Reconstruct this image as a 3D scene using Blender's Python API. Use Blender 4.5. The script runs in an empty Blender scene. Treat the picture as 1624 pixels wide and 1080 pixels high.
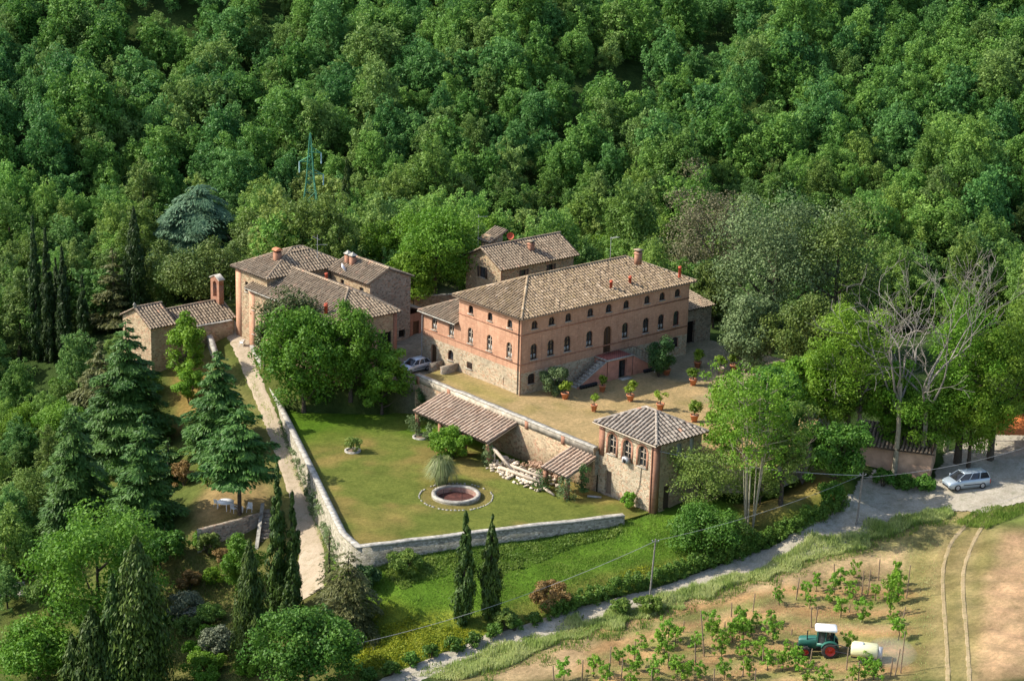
import bpy, math, random
import numpy as np
from mathutils import Matrix, Vector
random.seed(7); rng = np.random.default_rng(7)
SC = bpy.context.scene; COL = SC.collection
# ------------------------------------------------------------------ camera (world axes = the villa's own axes)
CAM = np.array([-142.354, -161.792, 72.96])
FW = np.array([0.62762, 0.71997, -0.29621]); RI = np.array([0.75915, -0.65033, 0.02784]); UP = np.array([0.17259, 0.24233, 0.95472])
FPX = 3362.0
cd = bpy.data.cameras.new('camera'); cam = bpy.data.objects.new('camera', cd); COL.objects.link(cam)
cd.sensor_width = 36.0; cd.lens = 36.0 * FPX / 1624.0; cd.clip_start = 1.0; cd.clip_end = 3000.0
cam.matrix_world = Matrix(((RI[0], UP[0], -FW[0], CAM[0]), (RI[1], UP[1], -FW[1], CAM[1]), (RI[2], UP[2], -FW[2], CAM[2]), (0, 0, 0, 1)))
SC.camera = cam
# ------------------------------------------------------------------ sky, sun, exposure
SUN_TRAVEL = Vector((7.426, -7.004, -8.5)).normalized()
EL = math.asin(-SUN_TRAVEL.z); AZ = math.atan2(-SUN_TRAVEL.x, -SUN_TRAVEL.y)
wd = bpy.data.worlds.new('World'); SC.world = wd; wd.use_nodes = True
wn = wd.node_tree; bg = wn.nodes['Background']
sky = wn.nodes.new('ShaderNodeTexSky'); sky.sky_type = 'NISHITA'; sky.sun_disc = False
sky.sun_elevation = EL; sky.sun_rotation = AZ; sky.air_density = 1.0; sky.dust_density = 1.5
wn.links.new(sky.outputs[0], bg.inputs[0]); bg.inputs[1].default_value = 0.15
sl = bpy.data.lights.new('sun', 'SUN'); sl.energy = 4.3; sl.angle = math.radians(0.5); sl.color = (1.0, 0.94, 0.83)
so = bpy.data.objects.new('sun', sl); COL.objects.link(so)
so.rotation_euler = SUN_TRAVEL.to_track_quat('-Z', 'Y').to_euler(); so.location = (-100, 100, 150)
SC.view_settings.view_transform = 'Standard'; SC.view_settings.look = 'None'
SC.view_settings.exposure = 0.68; SC.view_settings.gamma = 1.0
SC.render.engine = 'CYCLES'
SC.cycles.max_bounces = 5; SC.cycles.diffuse_bounces = 2; SC.cycles.glossy_bounces = 2; SC.cycles.transmission_bounces = 2
SC.cycles.use_denoising = True

# ------------------------------------------------------------------ projection helpers (measurements in the 1624x1080 photo)
def ray(x, y):
    d = FPX * FW + (x - 812) * RI - (y - 540) * UP
    return d / np.linalg.norm(d)
def atz(x, y, z):
    d = ray(x, y); return CAM + d * ((z - CAM[2]) / d[2])
def pix(p):
    d = np.asarray(p, float) - CAM; w = d @ FW
    return 812 + FPX * (d @ RI) / w, 540 - FPX * (d @ UP) / w, w
def inpoly(x, y, poly):
    r = False; n = len(poly); j = n - 1
    for i in range(n):
        xi, yi = poly[i][0], poly[i][1]; xj, yj = poly[j][0], poly[j][1]
        if (yi > y) != (yj > y) and x < (xj - xi) * (y - yi) / (yj - yi) + xi: r = not r
        j = i
    return r
def inpoly_np(X, Y, poly):
    R = np.zeros(X.shape, bool); n = len(poly); j = n - 1
    for i in range(n):
        xi, yi = poly[i][0], poly[i][1]; xj, yj = poly[j][0], poly[j][1]
        if yi != yj:
            c = ((yi > Y) != (yj > Y)) & (X < (xj - xi) * (Y - yi) / (yj - yi) + xi)
            R ^= c
        j = i
    return R

# ------------------------------------------------------------------ materials
def NT(name):
    m = bpy.data.materials.new(name); m.use_nodes = True
    t = m.node_tree; return m, t, t.nodes['Principled BSDF']
def nd(t, typ, **kw):
    n = t.nodes.new(typ)
    for k, v in kw.items():
        if k.startswith('i_'):
            n.inputs[int(k[2:]) if k[2:].isdigit() else k[2:].replace('_', ' ')].default_value = v
        else: setattr(n, k, v)
    return n
def rgb(c): return (c[0], c[1], c[2], 1.0)
def mix(t, fac, a, b, mode='MIX'):
    n = t.nodes.new('ShaderNodeMix'); n.data_type = 'RGBA'; n.blend_type = mode
    for s, v in ((n.inputs[0], fac), (n.inputs[6], a), (n.inputs[7], b)):
        if hasattr(v, 'is_linked') or hasattr(v, 'links'): t.links.new(v, s)
        elif isinstance(v, (int, float)): s.default_value = v
        else: s.default_value = rgb(v)
    return n.outputs[2]
def noise(t, scale, detail=4, rough=.6, vec=None):
    n = nd(t, 'ShaderNodeTexNoise'); n.inputs['Scale'].default_value = scale; n.inputs['Detail'].default_value = detail; n.inputs['Roughness'].default_value = rough
    if vec is None: vec = coord(t)
    t.links.new(vec, n.inputs['Vector']); return n.outputs[0]
def coord(t):
    g = t.nodes.get('Geo') or nd(t, 'ShaderNodeNewGeometry'); g.name = 'Geo'
    return g.outputs['Position']
def ocoord(t):
    g = t.nodes.get('TC') or nd(t, 'ShaderNodeTexCoord'); g.name = 'TC'
    return g.outputs['Object']
def ramp(t, v, a, b):
    n = nd(t, 'ShaderNodeMapRange'); n.inputs[1].default_value = a; n.inputs[2].default_value = b
    t.links.new(v, n.inputs[0]); return n.outputs[0]
def attr(t, name):
    n = nd(t, 'ShaderNodeAttribute'); n.attribute_name = name; return n
def bump(t, b, h, strength=.4, dist=.05):
    n = nd(t, 'ShaderNodeBump'); n.inputs['Strength'].default_value = strength; n.inputs['Distance'].default_value = dist
    t.links.new(h, n.inputs['Height']); t.links.new(n.outputs[0], b.inputs['Normal'])
def plain(name, c, rough=.7, var=.25, scale=3.0, metal=0.0, spec=.3):
    m, t, b = NT(name)
    c2 = [x * (1 - var) for x in c]; c3 = [min(1, x * (1 + var)) for x in c]
    t.links.new(mix(t, ramp(t, noise(t, scale), .3, .7), c2, c3), b.inputs['Base Color'])
    b.inputs['Roughness'].default_value = rough; b.inputs['Metallic'].default_value = metal
    b.inputs['Specular IOR Level'].default_value = spec
    return m
def wallvec(t):
    # (x+y, z) so that courses run level on every axis-aligned wall
    s = nd(t, 'ShaderNodeSeparateXYZ'); t.links.new(coord(t), s.inputs[0])
    a = nd(t, 'ShaderNodeMath', operation='ADD'); t.links.new(s.outputs[0], a.inputs[0]); t.links.new(s.outputs[1], a.inputs[1])
    c = nd(t, 'ShaderNodeCombineXYZ'); t.links.new(a.outputs[0], c.inputs[0]); t.links.new(s.outputs[2], c.inputs[1])
    return c.outputs[0], s.outputs[2]
def brick_mat(name, c1, c2, mortar, stain=.5):
    m, t, b = NT(name); v, z = wallvec(t)
    k = nd(t, 'ShaderNodeTexBrick'); t.links.new(v, k.inputs['Vector'])
    k.inputs['Color1'].default_value = rgb(c1); k.inputs['Color2'].default_value = rgb(c2); k.inputs['Mortar'].default_value = rgb(mortar)
    k.inputs['Scale'].default_value = 1.0; k.inputs['Mortar Size'].default_value = .012; k.inputs['Brick Width'].default_value = .32; k.inputs['Row Height'].default_value = .105
    big = ramp(t, noise(t, .55, 5, .65), .35, .7)
    col = mix(t, big, k.outputs[0], [x * .55 for x in c1])
    t.links.new(mix(t, stain, k.outputs[0], col), b.inputs['Base Color'])
    sc = nd(t, 'ShaderNodeMapping'); sc.inputs['Scale'].default_value = (2.2, 2.2, .25); t.links.new(coord(t), sc.inputs['Vector'])
    st = ramp(t, noise(t, 1.3, 4, .6, sc.outputs[0]), .52, .72)
    q = b.inputs['Base Color'].links[0].from_socket
    lt = ramp(t, noise(t, 3.0, 4, .6), .55, .8)
    q = mix(t, lt, q, [min(1, x * 1.25 + .03) for x in c2])
    fac = nd(t, 'ShaderNodeMath', operation='MULTIPLY'); t.links.new(st, fac.inputs[0]); fac.inputs[1].default_value = .55
    t.links.new(mix(t, fac.outputs[0], q, [c1[0] * .5, c1[1] * .55, c1[2] * .6]), b.inputs['Base Color'])
    b.inputs['Roughness'].default_value = .9; b.inputs['Specular IOR Level'].default_value = .1
    bump(t, b, k.outputs['Fac'], -.3, .02)
    return m
def stone_mat(name, cols, mortar, size=4.2, gap=.05):
    m, t, b = NT(name)
    mp = nd(t, 'ShaderNodeMapping'); mp.inputs['Scale'].default_value = (1, 1, 1.7); t.links.new(coord(t), mp.inputs['Vector'])
    v = nd(t, 'ShaderNodeTexVoronoi'); v.inputs['Scale'].default_value = size; t.links.new(mp.outputs[0], v.inputs['Vector'])
    e = nd(t, 'ShaderNodeTexVoronoi', feature='DISTANCE_TO_EDGE'); e.inputs['Scale'].default_value = size; t.links.new(mp.outputs[0], e.inputs['Vector'])
    s = nd(t, 'ShaderNodeSeparateXYZ'); t.links.new(v.outputs['Color'], s.inputs[0])
    c = mix(t, s.outputs[0], cols[0], cols[1]); c = mix(t, ramp(t, s.outputs[1], .6, .9), c, cols[2])
    c = mix(t, ramp(t, s.outputs[2], .8, .85), c, [x * .6 for x in cols[0]])
    c = mix(t, ramp(t, e.outputs['Distance'], 0, gap), mortar, c)
    c = mix(t, ramp(t, noise(t, .6, 5), .45, .8), c, [x * .6 for x in cols[1]])
    t.links.new(c, b.inputs['Base Color']); b.inputs['Roughness'].default_value = .95; b.inputs['Specular IOR Level'].default_value = .1
    bump(t, b, ramp(t, e.outputs['Distance'], 0, gap * 2), .7, .06)
    return m
def tile_mat(name, dark, light, odd, lichen, lich=.5, white=.5):
    m, t, b = NT(name); a = attr(t, 'tint').outputs['Fac']
    c = mix(t, ramp(t, a, .0, .75), dark, light); c = mix(t, ramp(t, a, .82, .92), c, odd)
    c = mix(t, ramp(t, noise(t, .5, 5, .7), .45, .62), c, [x * .72 for x in light])
    f = nd(t, 'ShaderNodeMath', operation='MULTIPLY'); t.links.new(ramp(t, noise(t, 1.6, 6, .75), .5, .68), f.inputs[0]); f.inputs[1].default_value = lich
    c = mix(t, f.outputs[0], c, lichen)
    f2 = nd(t, 'ShaderNodeMath', operation='MULTIPLY'); t.links.new(ramp(t, noise(t, 5.0, 4, .8), .56, .66), f2.inputs[0]); f2.inputs[1].default_value = white
    c = mix(t, f2.outputs[0], c, (.46, .42, .34))
    t.links.new(c, b.inputs['Base Color']); b.inputs['Roughness'].default_value = .9; b.inputs['Specular IOR Level'].default_value = .15
    return m
def leaf_mat(name, c0, c1, trans=.3, hue=.25):
    m, t, b = NT(name); a = attr(t, 'tint').outputs['Fac']
    oi = nd(t, 'ShaderNodeObjectInfo')
    c = mix(t, a, c0, c1)
    hs = nd(t, 'ShaderNodeHueSaturation'); t.links.new(c, hs.inputs['Color'])
    mr = nd(t, 'ShaderNodeMapRange'); mr.inputs[3].default_value = .5 - hue * .085; mr.inputs[4].default_value = .5 + hue * .035; t.links.new(oi.outputs['Random'], mr.inputs[0]); t.links.new(mr.outputs[0], hs.inputs['Hue'])
    wn_ = nd(t, 'ShaderNodeTexWhiteNoise', noise_dimensions='1D'); t.links.new(oi.outputs['Random'], wn_.inputs['W'])
    mv = nd(t, 'ShaderNodeMapRange'); mv.inputs[3].default_value = 1 - hue; mv.inputs[4].default_value = 1 + hue * 1.1; t.links.new(wn_.outputs['Value'], mv.inputs[0]); t.links.new(mv.outputs[0], hs.inputs['Value'])
    t.links.new(hs.outputs[0], b.inputs['Base Color']); b.inputs['Roughness'].default_value = .55; b.inputs['Specular IOR Level'].default_value = .25
    tr = nd(t, 'ShaderNodeBsdfTranslucent'); t.links.new(hs.outputs[0], tr.inputs['Color'])
    ms = nd(t, 'ShaderNodeMixShader'); ms.inputs[0].default_value = trans
    t.links.new(b.outputs[0], ms.inputs[1]); t.links.new(tr.outputs[0], ms.inputs[2])
    t.links.new(ms.outputs[0], t.nodes['Material Output'].inputs['Surface'])
    return m
def ground_mat(name):
    m, t, b = NT(name); a = attr(t, 'cover').outputs['Color']
    n1 = ramp(t, noise(t, .35, 5, .65), .3, .7); n2 = ramp(t, noise(t, 2.6, 5, .75), .3, .7); n3 = noise(t, 11, 4, .8)
    c = mix(t, n1, mix(t, 1.0, a, (.74, .78, .70), 'MULTIPLY'), mix(t, 1.0, a, (1.22, 1.16, 1.10), 'MULTIPLY'))
    c = mix(t, n2, mix(t, 1.0, c, (.66, .68, .62), 'MULTIPLY'), mix(t, 1.0, c, (1.3, 1.24, 1.2), 'MULTIPLY'))
    c = mix(t, ramp(t, n3, .35, .65), mix(t, 1.0, c, (.72, .72, .68), 'MULTIPLY'), c)
    t.links.new(c, b.inputs['Base Color']); b.inputs['Roughness'].default_value = 1.0; b.inputs['Specular IOR Level'].default_value = .05
    bump(t, b, n3, .9, .18)
    return m
def speckle(name, stops, scales=(.25, 1.2, 9.0), bumpd=.06, spec=.05):
    # three colours blended by three scales of noise
    m, t, b = NT(name)
    c = mix(t, ramp(t, noise(t, scales[0], 5, .65), .38, .62), stops[0], stops[1])
    c = mix(t, ramp(t, noise(t, scales[1], 5, .7), .5, .68), c, stops[2])
    n3 = noise(t, scales[2], 4, .8)
    c = mix(t, ramp(t, n3, .3, .62), mix(t, 1.0, c, (.62, .62, .58), 'MULTIPLY'), c)
    t.links.new(c, b.inputs['Base Color']); b.inputs['Roughness'].default_value = 1.0; b.inputs['Specular IOR Level'].default_value = spec
    bump(t, b, n3, .8, bumpd)
    return m
M = {}
M['brick'] = brick_mat('villa_brick', (.49, .235, .138), (.58, .315, .192), (.54, .385, .275))
M['brick_red'] = brick_mat('red_brick', (.31, .135, .080), (.39, .185, .115), (.37, .26, .19))
M['stone'] = stone_mat('villa_stone', [(.52, .42, .28), (.62, .52, .37), (.50, .30, .19)], (.50, .43, .32))
M['stone_tan'] = stone_mat('tan_stone', [(.44, .33, .20), (.55, .43, .28), (.42, .24, .15)], (.40, .32, .22), 4.0)
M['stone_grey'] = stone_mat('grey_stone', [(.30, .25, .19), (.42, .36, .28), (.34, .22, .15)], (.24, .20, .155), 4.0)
M['garden_stone'] = stone_mat('garden_wall_stone', [(.36, .32, .24), (.50, .45, .35), (.30, .28, .19)], (.24, .22, .15), 3.5)
M['coping'] = plain('pale_coping', (.36, .335, .285), .9, .5, 2.2)
M['tile'] = tile_mat('villa_tiles', (.20, .140, .088), (.41, .300, .190), (.50, .38, .26), (.33, .24, .09), .5, .55)
M['tile_grey'] = tile_mat('farm_tiles', (.19, .140, .095), (.38, .29, .200), (.44, .27, .18), (.27, .24, .17), .35, .45)
M['tile_tower'] = tile_mat('tower_tiles', (.22, .18, .145), (.42, .355, .29), (.47, .26, .17), (.26, .24, .20), .5, .6)
M['tile_shed'] = tile_mat('shed_tiles', (.42, .28, .195), (.60, .45, .33), (.64, .50, .38), (.42, .32, .22), .25, .2)
M['deck'] = plain('tile_pans', (.085, .062, .045), .95, .4, 3)
M['terracotta'] = plain('terracotta', (.52, .20, .10), .8, .25, 4)
M['flue'] = plain('flue_red', (.46, .09, .045), .7, .2, 4)
M['glass'] = plain('window_glass', (.035, .038, .042), .10, .9, .45, 0, .8)
M['glass_lit'] = plain('window_panes_pale', (.34, .34, .32), .3, .4, 2.0, 0, .5)
M['wood_dark'] = plain('dark_wood', (.075, .050, .036), .7, .3, 6)
M['wood_red'] = plain('red_wood', (.16, .05, .03), .7, .3, 6)
M['wood_door'] = plain('door_wood', (.085, .045, .022), .7, .35, 6)
M['timber'] = plain('bleached_timber', (.46, .38, .29), .85, .3, 5)
M['timber_old'] = plain('old_timber', (.20, .145, .10), .85, .3, 5)
M['iron'] = plain('iron', (.03, .03, .032), .6, .2, 5, .4)
M['copper'] = plain('copper_pipe', (.30, .16, .11), .55, .3, 3, .3)
M['zinc'] = plain('zinc', (.42, .42, .42), .5, .25, 3, .4)
M['dark'] = plain('dark_interior', (.008, .007, .006), 1, .2, 2)  # near-black, the shade inside openings given as a colour
M['white_plastic'] = plain('white_plastic', (.80, .80, .80), .5, .05, 3)
M['landing_red'] = plain('landing_tiles', (.36, .115, .085), .8, .25, 5)
M['plaster_pink'] = plain('pink_plaster', (.50, .235, .165), .9, .25, 1.2)
M['plaster_tan'] = plain('tan_plaster', (.52, .33, .22), .9, .3, .9)
M['step'] = plain('stone_steps', (.40, .37, .31), .9, .35, 3)
M['bark'] = plain('bark', (.075, .058, .042), .95, .4, 5)
M['bark_pale'] = plain('bark_pale', (.30, .27, .19), .95, .35, 4)
M['deadwood'] = plain('dead_wood', (.235, .21, .18), .9, .35, 5)
M['twig'] = plain('grey_twigs', (.26, .21, .17), .95, .3, 6)
M['pole'] = plain('pole_wood', (.20, .185, .165), .9, .3, 5)
M['stake'] = plain('stake_wood', (.24, .17, .11), .9, .35, 4)
M['cable'] = plain('cable', (.33, .33, .33), .6, .1, 3)
M['rubble'] = plain('pale_rubble', (.58, .48, .36), .95, .45, 2.5)
M['log'] = plain('cut_logs', (.46, .30, .20), .95, .45, 3)
M['pylon'] = plain('pylon_green', (.10, .31, .19), .6, .15, 2, .2)
M['insulator'] = plain('insulator', (.45, .62, .62), .3, .1, 2)
M['lawn'] = speckle('lawn', [(.115, .185, .024), (.185, .205, .045), (.250, .190, .075)], (.13, .6, 5.0), .12)
M['sand'] = speckle('dry_terrace', [(.50, .35, .175), (.56, .41, .235), (.36, .29, .12)], (.16, .8, 6.0), .06)
M['road'] = speckle('gravel_road', [(.40, .35, .275), (.52, .465, .38), (.30, .28, .20)], (.3, 1.1, 6.0), .04)
M['drive'] = speckle('earth_drive', [(.42, .335, .24), (.48, .39, .29), (.32, .265, .17)], (.3, 1.3, 9.0), .04)
M['ground'] = ground_mat('ground_cover')
M['poolbed'] = plain('basin_brick', (.085, .03, .022), .9, .45, 3)
M['basin_in'] = brick_mat('basin_wall', (.36, .19, .14), (.44, .26, .20), (.38, .30, .25))
L_ = {}
def leaf(k, c0, c1, tr=.3, hue=.25): L_[k] = leaf_mat('leaf_' + k, c0, c1, tr, hue)
leaf('forest', (.075, .180, .030), (.235, .385, .072), .40, .28)
leaf('forest_dark', (.052, .150, .034), (.160, .310, .074), .38, .25)
leaf('forest_olive', (.095, .175, .034), (.260, .365, .090), .38, .30)
leaf('lush', (.070, .185, .014), (.155, .300, .030), .34, .12)
leaf('bright', (.105, .235, .016), (.185, .330, .030), .36, .15)
leaf('robinia', (.095, .220, .014), (.190, .330, .030), .36, .2)
leaf('magnolia', (.045, .085, .022), (.125, .150, .050), .2, .1)
leaf('oak_grey', (.085, .140, .048), (.190, .260, .100), .2, .06)
leaf('oak_olive', (.050, .098, .014), (.150, .205, .040), .2, .08)
leaf('oak_brown', (.100, .105, .042), (.175, .155, .085), .2, .06)
leaf('dense', (.045, .140, .014), (.115, .250, .032), .28, .1)
leaf('cypress', (.028, .062, .010), (.095, .155, .024), .12, .2)
leaf('cypress_dark', (.018, .044, .010), (.052, .092, .020), .12, .2)
leaf('fir', (.024, .088, .014), (.095, .205, .036), .15, .2)
leaf('bluecedar', (.070, .150, .075), (.150, .250, .135), .15, .05)
leaf('yew', (.070, .085, .024), (.150, .155, .050), .2, .1)
leaf('olive', (.13, .155, .090), (.22, .245, .150), .2, .1)
leaf('hedge', (.045, .120, .014), (.115, .215, .030), .25, .15)
leaf('vine', (.10, .24, .016), (.22, .40, .040), .38, .15)
leaf('citrus', (.115, .210, .016), (.230, .330, .036), .32, .2)
leaf('ivy', (.030, .085, .022), (.075, .150, .036), .2, .1)
leaf('ivy_pale', (.085, .150, .050), (.20, .26, .11), .25, .1)
leaf('pampas', (.16, .22, .07), (.33, .36, .17), .3, .1)
leaf('verge', (.30, .40, .10), (.60, .62, .28), .45, .1)
leaf('grass', (.105, .200, .026), (.225, .310, .058), .4, .1)
leaf('broom', (.20, .26, .018), (.36, .38, .024), .3, .1)
leaf('rust', (.22, .13, .04), (.30, .21, .07), .25, .1)
leaf('sparse', (.10, .185, .030), (.19, .27, .055), .34, .15)

# ------------------------------------------------------------------ mesh helpers
class G:
    """collects faces; build() links them as ONE mesh object"""
    def __init__(s): s.V = []; s.n = 0; s.L = []; s.S = []; s.M = []; s.T = []
    def add(s, V, F, mat=0, tint=.5):
        V = np.asarray(V, float).reshape(-1, 3); F = np.asarray(F, int)
        s.V.append(V); s.L.append((F + s.n).ravel()); k = F.shape[0]
        s.S.append(np.full(k, F.shape[1])); s.M.append(np.full(k, mat)); s.T.append(np.broadcast_to(np.asarray(tint, float), (k,)))
        s.n += len(V); return s
    def box(s, x0, x1, y0, y1, z0, z1, mat=0, tint=.5):
        V = [(x0, y0, z0), (x1, y0, z0), (x1, y1, z0), (x0, y1, z0), (x0, y0, z1), (x1, y0, z1), (x1, y1, z1), (x0, y1, z1)]
        return s.add(V, [(3, 2, 1, 0), (4, 5, 6, 7), (0, 1, 5, 4), (1, 2, 6, 5), (2, 3, 7, 6), (3, 0, 4, 7)], mat, tint)
    def obox(s, c, ax, ay, az, mat=0, tint=.5):
        c = np.asarray(c, float); ax = np.asarray(ax, float); ay = np.asarray(ay, float); az = np.asarray(az, float)
        V = [c - ax - ay - az, c + ax - ay - az, c + ax + ay - az, c - ax + ay - az, c - ax - ay + az, c + ax - ay + az, c + ax + ay + az, c - ax + ay + az]
        return s.add(V, [(3, 2, 1, 0), (4, 5, 6, 7), (0, 1, 5, 4), (1, 2, 6, 5), (2, 3, 7, 6), (3, 0, 4, 7)], mat, tint)
    def quad(s, a, b, c, d, mat=0, tint=.5): return s.add([a, b, c, d], [(0, 1, 2, 3)], mat, tint)
    def poly(s, P, mat=0, tint=.5): return s.add(P, [tuple(range(len(P)))], mat, tint)
    def prism(s, P, h, mat=0, tint=.5):
        """P: planar polygon (list of 3D), extruded by vector h"""
        P = np.asarray(P, float); h = np.asarray(h, float); k = len(P)
        s.add(P, [tuple(range(k))[::-1]], mat, tint); s.add(P + h, [tuple(range(k))], mat, tint)
        s.add(np.vstack([P, P + h]), [(i, (i + 1) % k, k + (i + 1) % k, k + i) for i in range(k)], mat, tint); return s
    def tube(s, pts, rad, sides=6, mat=0, tint=.5, cap=True):
        pts = np.asarray(pts, float); n = len(pts); rad = np.broadcast_to(np.asarray(rad, float), (n,))
        V = []
        for i in range(n):
            d = pts[min(i + 1, n - 1)] - pts[max(i - 1, 0)]; d = d / (np.linalg.norm(d) + 1e-9)
            a = np.cross(d, (0, 0, 1.0) if abs(d[2]) < .9 else (1.0, 0, 0)); a /= np.linalg.norm(a); b = np.cross(d, a)
            for k in range(sides):
                t = 2 * math.pi * k / sides; V.append(pts[i] + rad[i] * (a * math.cos(t) + b * math.sin(t)))
        F = [(i * sides + k, i * sides + (k + 1) % sides, (i + 1) * sides + (k + 1) % sides, (i + 1) * sides + k) for i in range(n - 1) for k in range(sides)]
        s.add(V, F, mat, tint)
        if cap:
            s.add(V[:sides], [tuple(range(sides))], mat, tint); s.add(V[-sides:], [tuple(range(sides))[::-1]], mat, tint)
        return s
    def lathe(s, c, prof, sides=16, mat=0, tint=.5, axis='z'):
        V = []; n = len(prof)
        for r, z in prof:
            for k in range(sides):
                t = 2 * math.pi * k / sides; p = (r * math.cos(t), r * math.sin(t), z)
                if axis == 'y': p = (p[0], p[2], p[1])
                if axis == 'x': p = (p[2], p[0], p[1])
                V.append((c[0] + p[0], c[1] + p[1], c[2] + p[2]))
        F = [(i * sides + k, i * sides + (k + 1) % sides, (i + 1) * sides + (k + 1) % sides, (i + 1) * sides + k) for i in range(n - 1) for k in range(sides)]
        return s.add(V, F, mat, tint)
    def build(s, name, mats, parent=None, smooth=False, loc=None):
        me = bpy.data.meshes.new(name)
        V = np.vstack(s.V); Lp = np.concatenate(s.L).astype(np.int32); S = np.concatenate(s.S).astype(np.int32)
        if loc is not None: V = V - np.asarray(loc, float)
        me.vertices.add(len(V)); me.vertices.foreach_set('co', V.astype(np.float32).ravel())
        me.loops.add(len(Lp)); me.loops.foreach_set('vertex_index', Lp)
        me.polygons.add(len(S)); st = np.concatenate([[0], np.cumsum(S)[:-1]]).astype(np.int32)
        me.polygons.foreach_set('loop_start', st); me.polygons.foreach_set('loop_total', S)
        me.polygons.foreach_set('material_index', np.concatenate(s.M).astype(np.int32))
        a = me.attributes.new('tint', 'FLOAT', 'FACE'); a.data.foreach_set('value', np.concatenate(s.T).astype(np.float32))
        if smooth: me.polygons.foreach_set('use_smooth', np.ones(len(S), bool))
        if not isinstance(mats, (list, tuple)): mats = [mats]
        for m in mats: me.materials.append(m)
        me.update(calc_edges=True); me.validate()
        o = bpy.data.objects.new(name, me); COL.objects.link(o)
        if parent is not None: o.parent = parent
        if loc is not None: o.location = loc
        return o
def tag(o, label=None, cat=None, group=None, kind=None):
    if label: o['label'] = label
    if cat: o['category'] = cat
    if group: o['group'] = group
    if kind: o['kind'] = kind
    return o
def thing(name, label, cat, loc=(0, 0, 0), group=None, rz=0.0):
    o = bpy.data.objects.new(name, None); COL.objects.link(o); o.location = loc; o.rotation_euler = (0, 0, rz); o.empty_display_size = .3
    return tag(o, label, cat, group)
def copy_tree(o, parent=None):
    c = o.copy(); COL.objects.link(c); c.parent = parent
    for ch in list(o.children): copy_tree(ch, c)
    return c
"""A building thing sits at its base point; its meshes are written in world coordinates and shifted there."""
class Bld:
    def __init__(s, name, label, cat, base, group=None):
        s.b = np.asarray(base, float); s.o = thing(name, label, cat, tuple(base), group)
    def part(s, g, name, mats, parent=None, smooth=False):
        o = g.build(name, mats, None, smooth)
        p = parent or s.o
        me = o.data; me.transform(Matrix.Translation(-Vector(s.b)))
        o.parent = p; return o
"""facade with real openings.  op = dict(x0,x1,z0,z1,rise)"""
def op(xc, w, z0, z1, rise=0.0): return dict(x0=xc - w / 2, x1=xc + w / 2, z0=z0, z1=z1, rise=rise)
def arch_z(o, x):
    if o['rise'] <= 0: return o['z1']
    hw = (o['x1'] - o['x0']) / 2; xc = (o['x0'] + o['x1']) / 2
    return o['z1'] - o['rise'] + o['rise'] * math.sqrt(max(0, 1 - ((x - xc) / hw) ** 2))
def facade(g, orig, ex, en, L, z0, z1, ops=(), split=None, mlo=0, mhi=1, d=.24, gable=None):
    orig = np.asarray(orig, float); ex = np.asarray(ex, float); en = np.asarray(en, float)
    def top(x):
        if gable is None: return z1
        xa, za = gable
        return z1 + (za - z1) * (x / xa if x <= xa else (L - x) / (L - xa))
    xs = {0.0, float(L)}
    if gable: xs.add(float(gable[0]))
    for o in ops:
        n = 8 if o['rise'] > 0 else 1
        for i in range(n + 1): xs.add(round(o['x0'] + (o['x1'] - o['x0']) * i / n, 5))
    xs = sorted(xs)
    P = lambda x, z, k=0.0: orig + ex * x + np.array([0, 0, z]) - en * k
    def strip(xa, xb, a0, b0, a1, b1):
        if split is not None and max(a0, b0) < split - 1e-6 and min(a1, b1) > split + 1e-6:
            g.quad(P(xa, a0), P(xb, b0), P(xb, split), P(xa, split), mlo); g.quad(P(xa, split), P(xb, split), P(xb, b1), P(xa, a1), mhi)
        else:
            m = mhi if split is None or (a0 + a1) / 2 > split else mlo
            g.quad(P(xa, a0), P(xb, b0), P(xb, b1), P(xa, a1), m)
    for xa, xb in zip(xs[:-1], xs[1:]):
        xm = (xa + xb) / 2
        cov = sorted([o for o in ops if o['x0'] < xm < o['x1']], key=lambda o: o['z0'])
        za = zb = z0
        for o in cov:
            strip(xa, xb, za, zb, o['z0'], o['z0']) if o['z0'] > z0 + 1e-6 else None
            ta, tb = arch_z(o, xa), arch_z(o, xb)
            g.quad(P(xa, ta), P(xb, tb), P(xb, tb, d), P(xa, ta, d), mhi)
            g.quad(P(xa, o['z0'], d), P(xb, o['z0'], d), P(xb, o['z0']), P(xa, o['z0']), mhi)
            za, zb = ta, tb
        strip(xa, xb, za, zb, top(xa), top(xb))
    for o in ops:
        sp = o['z1'] - o['rise']
        for x in (o['x0'], o['x1']): g.quad(P(x, o['z0']), P(x, sp), P(x, sp, d), P(x, o['z0'], d), mhi)
def opening_fill(g, orig, ex, en, o, depth, mat=0, tint=.5):
    orig = np.asarray(orig, float); ex = np.asarray(ex, float); en = np.asarray(en, float)
    P = lambda x, z: orig + ex * x + np.array([0, 0, z]) - en * depth
    n = 8 if o['rise'] > 0 else 1
    pts = [P(o['x0'], o['z0']), P(o['x1'], o['z0'])] + [P(x, arch_z(o, x)) for x in np.linspace(o['x1'], o['x0'], n + 1)]
    g.poly(pts, mat, tint)
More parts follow.
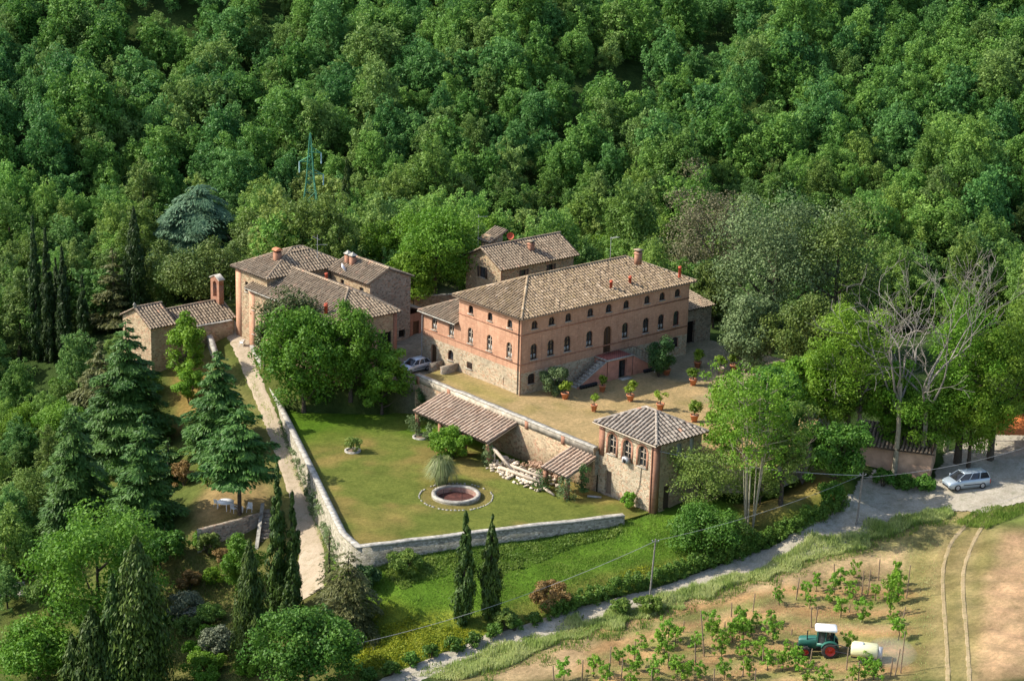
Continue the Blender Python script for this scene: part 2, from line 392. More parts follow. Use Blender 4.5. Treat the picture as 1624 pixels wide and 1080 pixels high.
def window(B, orig, ex, en, o, kind='cross', d=.24, label=None):
    """window (pane) > frame"""
    orig = np.asarray(orig, float); ex = np.asarray(ex, float); en = np.asarray(en, float)
    g = G(); opening_fill(g, orig, ex, en, o, d - .02)
    w = B.part(g, 'window', M['glass'] if kind != 'board' else M['wood_dark'])
    if label: w['label'] = label
    f = G(); Z = np.array([0, 0, 1.0])
    x0, x1, z0 = o['x0'], o['x1'], o['z0']; sp = o['z1'] - o['rise']; xc = (x0 + x1) / 2
    def bar(xa, xb, za, zb, t=.05, dep=d - .08, mat=0):
        c = orig + ex * (xa + xb) / 2 + Z * (za + zb) / 2 - en * dep
        f.obox(c, ex * (xb - xa) / 2, en * t / 2, Z * (zb - za) / 2, mat)
    b = .07
    bar(x0, x0 + b, z0, sp); bar(x1 - b, x1, z0, sp); bar(x0, x1, z0, z0 + b)
    if kind in ('cross', 'pale', 'plainx'):
        bar(xc - .04, xc + .04, z0, o['z1'] - .03)
        h = (o['z1'] - z0)
        for k in ((.36, .68) if h > 1.2 else (.55,)): bar(x0, x1, z0 + h * k - .035, z0 + h * k + .035)
        if h > 1.2 and kind != 'plainx':
            for s in (-1, 1):
                bar(xc + s * (x1 - x0) * .25 - (x1 - x0) * .17, xc + s * (x1 - x0) * .25 + (x1 - x0) * .17, z0 + .1, z0 + h * .32, .02, d - .05, 1)
    elif kind == 'grate':
        for k in range(1, 5): bar(x0 + (x1 - x0) * k / 5 - .02, x0 + (x1 - x0) * k / 5 + .02, z0, sp + o['rise'] * .7, .03, d - .2)
        for k in range(1, 4): bar(x0, x1, z0 + (o['z1'] - z0) * k / 4 - .02, z0 + (o['z1'] - z0) * k / 4 + .02, .03, d - .2)
    elif kind == 'shutter':
        for s in (x0 - .32, x1 + .02):
            bar(s, s + .30, z0, o['z1'], .05, -.035)
    # arched head of the frame
    if o['rise'] > 0:
        xs = np.linspace(x0, x1, 9)
        for a, c in zip(xs[:-1], xs[1:]):
            za, zc = arch_z(o, a), arch_z(o, c)
            Pt = lambda x, z, k: orig + ex * x + Z * z - en * k
            f.quad(Pt(a, za - b, d - .08), Pt(c, zc - b, d - .08), Pt(c, zc, d - .08), Pt(a, za, d - .08))
    mt = {'pale': M['timber'], 'plainx': M['timber'], 'red': M['wood_red']}.get(kind, M['wood_dark'])
    B.part(f, 'frame', [mt, M['glass_lit']], None).parent = w
    s = G(); c = orig + ex * xc + Z * (z0 - .04) + en * .03
    s.obox(c, ex * ((x1 - x0) / 2 + .08), en * .07, Z * .04)
    B.part(s, 'sill', M['step']).parent = w
    return w
"""tiled roof slope: convex planar polygon, first edge = eave (left to right seen from outside)"""
def tile_slope(g, P, period=.40, r=.135, expo=.48, th=.1, seed=0, deckmat=1):
    P = [np.asarray(p, float) for p in P]; rg = np.random.default_rng(seed + 11)
    e = P[1] - P[0]; e /= np.linalg.norm(e)
    n = np.cross(P[1] - P[0], P[2] - P[0]); n /= np.linalg.norm(n)
    if n[2] < 0: n = -n
    s = np.cross(n, e)
    if s[2] < 0: s = -s
    g.prism([p - n * th for p in P], n * th, deckmat)
    loc = [((p - P[0]) @ e, (p - P[0]) @ s) for p in P]
    xs = [q[0] for q in loc]; x = min(xs) + period * .35
    ang = np.linspace(0, math.pi, 6)
    VV = []; TT = []; CV = []; CT = []
    while x < max(xs) - .08:
        ts = []
        for i in range(len(loc)):
            (xa, ta), (xb, tb) = loc[i], loc[(i + 1) % len(loc)]
            if (xa - x) * (xb - x) <= 0 and abs(xa - xb) > 1e-9: ts.append(ta + (tb - ta) * (x - xa) / (xb - xa))
        if len(ts) >= 2:
            t0, t1 = min(ts), max(ts); t = t0 - .05; first = True
            colt = rg.uniform(-.08, .08)
            while t < t1 - .06:
                tb = min(t + expo + .06, t1)
                j = rg.normal(0, .020); z0 = .045 + rg.uniform(-.006, .012); r0, r1 = r, r * .86
                A = np.array([P[0] + e * (x + j + r0 * math.cos(q)) + s * t + n * (z0 + r0 * math.sin(q) * .85) for q in ang])
                Bq = np.array([P[0] + e * (x + j + r1 * math.cos(q)) + s * tb + n * (.012 + r1 * math.sin(q) * .85) for q in ang])
                ti = np.clip(rg.uniform(0, .85) + colt + (.15 if rg.random() < .1 else 0), 0, 1)
                for k in range(5): VV.append((A[k], A[k + 1], Bq[k + 1], Bq[k])); TT.append(ti)
                if first: CV.append(A); CT.append(.2); first = False
                t += expo
        x += period
    if VV:
        VV = np.array(VV); g.add(VV.reshape(-1, 3), np.arange(len(VV) * 4).reshape(-1, 4), 0, TT)
        g.add(np.array(CV).reshape(-1, 3), np.arange(len(CV) * 6).reshape(-1, 6), deckmat)
def ridge_tiles(g, a, b, r=.16, step=.42, seed=0):
    a = np.asarray(a, float); b = np.asarray(b, float); rg = np.random.default_rng(seed + 5)
    d = b - a; Ln = np.linalg.norm(d); d /= Ln; h = np.cross(d, (0, 0, 1.0)); h /= np.linalg.norm(h); u = np.cross(h, d)
    k = max(1, int(Ln / step)); st = Ln / k; ang = np.linspace(0, math.pi, 7)
    for i in range(k):
        p, q = a + d * st * i, a + d * (st * (i + 1) + .05)
        A = [p + h * r * math.cos(t) + u * (r * math.sin(t) - .02) for t in ang]; Bq = [q + h * r * .88 * math.cos(t) + u * (r * .88 * math.sin(t) - .04) for t in ang]
        g.add(A + Bq, [(j, j + 1, 7 + j + 1, 7 + j) for j in range(6)], 0, rg.uniform(0, 1))
        g.add(A, [tuple(range(7))], 0, .1)
def roof_obj(B, slopes, ridges, mat, name='roof', seed=0, period=.40, r=.135, deck=None):
    g = G()
    for i, P in enumerate(slopes): tile_slope(g, P, period, r, seed=seed * 17 + i)
    for i, (a, b) in enumerate(ridges): ridge_tiles(g, a, b, seed=seed * 13 + i)
    return B.part(g, name, [mat, deck or M['deck']])
# ------------------------------------------------------------------ terrain
EX = np.array([.75379, -.65711]); EY = np.array([.65711, .75379])      # across / away from the viewpoint, on the ground
def to_xy(u, v):
    du, dv = np.asarray(u) - CAM[0], np.asarray(v) - CAM[1]
    return du * EX[0] + dv * EX[1], du * EY[0] + dv * EY[1]
def to_uv(x, y): return CAM[0] + x * EX[0] + y * EY[0], CAM[1] + x * EX[1] + y * EY[1]
ZL = -4.2                                                                # the walled lawn
LAWN = [(-5.3, -17.5), (-4.7, -25.2), (-8.2, -25.0), (-33.4, -16.0), (-32.7, -12.7), (-16.4, 21.4), (-13.5, 17.5), (-5.3, 11.4)]
TERR = [(-5.1, 11.2), (-5.1, -17.6), (1.7, -17.6), (1.7, -28.5), (5.5, -31.5), (12.0, -30.5), (18, -26), (27, -20), (33, -8), (31, 5), (29, 12), (0.5, 12.2)]
anch = [  # px, py, z : heights read off the photo
 (330,505,-1.0),(372,517,-1.0),(385,548,-1.4),(399,590,-2.7),(420,640,-4.1),(440,690,-5.4),(458,745,-6.6),(478,800,-7.5),(494,850,-8.1),(498,930,-8.8),
 (430,690,-5.4),(455,800,-7.6),(470,850,-8.2),
 (1000,832,-4.4),(1035,815,-4.25),(1010,818,-4.3),
 (650,950,-7.0),(735,985,-7.6),(776,978,-7.4),(860,935,-6.4),(1000,900,-5.7),(1100,862,-5.4),(1190,800,-4.3),(1100,800,-4.1),(1250,780,-4.0),(1300,745,-3.2),
 (620,1075,-9.7),(740,1025,-8.7),(830,992,-7.9),(920,965,-7.2),(1020,937,-6.5),(1120,900,-5.9),(1220,862,-5.2),(1300,838,-4.9),(1380,800,-3.8),(1450,782,-3.3),(1530,790,-3.0),(1620,770,-2.6),(1620,720,-2.0),(1550,720,-2.2),
 (900,1075,-8.2),(760,1075,-9.1),(1000,1000,-7.2),(1100,1000,-6.7),(1200,960,-6.0),(1300,1035,-6.4),(1300,930,-5.8),(1400,880,-4.9),(1500,900,-4.3),(1600,1000,-3.2),(1600,860,-3.0),(1450,1070,-5.0),(1620,1075,-3.4),(1150,1075,-7.2),(1500,830,-3.5),
 (350,800,-7.5),(400,800,-7.5),(330,790,-7.6),(340,700,-6.6),(380,760,-7.0),(320,869,-9.7),(370,860,-9.6),(415,846,-9.5),(330,900,-10.6),(400,895,-10.4),(300,940,-12.5),(430,960,-11.0),(200,1060,-15),(100,850,-15),(0,950,-16),(150,720,-11),(270,640,-6.5),(250,590,-4.5),(290,590,-4.0),(60,640,-13),(0,760,-16),(320,1070,-14.2),
 (560,960,-8.4),(490,1010,-10.4),(560,1065,-10.6),(450,1075,-12.0),
 (1400,690,-1.6),(1330,680,-1.2),(1600,660,-1.4),(1500,640,-1.2),(1300,610,-.6),(1450,560,-.8),(1600,540,-1),
 (640,570,-.9),(600,570,-1.0),(660,600,-1.0),(560,560,-1.0),(680,490,-.2),(660,500,-.4),(720,470,.2),(600,480,-.5),(450,540,-1.2),(520,470,-.6),
 (240,575,-3.2),(200,560,-4.5),(180,600,-6),(320,480,-1.2),(420,470,-1.0),
]
A = []
for px_, py_, z_ in anch:
    p = atz(px_, py_, z_); A.append((*to_xy(p[0], p[1]), z_))
for (u, v, z) in [(8, -12, -.6), (15, -5, -.6), (12, 5, -.6), (22, -15, -.6), (25, 0, -.6), (14, -28, -.6), (5, 18, -.5), (15, 20, 0), (25, 20, 0), (30, 8, -.3),
                  (-20, 0, -6.2), (-12, 5, -6.0), (-25, -8, -6.5), (-10, -15, -6.0), (-31, -18, -5.4), (-28, -19.4, -5.1), (-24, -20.9, -5.0), (-19, -22.6, -4.9), (-14, -24.4, -4.85), (-9.5, -25.9, -4.7), (-34.2, -16.5, -6.4), (-34.0, -12.5, -7.5), (-12, 20, -1.5), (-8, 15, -1.2), (-13, 24, -1.7), (-5, 14, -.9), (-14, 27, -2.2),
                  (0, -30, -3.0), (5, -34.5, -1.6), (4, -38, -3.0), (11, -34, -1.2), (11, -39, -2.8), (18, -29, -.7), (36, -15, -.8), (40, 5, -1)]:
    A.append((*to_xy(u, v), z))
for x in (-160, -110, -80, -40, 0, 40, 80, 120, 170):
    s = 0 if x < 10 else min(1.0, (x - 10) / 60) * 4
    for y, z in ((262, -6), (272, -6.5), (290, -2), (310, 3.5), (340, 13), (370, 22), (400, 31), (470, 52), (560, 66)):
        A.append((x, y, z + (s if 290 <= y < 370 else 0) - (3 if x < -45 and y < 300 else 0)))
for x in (-160, -110, -80):
    for y, z in ((165, -20), (190, -19), (215, -18), (240, -14)): A.append((x, y, z))
for x in (75, 100, 130, 170):
    for y, z in ((165, -2), (190, -2), (215, -1.5), (240, -2)): A.append((x, y, z))
for x in (-160, -60, 0, 60, 160): A.append((x, 120, -12)); A.append((x, 60, -8))
A = np.array(A)
def rbf(x, y):
    return W_[-1] + np.sqrt((x[..., None] - A[:, 0]) ** 2 + (y[..., None] - A[:, 1]) ** 2 + 4.0) @ W_[:-1]
K = np.sqrt((A[:, None, 0] - A[None, :, 0]) ** 2 + (A[:, None, 1] - A[None, :, 1]) ** 2 + 4.0) - np.eye(len(A)) * .8
K = np.block([[K, np.ones((len(A), 1))], [np.ones((1, len(A))), np.zeros((1, 1))]])
W_ = np.linalg.solve(K, np.append(A[:, 2], 0))
gx = np.concatenate([np.arange(-230, -62, 4), np.arange(-62, 70, .6), np.arange(70, 240, 4)])
gy = np.concatenate([np.arange(90, 146, 4), np.arange(146, 262, .6), np.arange(262, 560, 3)])
GX, GY = np.meshgrid(gx, gy); GU, GV = to_uv(GX, GY)
GZ = np.concatenate([rbf(GX[i:i + 40], GY[i:i + 40]) for i in range(0, len(gy), 40)])
def vnoise(x, y, s, seed):
    r = np.random.default_rng(seed).random((64, 64)); x = x / s; y = y / s
    i = np.floor(x).astype(int); j = np.floor(y).astype(int); f = x - i; g_ = y - j; f = f * f * (3 - 2 * f); g_ = g_ * g_ * (3 - 2 * g_)
    a = r[i % 64, j % 64]; b = r[(i + 1) % 64, j % 64]; c = r[i % 64, (j + 1) % 64]; d = r[(i + 1) % 64, (j + 1) % 64]
    return (a * (1 - f) + b * f) * (1 - g_) + (c * (1 - f) + d * f) * g_ - .5
GZ = GZ + vnoise(GX, GY, 5.0, 1) * .25 + vnoise(GX, GY, 1.9, 2) * .14
GZ = GZ + np.where(GY > 270, vnoise(GX, GY, 26.0, 3) * 7 + vnoise(GX, GY, 55.0, 4) * 8, 0) * np.clip((GY - 270) / 30, 0, 1)
fa, fb = np.array([18.0, 300.0]), np.array([52.0, 352.0])                # a spur with a gully behind it
fd = (fb - fa) / np.linalg.norm(fb - fa); fn = np.array([-fd[1], fd[0]]); ft = (GX - fa[0]) * fd[0] + (GY - fa[1]) * fd[1]; fs = (GX - fa[0]) * fn[0] + (GY - fa[1]) * fn[1]
GZ = GZ + np.clip((ft + 12) / 20, 0, 1) * np.clip((85 - ft) / 20, 0, 1) * np.where(fs < 0, 6.5 * np.exp(fs / 16), 6.5 * np.clip(1 - fs / 5, 0, 1) - 3.0 * np.clip(fs / 5, 0, 1) * np.exp(-fs / 14))
mL = inpoly_np(GU, GV, LAWN); GZ = np.where(mL, np.minimum(GZ, ZL - .35), GZ)
mT = inpoly_np(GU, GV, TERR); GZ = np.where(mT, np.minimum(GZ, -.35), GZ)
FARM = [(-10.2, 18.0), (-3, 18.0), (-2, 24.8), (4, 24.8), (4, 32), (-1.8, 38.8), (-10.2, 38.8)]
def terr(u, v):
    x, y = to_xy(u, v)
    i = np.clip(np.searchsorted(gx, x) - 1, 0, len(gx) - 2); j = np.clip(np.searchsorted(gy, y) - 1, 0, len(gy) - 2)
    f = np.clip((x - gx[i]) / (gx[i + 1] - gx[i]), 0, 1); h = np.clip((y - gy[j]) / (gy[j + 1] - gy[j]), 0, 1)
    return (GZ[j, i] * (1 - f) + GZ[j, i + 1] * f) * (1 - h) + (GZ[j + 1, i] * (1 - f) + GZ[j + 1, i + 1] * f) * h
def hit(px_, py_):
    """the ground point seen at a photo position: terrain, lawn or terrace, whichever comes first"""
    best = None
    for z, poly in ((ZL, LAWN), (0.0, TERR)):
        p = atz(px_, py_, z)
        if inpoly(p[0], p[1], poly): best = p if best is None or np.linalg.norm(p - CAM) < np.linalg.norm(best - CAM) else best
    d = ray(px_, py_); t = np.arange(110.0, 600.0, .5); R = CAM + d * t[:, None]
    k = np.nonzero(R[:, 2] < terr(R[:, 0], R[:, 1]))[0]
    if len(k):
        a, b = t[k[0]] - .5, t[k[0]]
        for _ in range(12):
            m_ = (a + b) / 2; p = CAM + d * m_
            if p[2] < terr(p[0], p[1]): b = m_
            else: a = m_
        p = CAM + d * b
        if best is None or np.linalg.norm(p - CAM) < np.linalg.norm(best - CAM): best = p
    return best
def wpoly(pts): return [tuple(hit(*p)[:2]) for p in pts]
def scale_at(p): return FPX / ((np.asarray(p) - CAM) @ FW)     # photo pixels per metre there
# ground cover, zone by zone (outlines traced on the photo, laid on the ground)
C_ = np.empty(GX.shape + (3,)); C_[:] = (.055, .095, .028)                 # woodland floor
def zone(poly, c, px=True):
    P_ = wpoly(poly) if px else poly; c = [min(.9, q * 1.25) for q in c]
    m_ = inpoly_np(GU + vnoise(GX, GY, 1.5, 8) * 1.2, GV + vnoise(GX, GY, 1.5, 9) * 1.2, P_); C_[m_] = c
zone([(240,560),(330,490),(640,460),(720,460),(740,600),(660,660),(440,640),(520,850),(500,960),(620,1079),(0,1079),(0,900),(200,640)], (.10, .125, .035))
zone([(250,1079),(220,930),(310,820),(340,640),(270,570),(330,540),(420,640),(500,850),(520,940),(620,1020),(600,1079)], (.150, .150, .055))
zone([(270,570),(330,580),(330,680),(280,690)], (.26, .19, .07))
zone([(320,790),(330,770),(420,770),(420,815),(318,840)], (.36, .26, .13))
zone([(540,860),(585,866),(988,818),(1040,815),(1100,790),(1340,720),(1350,800),(1200,862),(1000,935),(800,1000),(640,1062),(560,1079),(500,1000),(520,930)], (.095, .185, .022))
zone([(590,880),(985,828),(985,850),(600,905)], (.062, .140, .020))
zone([(600,990),(760,975),(990,900),(1150,870),(1340,760),(1345,800),(1200,858),(1000,928),(860,980),(640,1060),(560,1075)], (.17, .185, .045))
zone([(590,960),(700,975),(820,1000),(660,1050),(560,1060)], (.20, .235, .030))
zone([(1160,800),(1220,740),(1310,735),(1330,770),(1200,840)], (.29, .235, .085))
zone([(600,470),(730,455),(760,600),(640,640),(560,580)], (.30, .27, .22))
zone([(655,466),(720,462),(722,500),(650,520)], (.33, .29, .21))
zone([(670,1079),(900,985),(1230,880),(1500,810),(1900,780),(1900,1079)], (.245, .220, .100))
zone([(760,1079),(960,990),(1240,905),(1430,868),(1440,905),(1260,930),(1050,985),(860,1079)], (.44, .32, .20))
zone([(860,1079),(1020,1000),(1250,925),(1400,890),(1450,1079)], (.34, .25, .145))
zone([(1440,1079),(1430,900),(1500,850),(1540,800),(1575,800),(1570,850),(1545,1079)], (.23, .20, .085))
for a_, b_ in ((1481, 1496), (1523, 1538)):
    zone([(a_,1079),(a_-2,960),(a_ - 4,900),(a_ + 12,850),(a_+40,805),(a_+62,800),(b_ + 16,850),(b_ - 2,900),(b_ ,960),(b_,1079)], (.34, .27, .145))
zone([(1550,1079),(1560,920),(1590,845),(1900,830),(1900,1079)], (.44, .30, .19))
zone([(1500,830),(1620,800),(1900,812),(1560,835)], (.16, .20, .06))
for k_ in range(6):                                                       # furrows between the vine rows
    y0 = 925 + k_ * 30
    zone([(880 - k_ * 10 + 60, y0 + 70), (1250, y0 + 4), (1450, y0 + 12), (1450, y0 + 22), (1250, y0 + 15), (880 - k_ * 10 + 60, y0 + 82)], (.41, .25, .13))
    zone([(880 - k_ * 10 + 60, y0 + 86), (1250, y0 + 19), (1450, y0 + 25), (1450, y0 + 31), (1250, y0 + 27), (880 - k_ * 10 + 60, y0 + 94)], (.165, .205, .055))
pl_ = wpoly([(1550,1079),(1560,920),(1590,845),(1623,830),(1900,830),(1900,1079)])
GZ = GZ + np.where(inpoly_np(GU, GV, pl_), .13 * np.sin(2 * math.pi * (GX * .55 + GY * .84 + vnoise(GX, GY, 4, 44) * 2) / 2.6), 0)
for _ in range(2): C_[1:-1, 1:-1] = (C_[1:-1, 1:-1] * 2 + C_[:-2, 1:-1] + C_[2:, 1:-1] + C_[1:-1, :-2] + C_[1:-1, 2:]) / 6
C_ = C_ * (1 + vnoise(GX, GY, 2.2, 41)[..., None] * .5 + vnoise(GX, GY, .9, 42)[..., None] * .35)
g = G(); ny, nx = GX.shape
idx = np.arange(ny * nx).reshape(ny, nx)
g.add(np.stack([GU, GV, GZ], -1).reshape(-1, 3), np.stack([idx[:-1, :-1], idx[:-1, 1:], idx[1:, 1:], idx[1:, :-1]], -1).reshape(-1, 4))
to = g.build('ground', M['ground'], smooth=True); tag(to, kind='structure')
ca = to.data.attributes.new('cover', 'FLOAT_COLOR', 'POINT'); ca.data.foreach_set('color', np.concatenate([C_.reshape(-1, 3), np.ones((ny * nx, 1))], 1).astype(np.float32).ravel())
# lawn and terrace platforms
POOL = (-17.4, -10.7)
def platform(name, poly, z, mat, depth, step=.5, amp=.05, hole=None, side=None, cover=None):
    g = G(); k = len(poly)
    g.add([(u, v, z - depth) for u, v in poly] + [(u, v, z - .06) for u, v in poly], [(i, (i + 1) % k, k + (i + 1) % k, k + i) for i in range(k)], 1)
    us = [p[0] for p in poly]; vs = [p[1] for p in poly]
    X, Y = np.meshgrid(np.arange(min(us), max(us), step), np.arange(min(vs), max(vs), step))
    # sheet: clipped grid cells, so that it can undulate a little
    import bmesh
    bm = bmesh.new(); f = bm.faces.new([bm.verts.new((u, v, z)) for u, v in poly])
    for x in np.arange(min(us) + step, max(us), step): bmesh.ops.bisect_plane(bm, geom=bm.verts[:] + bm.edges[:] + bm.faces[:], plane_co=(x, 0, 0), plane_no=(1, 0, 0))
    for y in np.arange(min(vs) + step, max(vs), step): bmesh.ops.bisect_plane(bm, geom=bm.verts[:] + bm.edges[:] + bm.faces[:], plane_co=(0, y, 0), plane_no=(0, 1, 0))
    bm.verts.ensure_lookup_table(); bm.verts.index_update()
    V = np.array([v.co for v in bm.verts]); V[:, 2] += vnoise(V[:, 0], V[:, 1], 4.0, 12) * amp * 2 + vnoise(V[:, 0], V[:, 1], 1.2, 13) * amp
    for fc in bm.faces:
        if hole and math.hypot(fc.calc_center_median().x - hole[0], fc.calc_center_median().y - hole[1]) < 2.1: continue
        g.S.append(np.array([len(fc.verts)])); g.L.append(np.array([v.index for v in fc.verts]) + g.n); g.M.append(np.array([0])); g.T.append(np.array([.5]))
    g.V.append(V); g.n += len(V); bm.free()
    o = g.build(name, [mat, side or mat]); W = np.array([v.co for v in o.data.vertices]); cc = cover(W[:, 0], W[:, 1])
    ca = o.data.attributes.new('cover', 'FLOAT_COLOR', 'POINT'); ca.data.foreach_set('color', np.concatenate([cc, np.ones((len(W), 1))], 1).astype(np.float32).ravel())
    return tag(o, kind='structure')
def lerp(a, b, t): return np.asarray(a) + (np.asarray(b) - np.asarray(a)) * np.clip(t, 0, 1)[:, None]
def lawn_cover(u, v):
    c = np.tile([.175, .210, .050], (len(u), 1)); n = vnoise(u, v, 5.5, 51) + vnoise(u, v, 1.7, 52) * .7
    c = lerp(c, np.tile([.30, .245, .085], (len(u), 1)), n * 2.4 + .06); d = np.hypot(u - POOL[0], v - POOL[1])
    c = lerp(c, np.tile([.27, .215, .085], (len(u), 1)), np.where(d < 3.6, .75, 0)); c = lerp(c, np.tile([.105, .205, .020], (len(u), 1)), (u + 11.5) / 3 * (v < 8) + (v - 6) / 8)
    s = np.sin((u * .8 + v * .6) * 3.2) * .05; return c * (1 + s)[:, None]
def terr_cover(u, v):
    c = np.tile([.51, .375, .205], (len(u), 1)); n = vnoise(u, v, 4.5, 53) + vnoise(u, v, 1.5, 54) * .8
    c = lerp(c, np.tile([.33, .285, .105], (len(u), 1)), n * 1.5 - .32); c = lerp(c, np.tile([.29, .29, .085], (len(u), 1)), (.6 - np.abs(u + 2.3) * .25) * (v > -1))
    c = lerp(c, np.tile([.40, .345, .26], (len(u), 1)), (u + v * .3 - 13) / 7 + n); return c
platform('lawn', LAWN, ZL, M['ground'], 1.6, .45, hole=POOL, cover=lawn_cover)
platform('terrace', TERR, 0.0, M['ground'], 2.6, .6, side=M['garden_stone'], cover=terr_cover)
# roads draped over the ground
def strip(name, pts, w, mat, off=.07, kindw=None):
    P_ = [hit(*p)[:2] for p in pts]; Q_ = []
    for i in range(len(P_) - 1):                                           # Catmull-Rom
        p0, p1, p2, p3 = P_[max(i - 1, 0)], P_[i], P_[i + 1], P_[min(i + 2, len(P_) - 1)]
        for t in np.linspace(0, 1, 14, endpoint=False):
            Q_.append(.5 * (2 * p1 + (p2 - p0) * t + (2 * p0 - 5 * p1 + 4 * p2 - p3) * t * t + (3 * p1 - p0 - 3 * p2 + p3) * t ** 3))
    Q_.append(P_[-1]); Q_ = np.array(Q_); n = len(Q_); ww = np.interp(np.linspace(0, 1, n), np.linspace(0, 1, len(w)), w)
    V = []; m_ = 9; rg = np.random.default_rng(3)
    for i in range(n):
        d = Q_[min(i + 1, n - 1)] - Q_[max(i - 1, 0)]; d /= np.linalg.norm(d); s = np.array([d[1], -d[0]])
        for k in range(m_):
            q = Q_[i] + s * (k / (m_ - 1) - .5) * (ww[i] + (rg.uniform(-.25, .25) if k in (0, m_ - 1) else 0))
            V.append((q[0], q[1], terr(q[0], q[1]) + off - (.09 if k in (0, m_ - 1) else 0)))
    F = [(i * m_ + k, i * m_ + k + 1, (i + 1) * m_ + k + 1, (i + 1) * m_ + k) for i in range(n - 1) for k in range(m_ - 1)]
    g = G(); g.add(V, F); return tag(g.build(name, mat, smooth=True), kind='structure')
strip('road', [(560,1108),(626,1080),(683,1058),(768,1025),(860,997),(927,975),(962,966),(1012,953),(1062,939),(1112,922),(1162,904),(1212,886),(1262,868),(1305,849),(1352,824),(1410,800)], [2.6, 2.6, 2.7, 2.8, 2.8, 2.8, 3.0, 3.4, 4.4, 6.5], M['road'])
strip('drive', [(318,512),(350,512),(375,530),(387,560),(400,595),(421,645),(441,695),(459,748),(476,800),(490,850),(494,900),(492,945)], [3.0, 3.2, 2.6, 1.7, 1.5, 1.6, 1.7, 1.8, 2.2, 2.6, 2.8], M['drive'])
def drape(name, poly, mat, step=.22, off=.075):
    P_ = wpoly(poly); X, Y = np.meshgrid(np.arange(min(p[0] for p in P_), max(p[0] for p in P_), step), np.arange(min(p[1] for p in P_), max(p[1] for p in P_), step))
    Z = terr(X, Y) + off; idx = np.arange(X.size).reshape(X.shape)
    mc = inpoly_np(X + step / 2 + vnoise(X, Y, 1.3, 5) * .8, Y + step / 2 + vnoise(X, Y, 1.3, 6) * .8, P_)[:-1, :-1]
    F = np.stack([idx[:-1, :-1], idx[:-1, 1:], idx[1:, 1:], idx[1:, :-1]], -1)[mc]
    g = G(); g.add(np.stack([X, Y, Z], -1).reshape(-1, 3), F); return tag(g.build(name, mat, smooth=True), kind='structure')
drape('gravel_yard', [(1345,815),(1360,770),(1385,745),(1420,765),(1480,775),(1500,720),(1560,690),(1640,690),(1640,795),(1560,812),(1500,812),(1430,818),(1380,832)], M['road'], off=.08)
M['track'] = speckle('bare_track', [(.34, .26, .145), (.40, .31, .185), (.245, .215, .095)], (.6, 1.4, 6.0), .05)
strip('field_track', [(1556,806),(1530,835),(1508,862),(1496,905),(1497,960),(1501,1020),(1504,1090)], [.7, .5, .36, .42, .36, .45], M['track'], .045)
strip('field_track', [(1578,806),(1556,838),(1540,868),(1528,910),(1529,960),(1534,1020),(1538,1090)], [.6, .45, .36, .45, .36, .42], M['track'], .045)
# ------------------------------------------------------------------ buildings
X_ = np.array([1.0, 0, 0]); Y_ = np.array([0, 1.0, 0]); Z_ = np.array([0, 0, 1.0])
def on_plane(px_, py_, p0, n):
    d = ray(px_, py_); n = np.asarray(n, float); return CAM + d * (((np.asarray(p0, float) - CAM) @ n) / (d @ n))
def slope_plane(P): 
    P = [np.asarray(p, float) for p in P]; return P[0], np.cross(P[1] - P[0], P[2] - P[0])
def chimney(B, p, w, d, h, mats, cap='slab', name='chimney'):
    p = np.asarray(p, float); g = G()
    g.box(p[0] - w / 2, p[0] + w / 2, p[1] - d / 2, p[1] + d / 2, p[2] - .6, p[2] + h, 0)
    o = None
    if cap == 'slab':
        g.box(p[0] - w / 2 - .08, p[0] + w / 2 + .08, p[1] - d / 2 - .08, p[1] + d / 2 + .08, p[2] + h * .72, p[2] + h * .80, 0)
        o = B.part(g, name, mats)
        c = G(); c.box(p[0] - w / 2 + .03, p[0] + w / 2 - .03, p[1] - d / 2 + .03, p[1] + d / 2 - .03, p[2] + h, p[2] + h + .16, 1)
        c.box(p[0] - w / 2 - .1, p[0] + w / 2 + .1, p[1] - d / 2 - .1, p[1] + d / 2 + .1, p[2] + h + .16, p[2] + h + .24, 0)
        B.part(c, 'cap', [M['tile_grey'], M['dark']]).parent = o
    elif cap == 'pyramid':
        o = B.part(g, name, mats); c = G(); z = p[2] + h
        c.box(p[0] - w / 2 + .04, p[0] + w / 2 - .04, p[1] - d / 2 + .04, p[1] + d / 2 - .04, z, z + .2, 1)
        q = [(p[0] - w / 2 - .12, p[1] - d / 2 - .12, z + .2), (p[0] + w / 2 + .12, p[1] - d / 2 - .12, z + .2), (p[0] + w / 2 + .12, p[1] + d / 2 + .12, z + .2), (p[0] - w / 2 - .12, p[1] + d / 2 + .12, z + .2)]
        t = (p[0], p[1], z + .62)
        c.poly(q[::-1]); [c.poly([q[i], q[(i + 1) % 4], t]) for i in range(4)]
        B.part(c, 'cap', [M['coping'], M['dark']]).parent = o
    elif cap == 'dome':
        o = B.part(g, name, mats); c = G(); z = p[2] + h
        c.box(p[0] - w / 2 + .05, p[0] + w / 2 - .05, p[1] - d / 2 + .05, p[1] + d / 2 - .05, z, z + .22, 1)
        r = w / 2 + .12; a = np.linspace(0, math.pi, 9)
        pts = [(p[0] + r * math.cos(t), p[1] - d / 2 - .1, z + .22 + r * .6 * math.sin(t)) for t in a]
        c.prism(pts, (0, d + .2, 0)); B.part(c, 'cap', [M['terracotta'], M['dark']]).parent = o
    return o
def flue(B, p, h=.9, r=.17):
    p = np.asarray(p, float); g = G()
    g.lathe(p, [(r, -.5), (r, h * .75), (r * 1.25, h * .75), (r * 1.25, h * .84), (r, h * .84), (r, h), (r * .7, h), (r * .7, h - .15), (.01, h - .15)], 12)
    return B.part(g, 'flue_pipe', M['flue'])
def pipe(B, pts, r=.06, mat='copper', name='downpipe'):
    g = G(); g.tube(pts, r, 8); return B.part(g, name, M[mat])

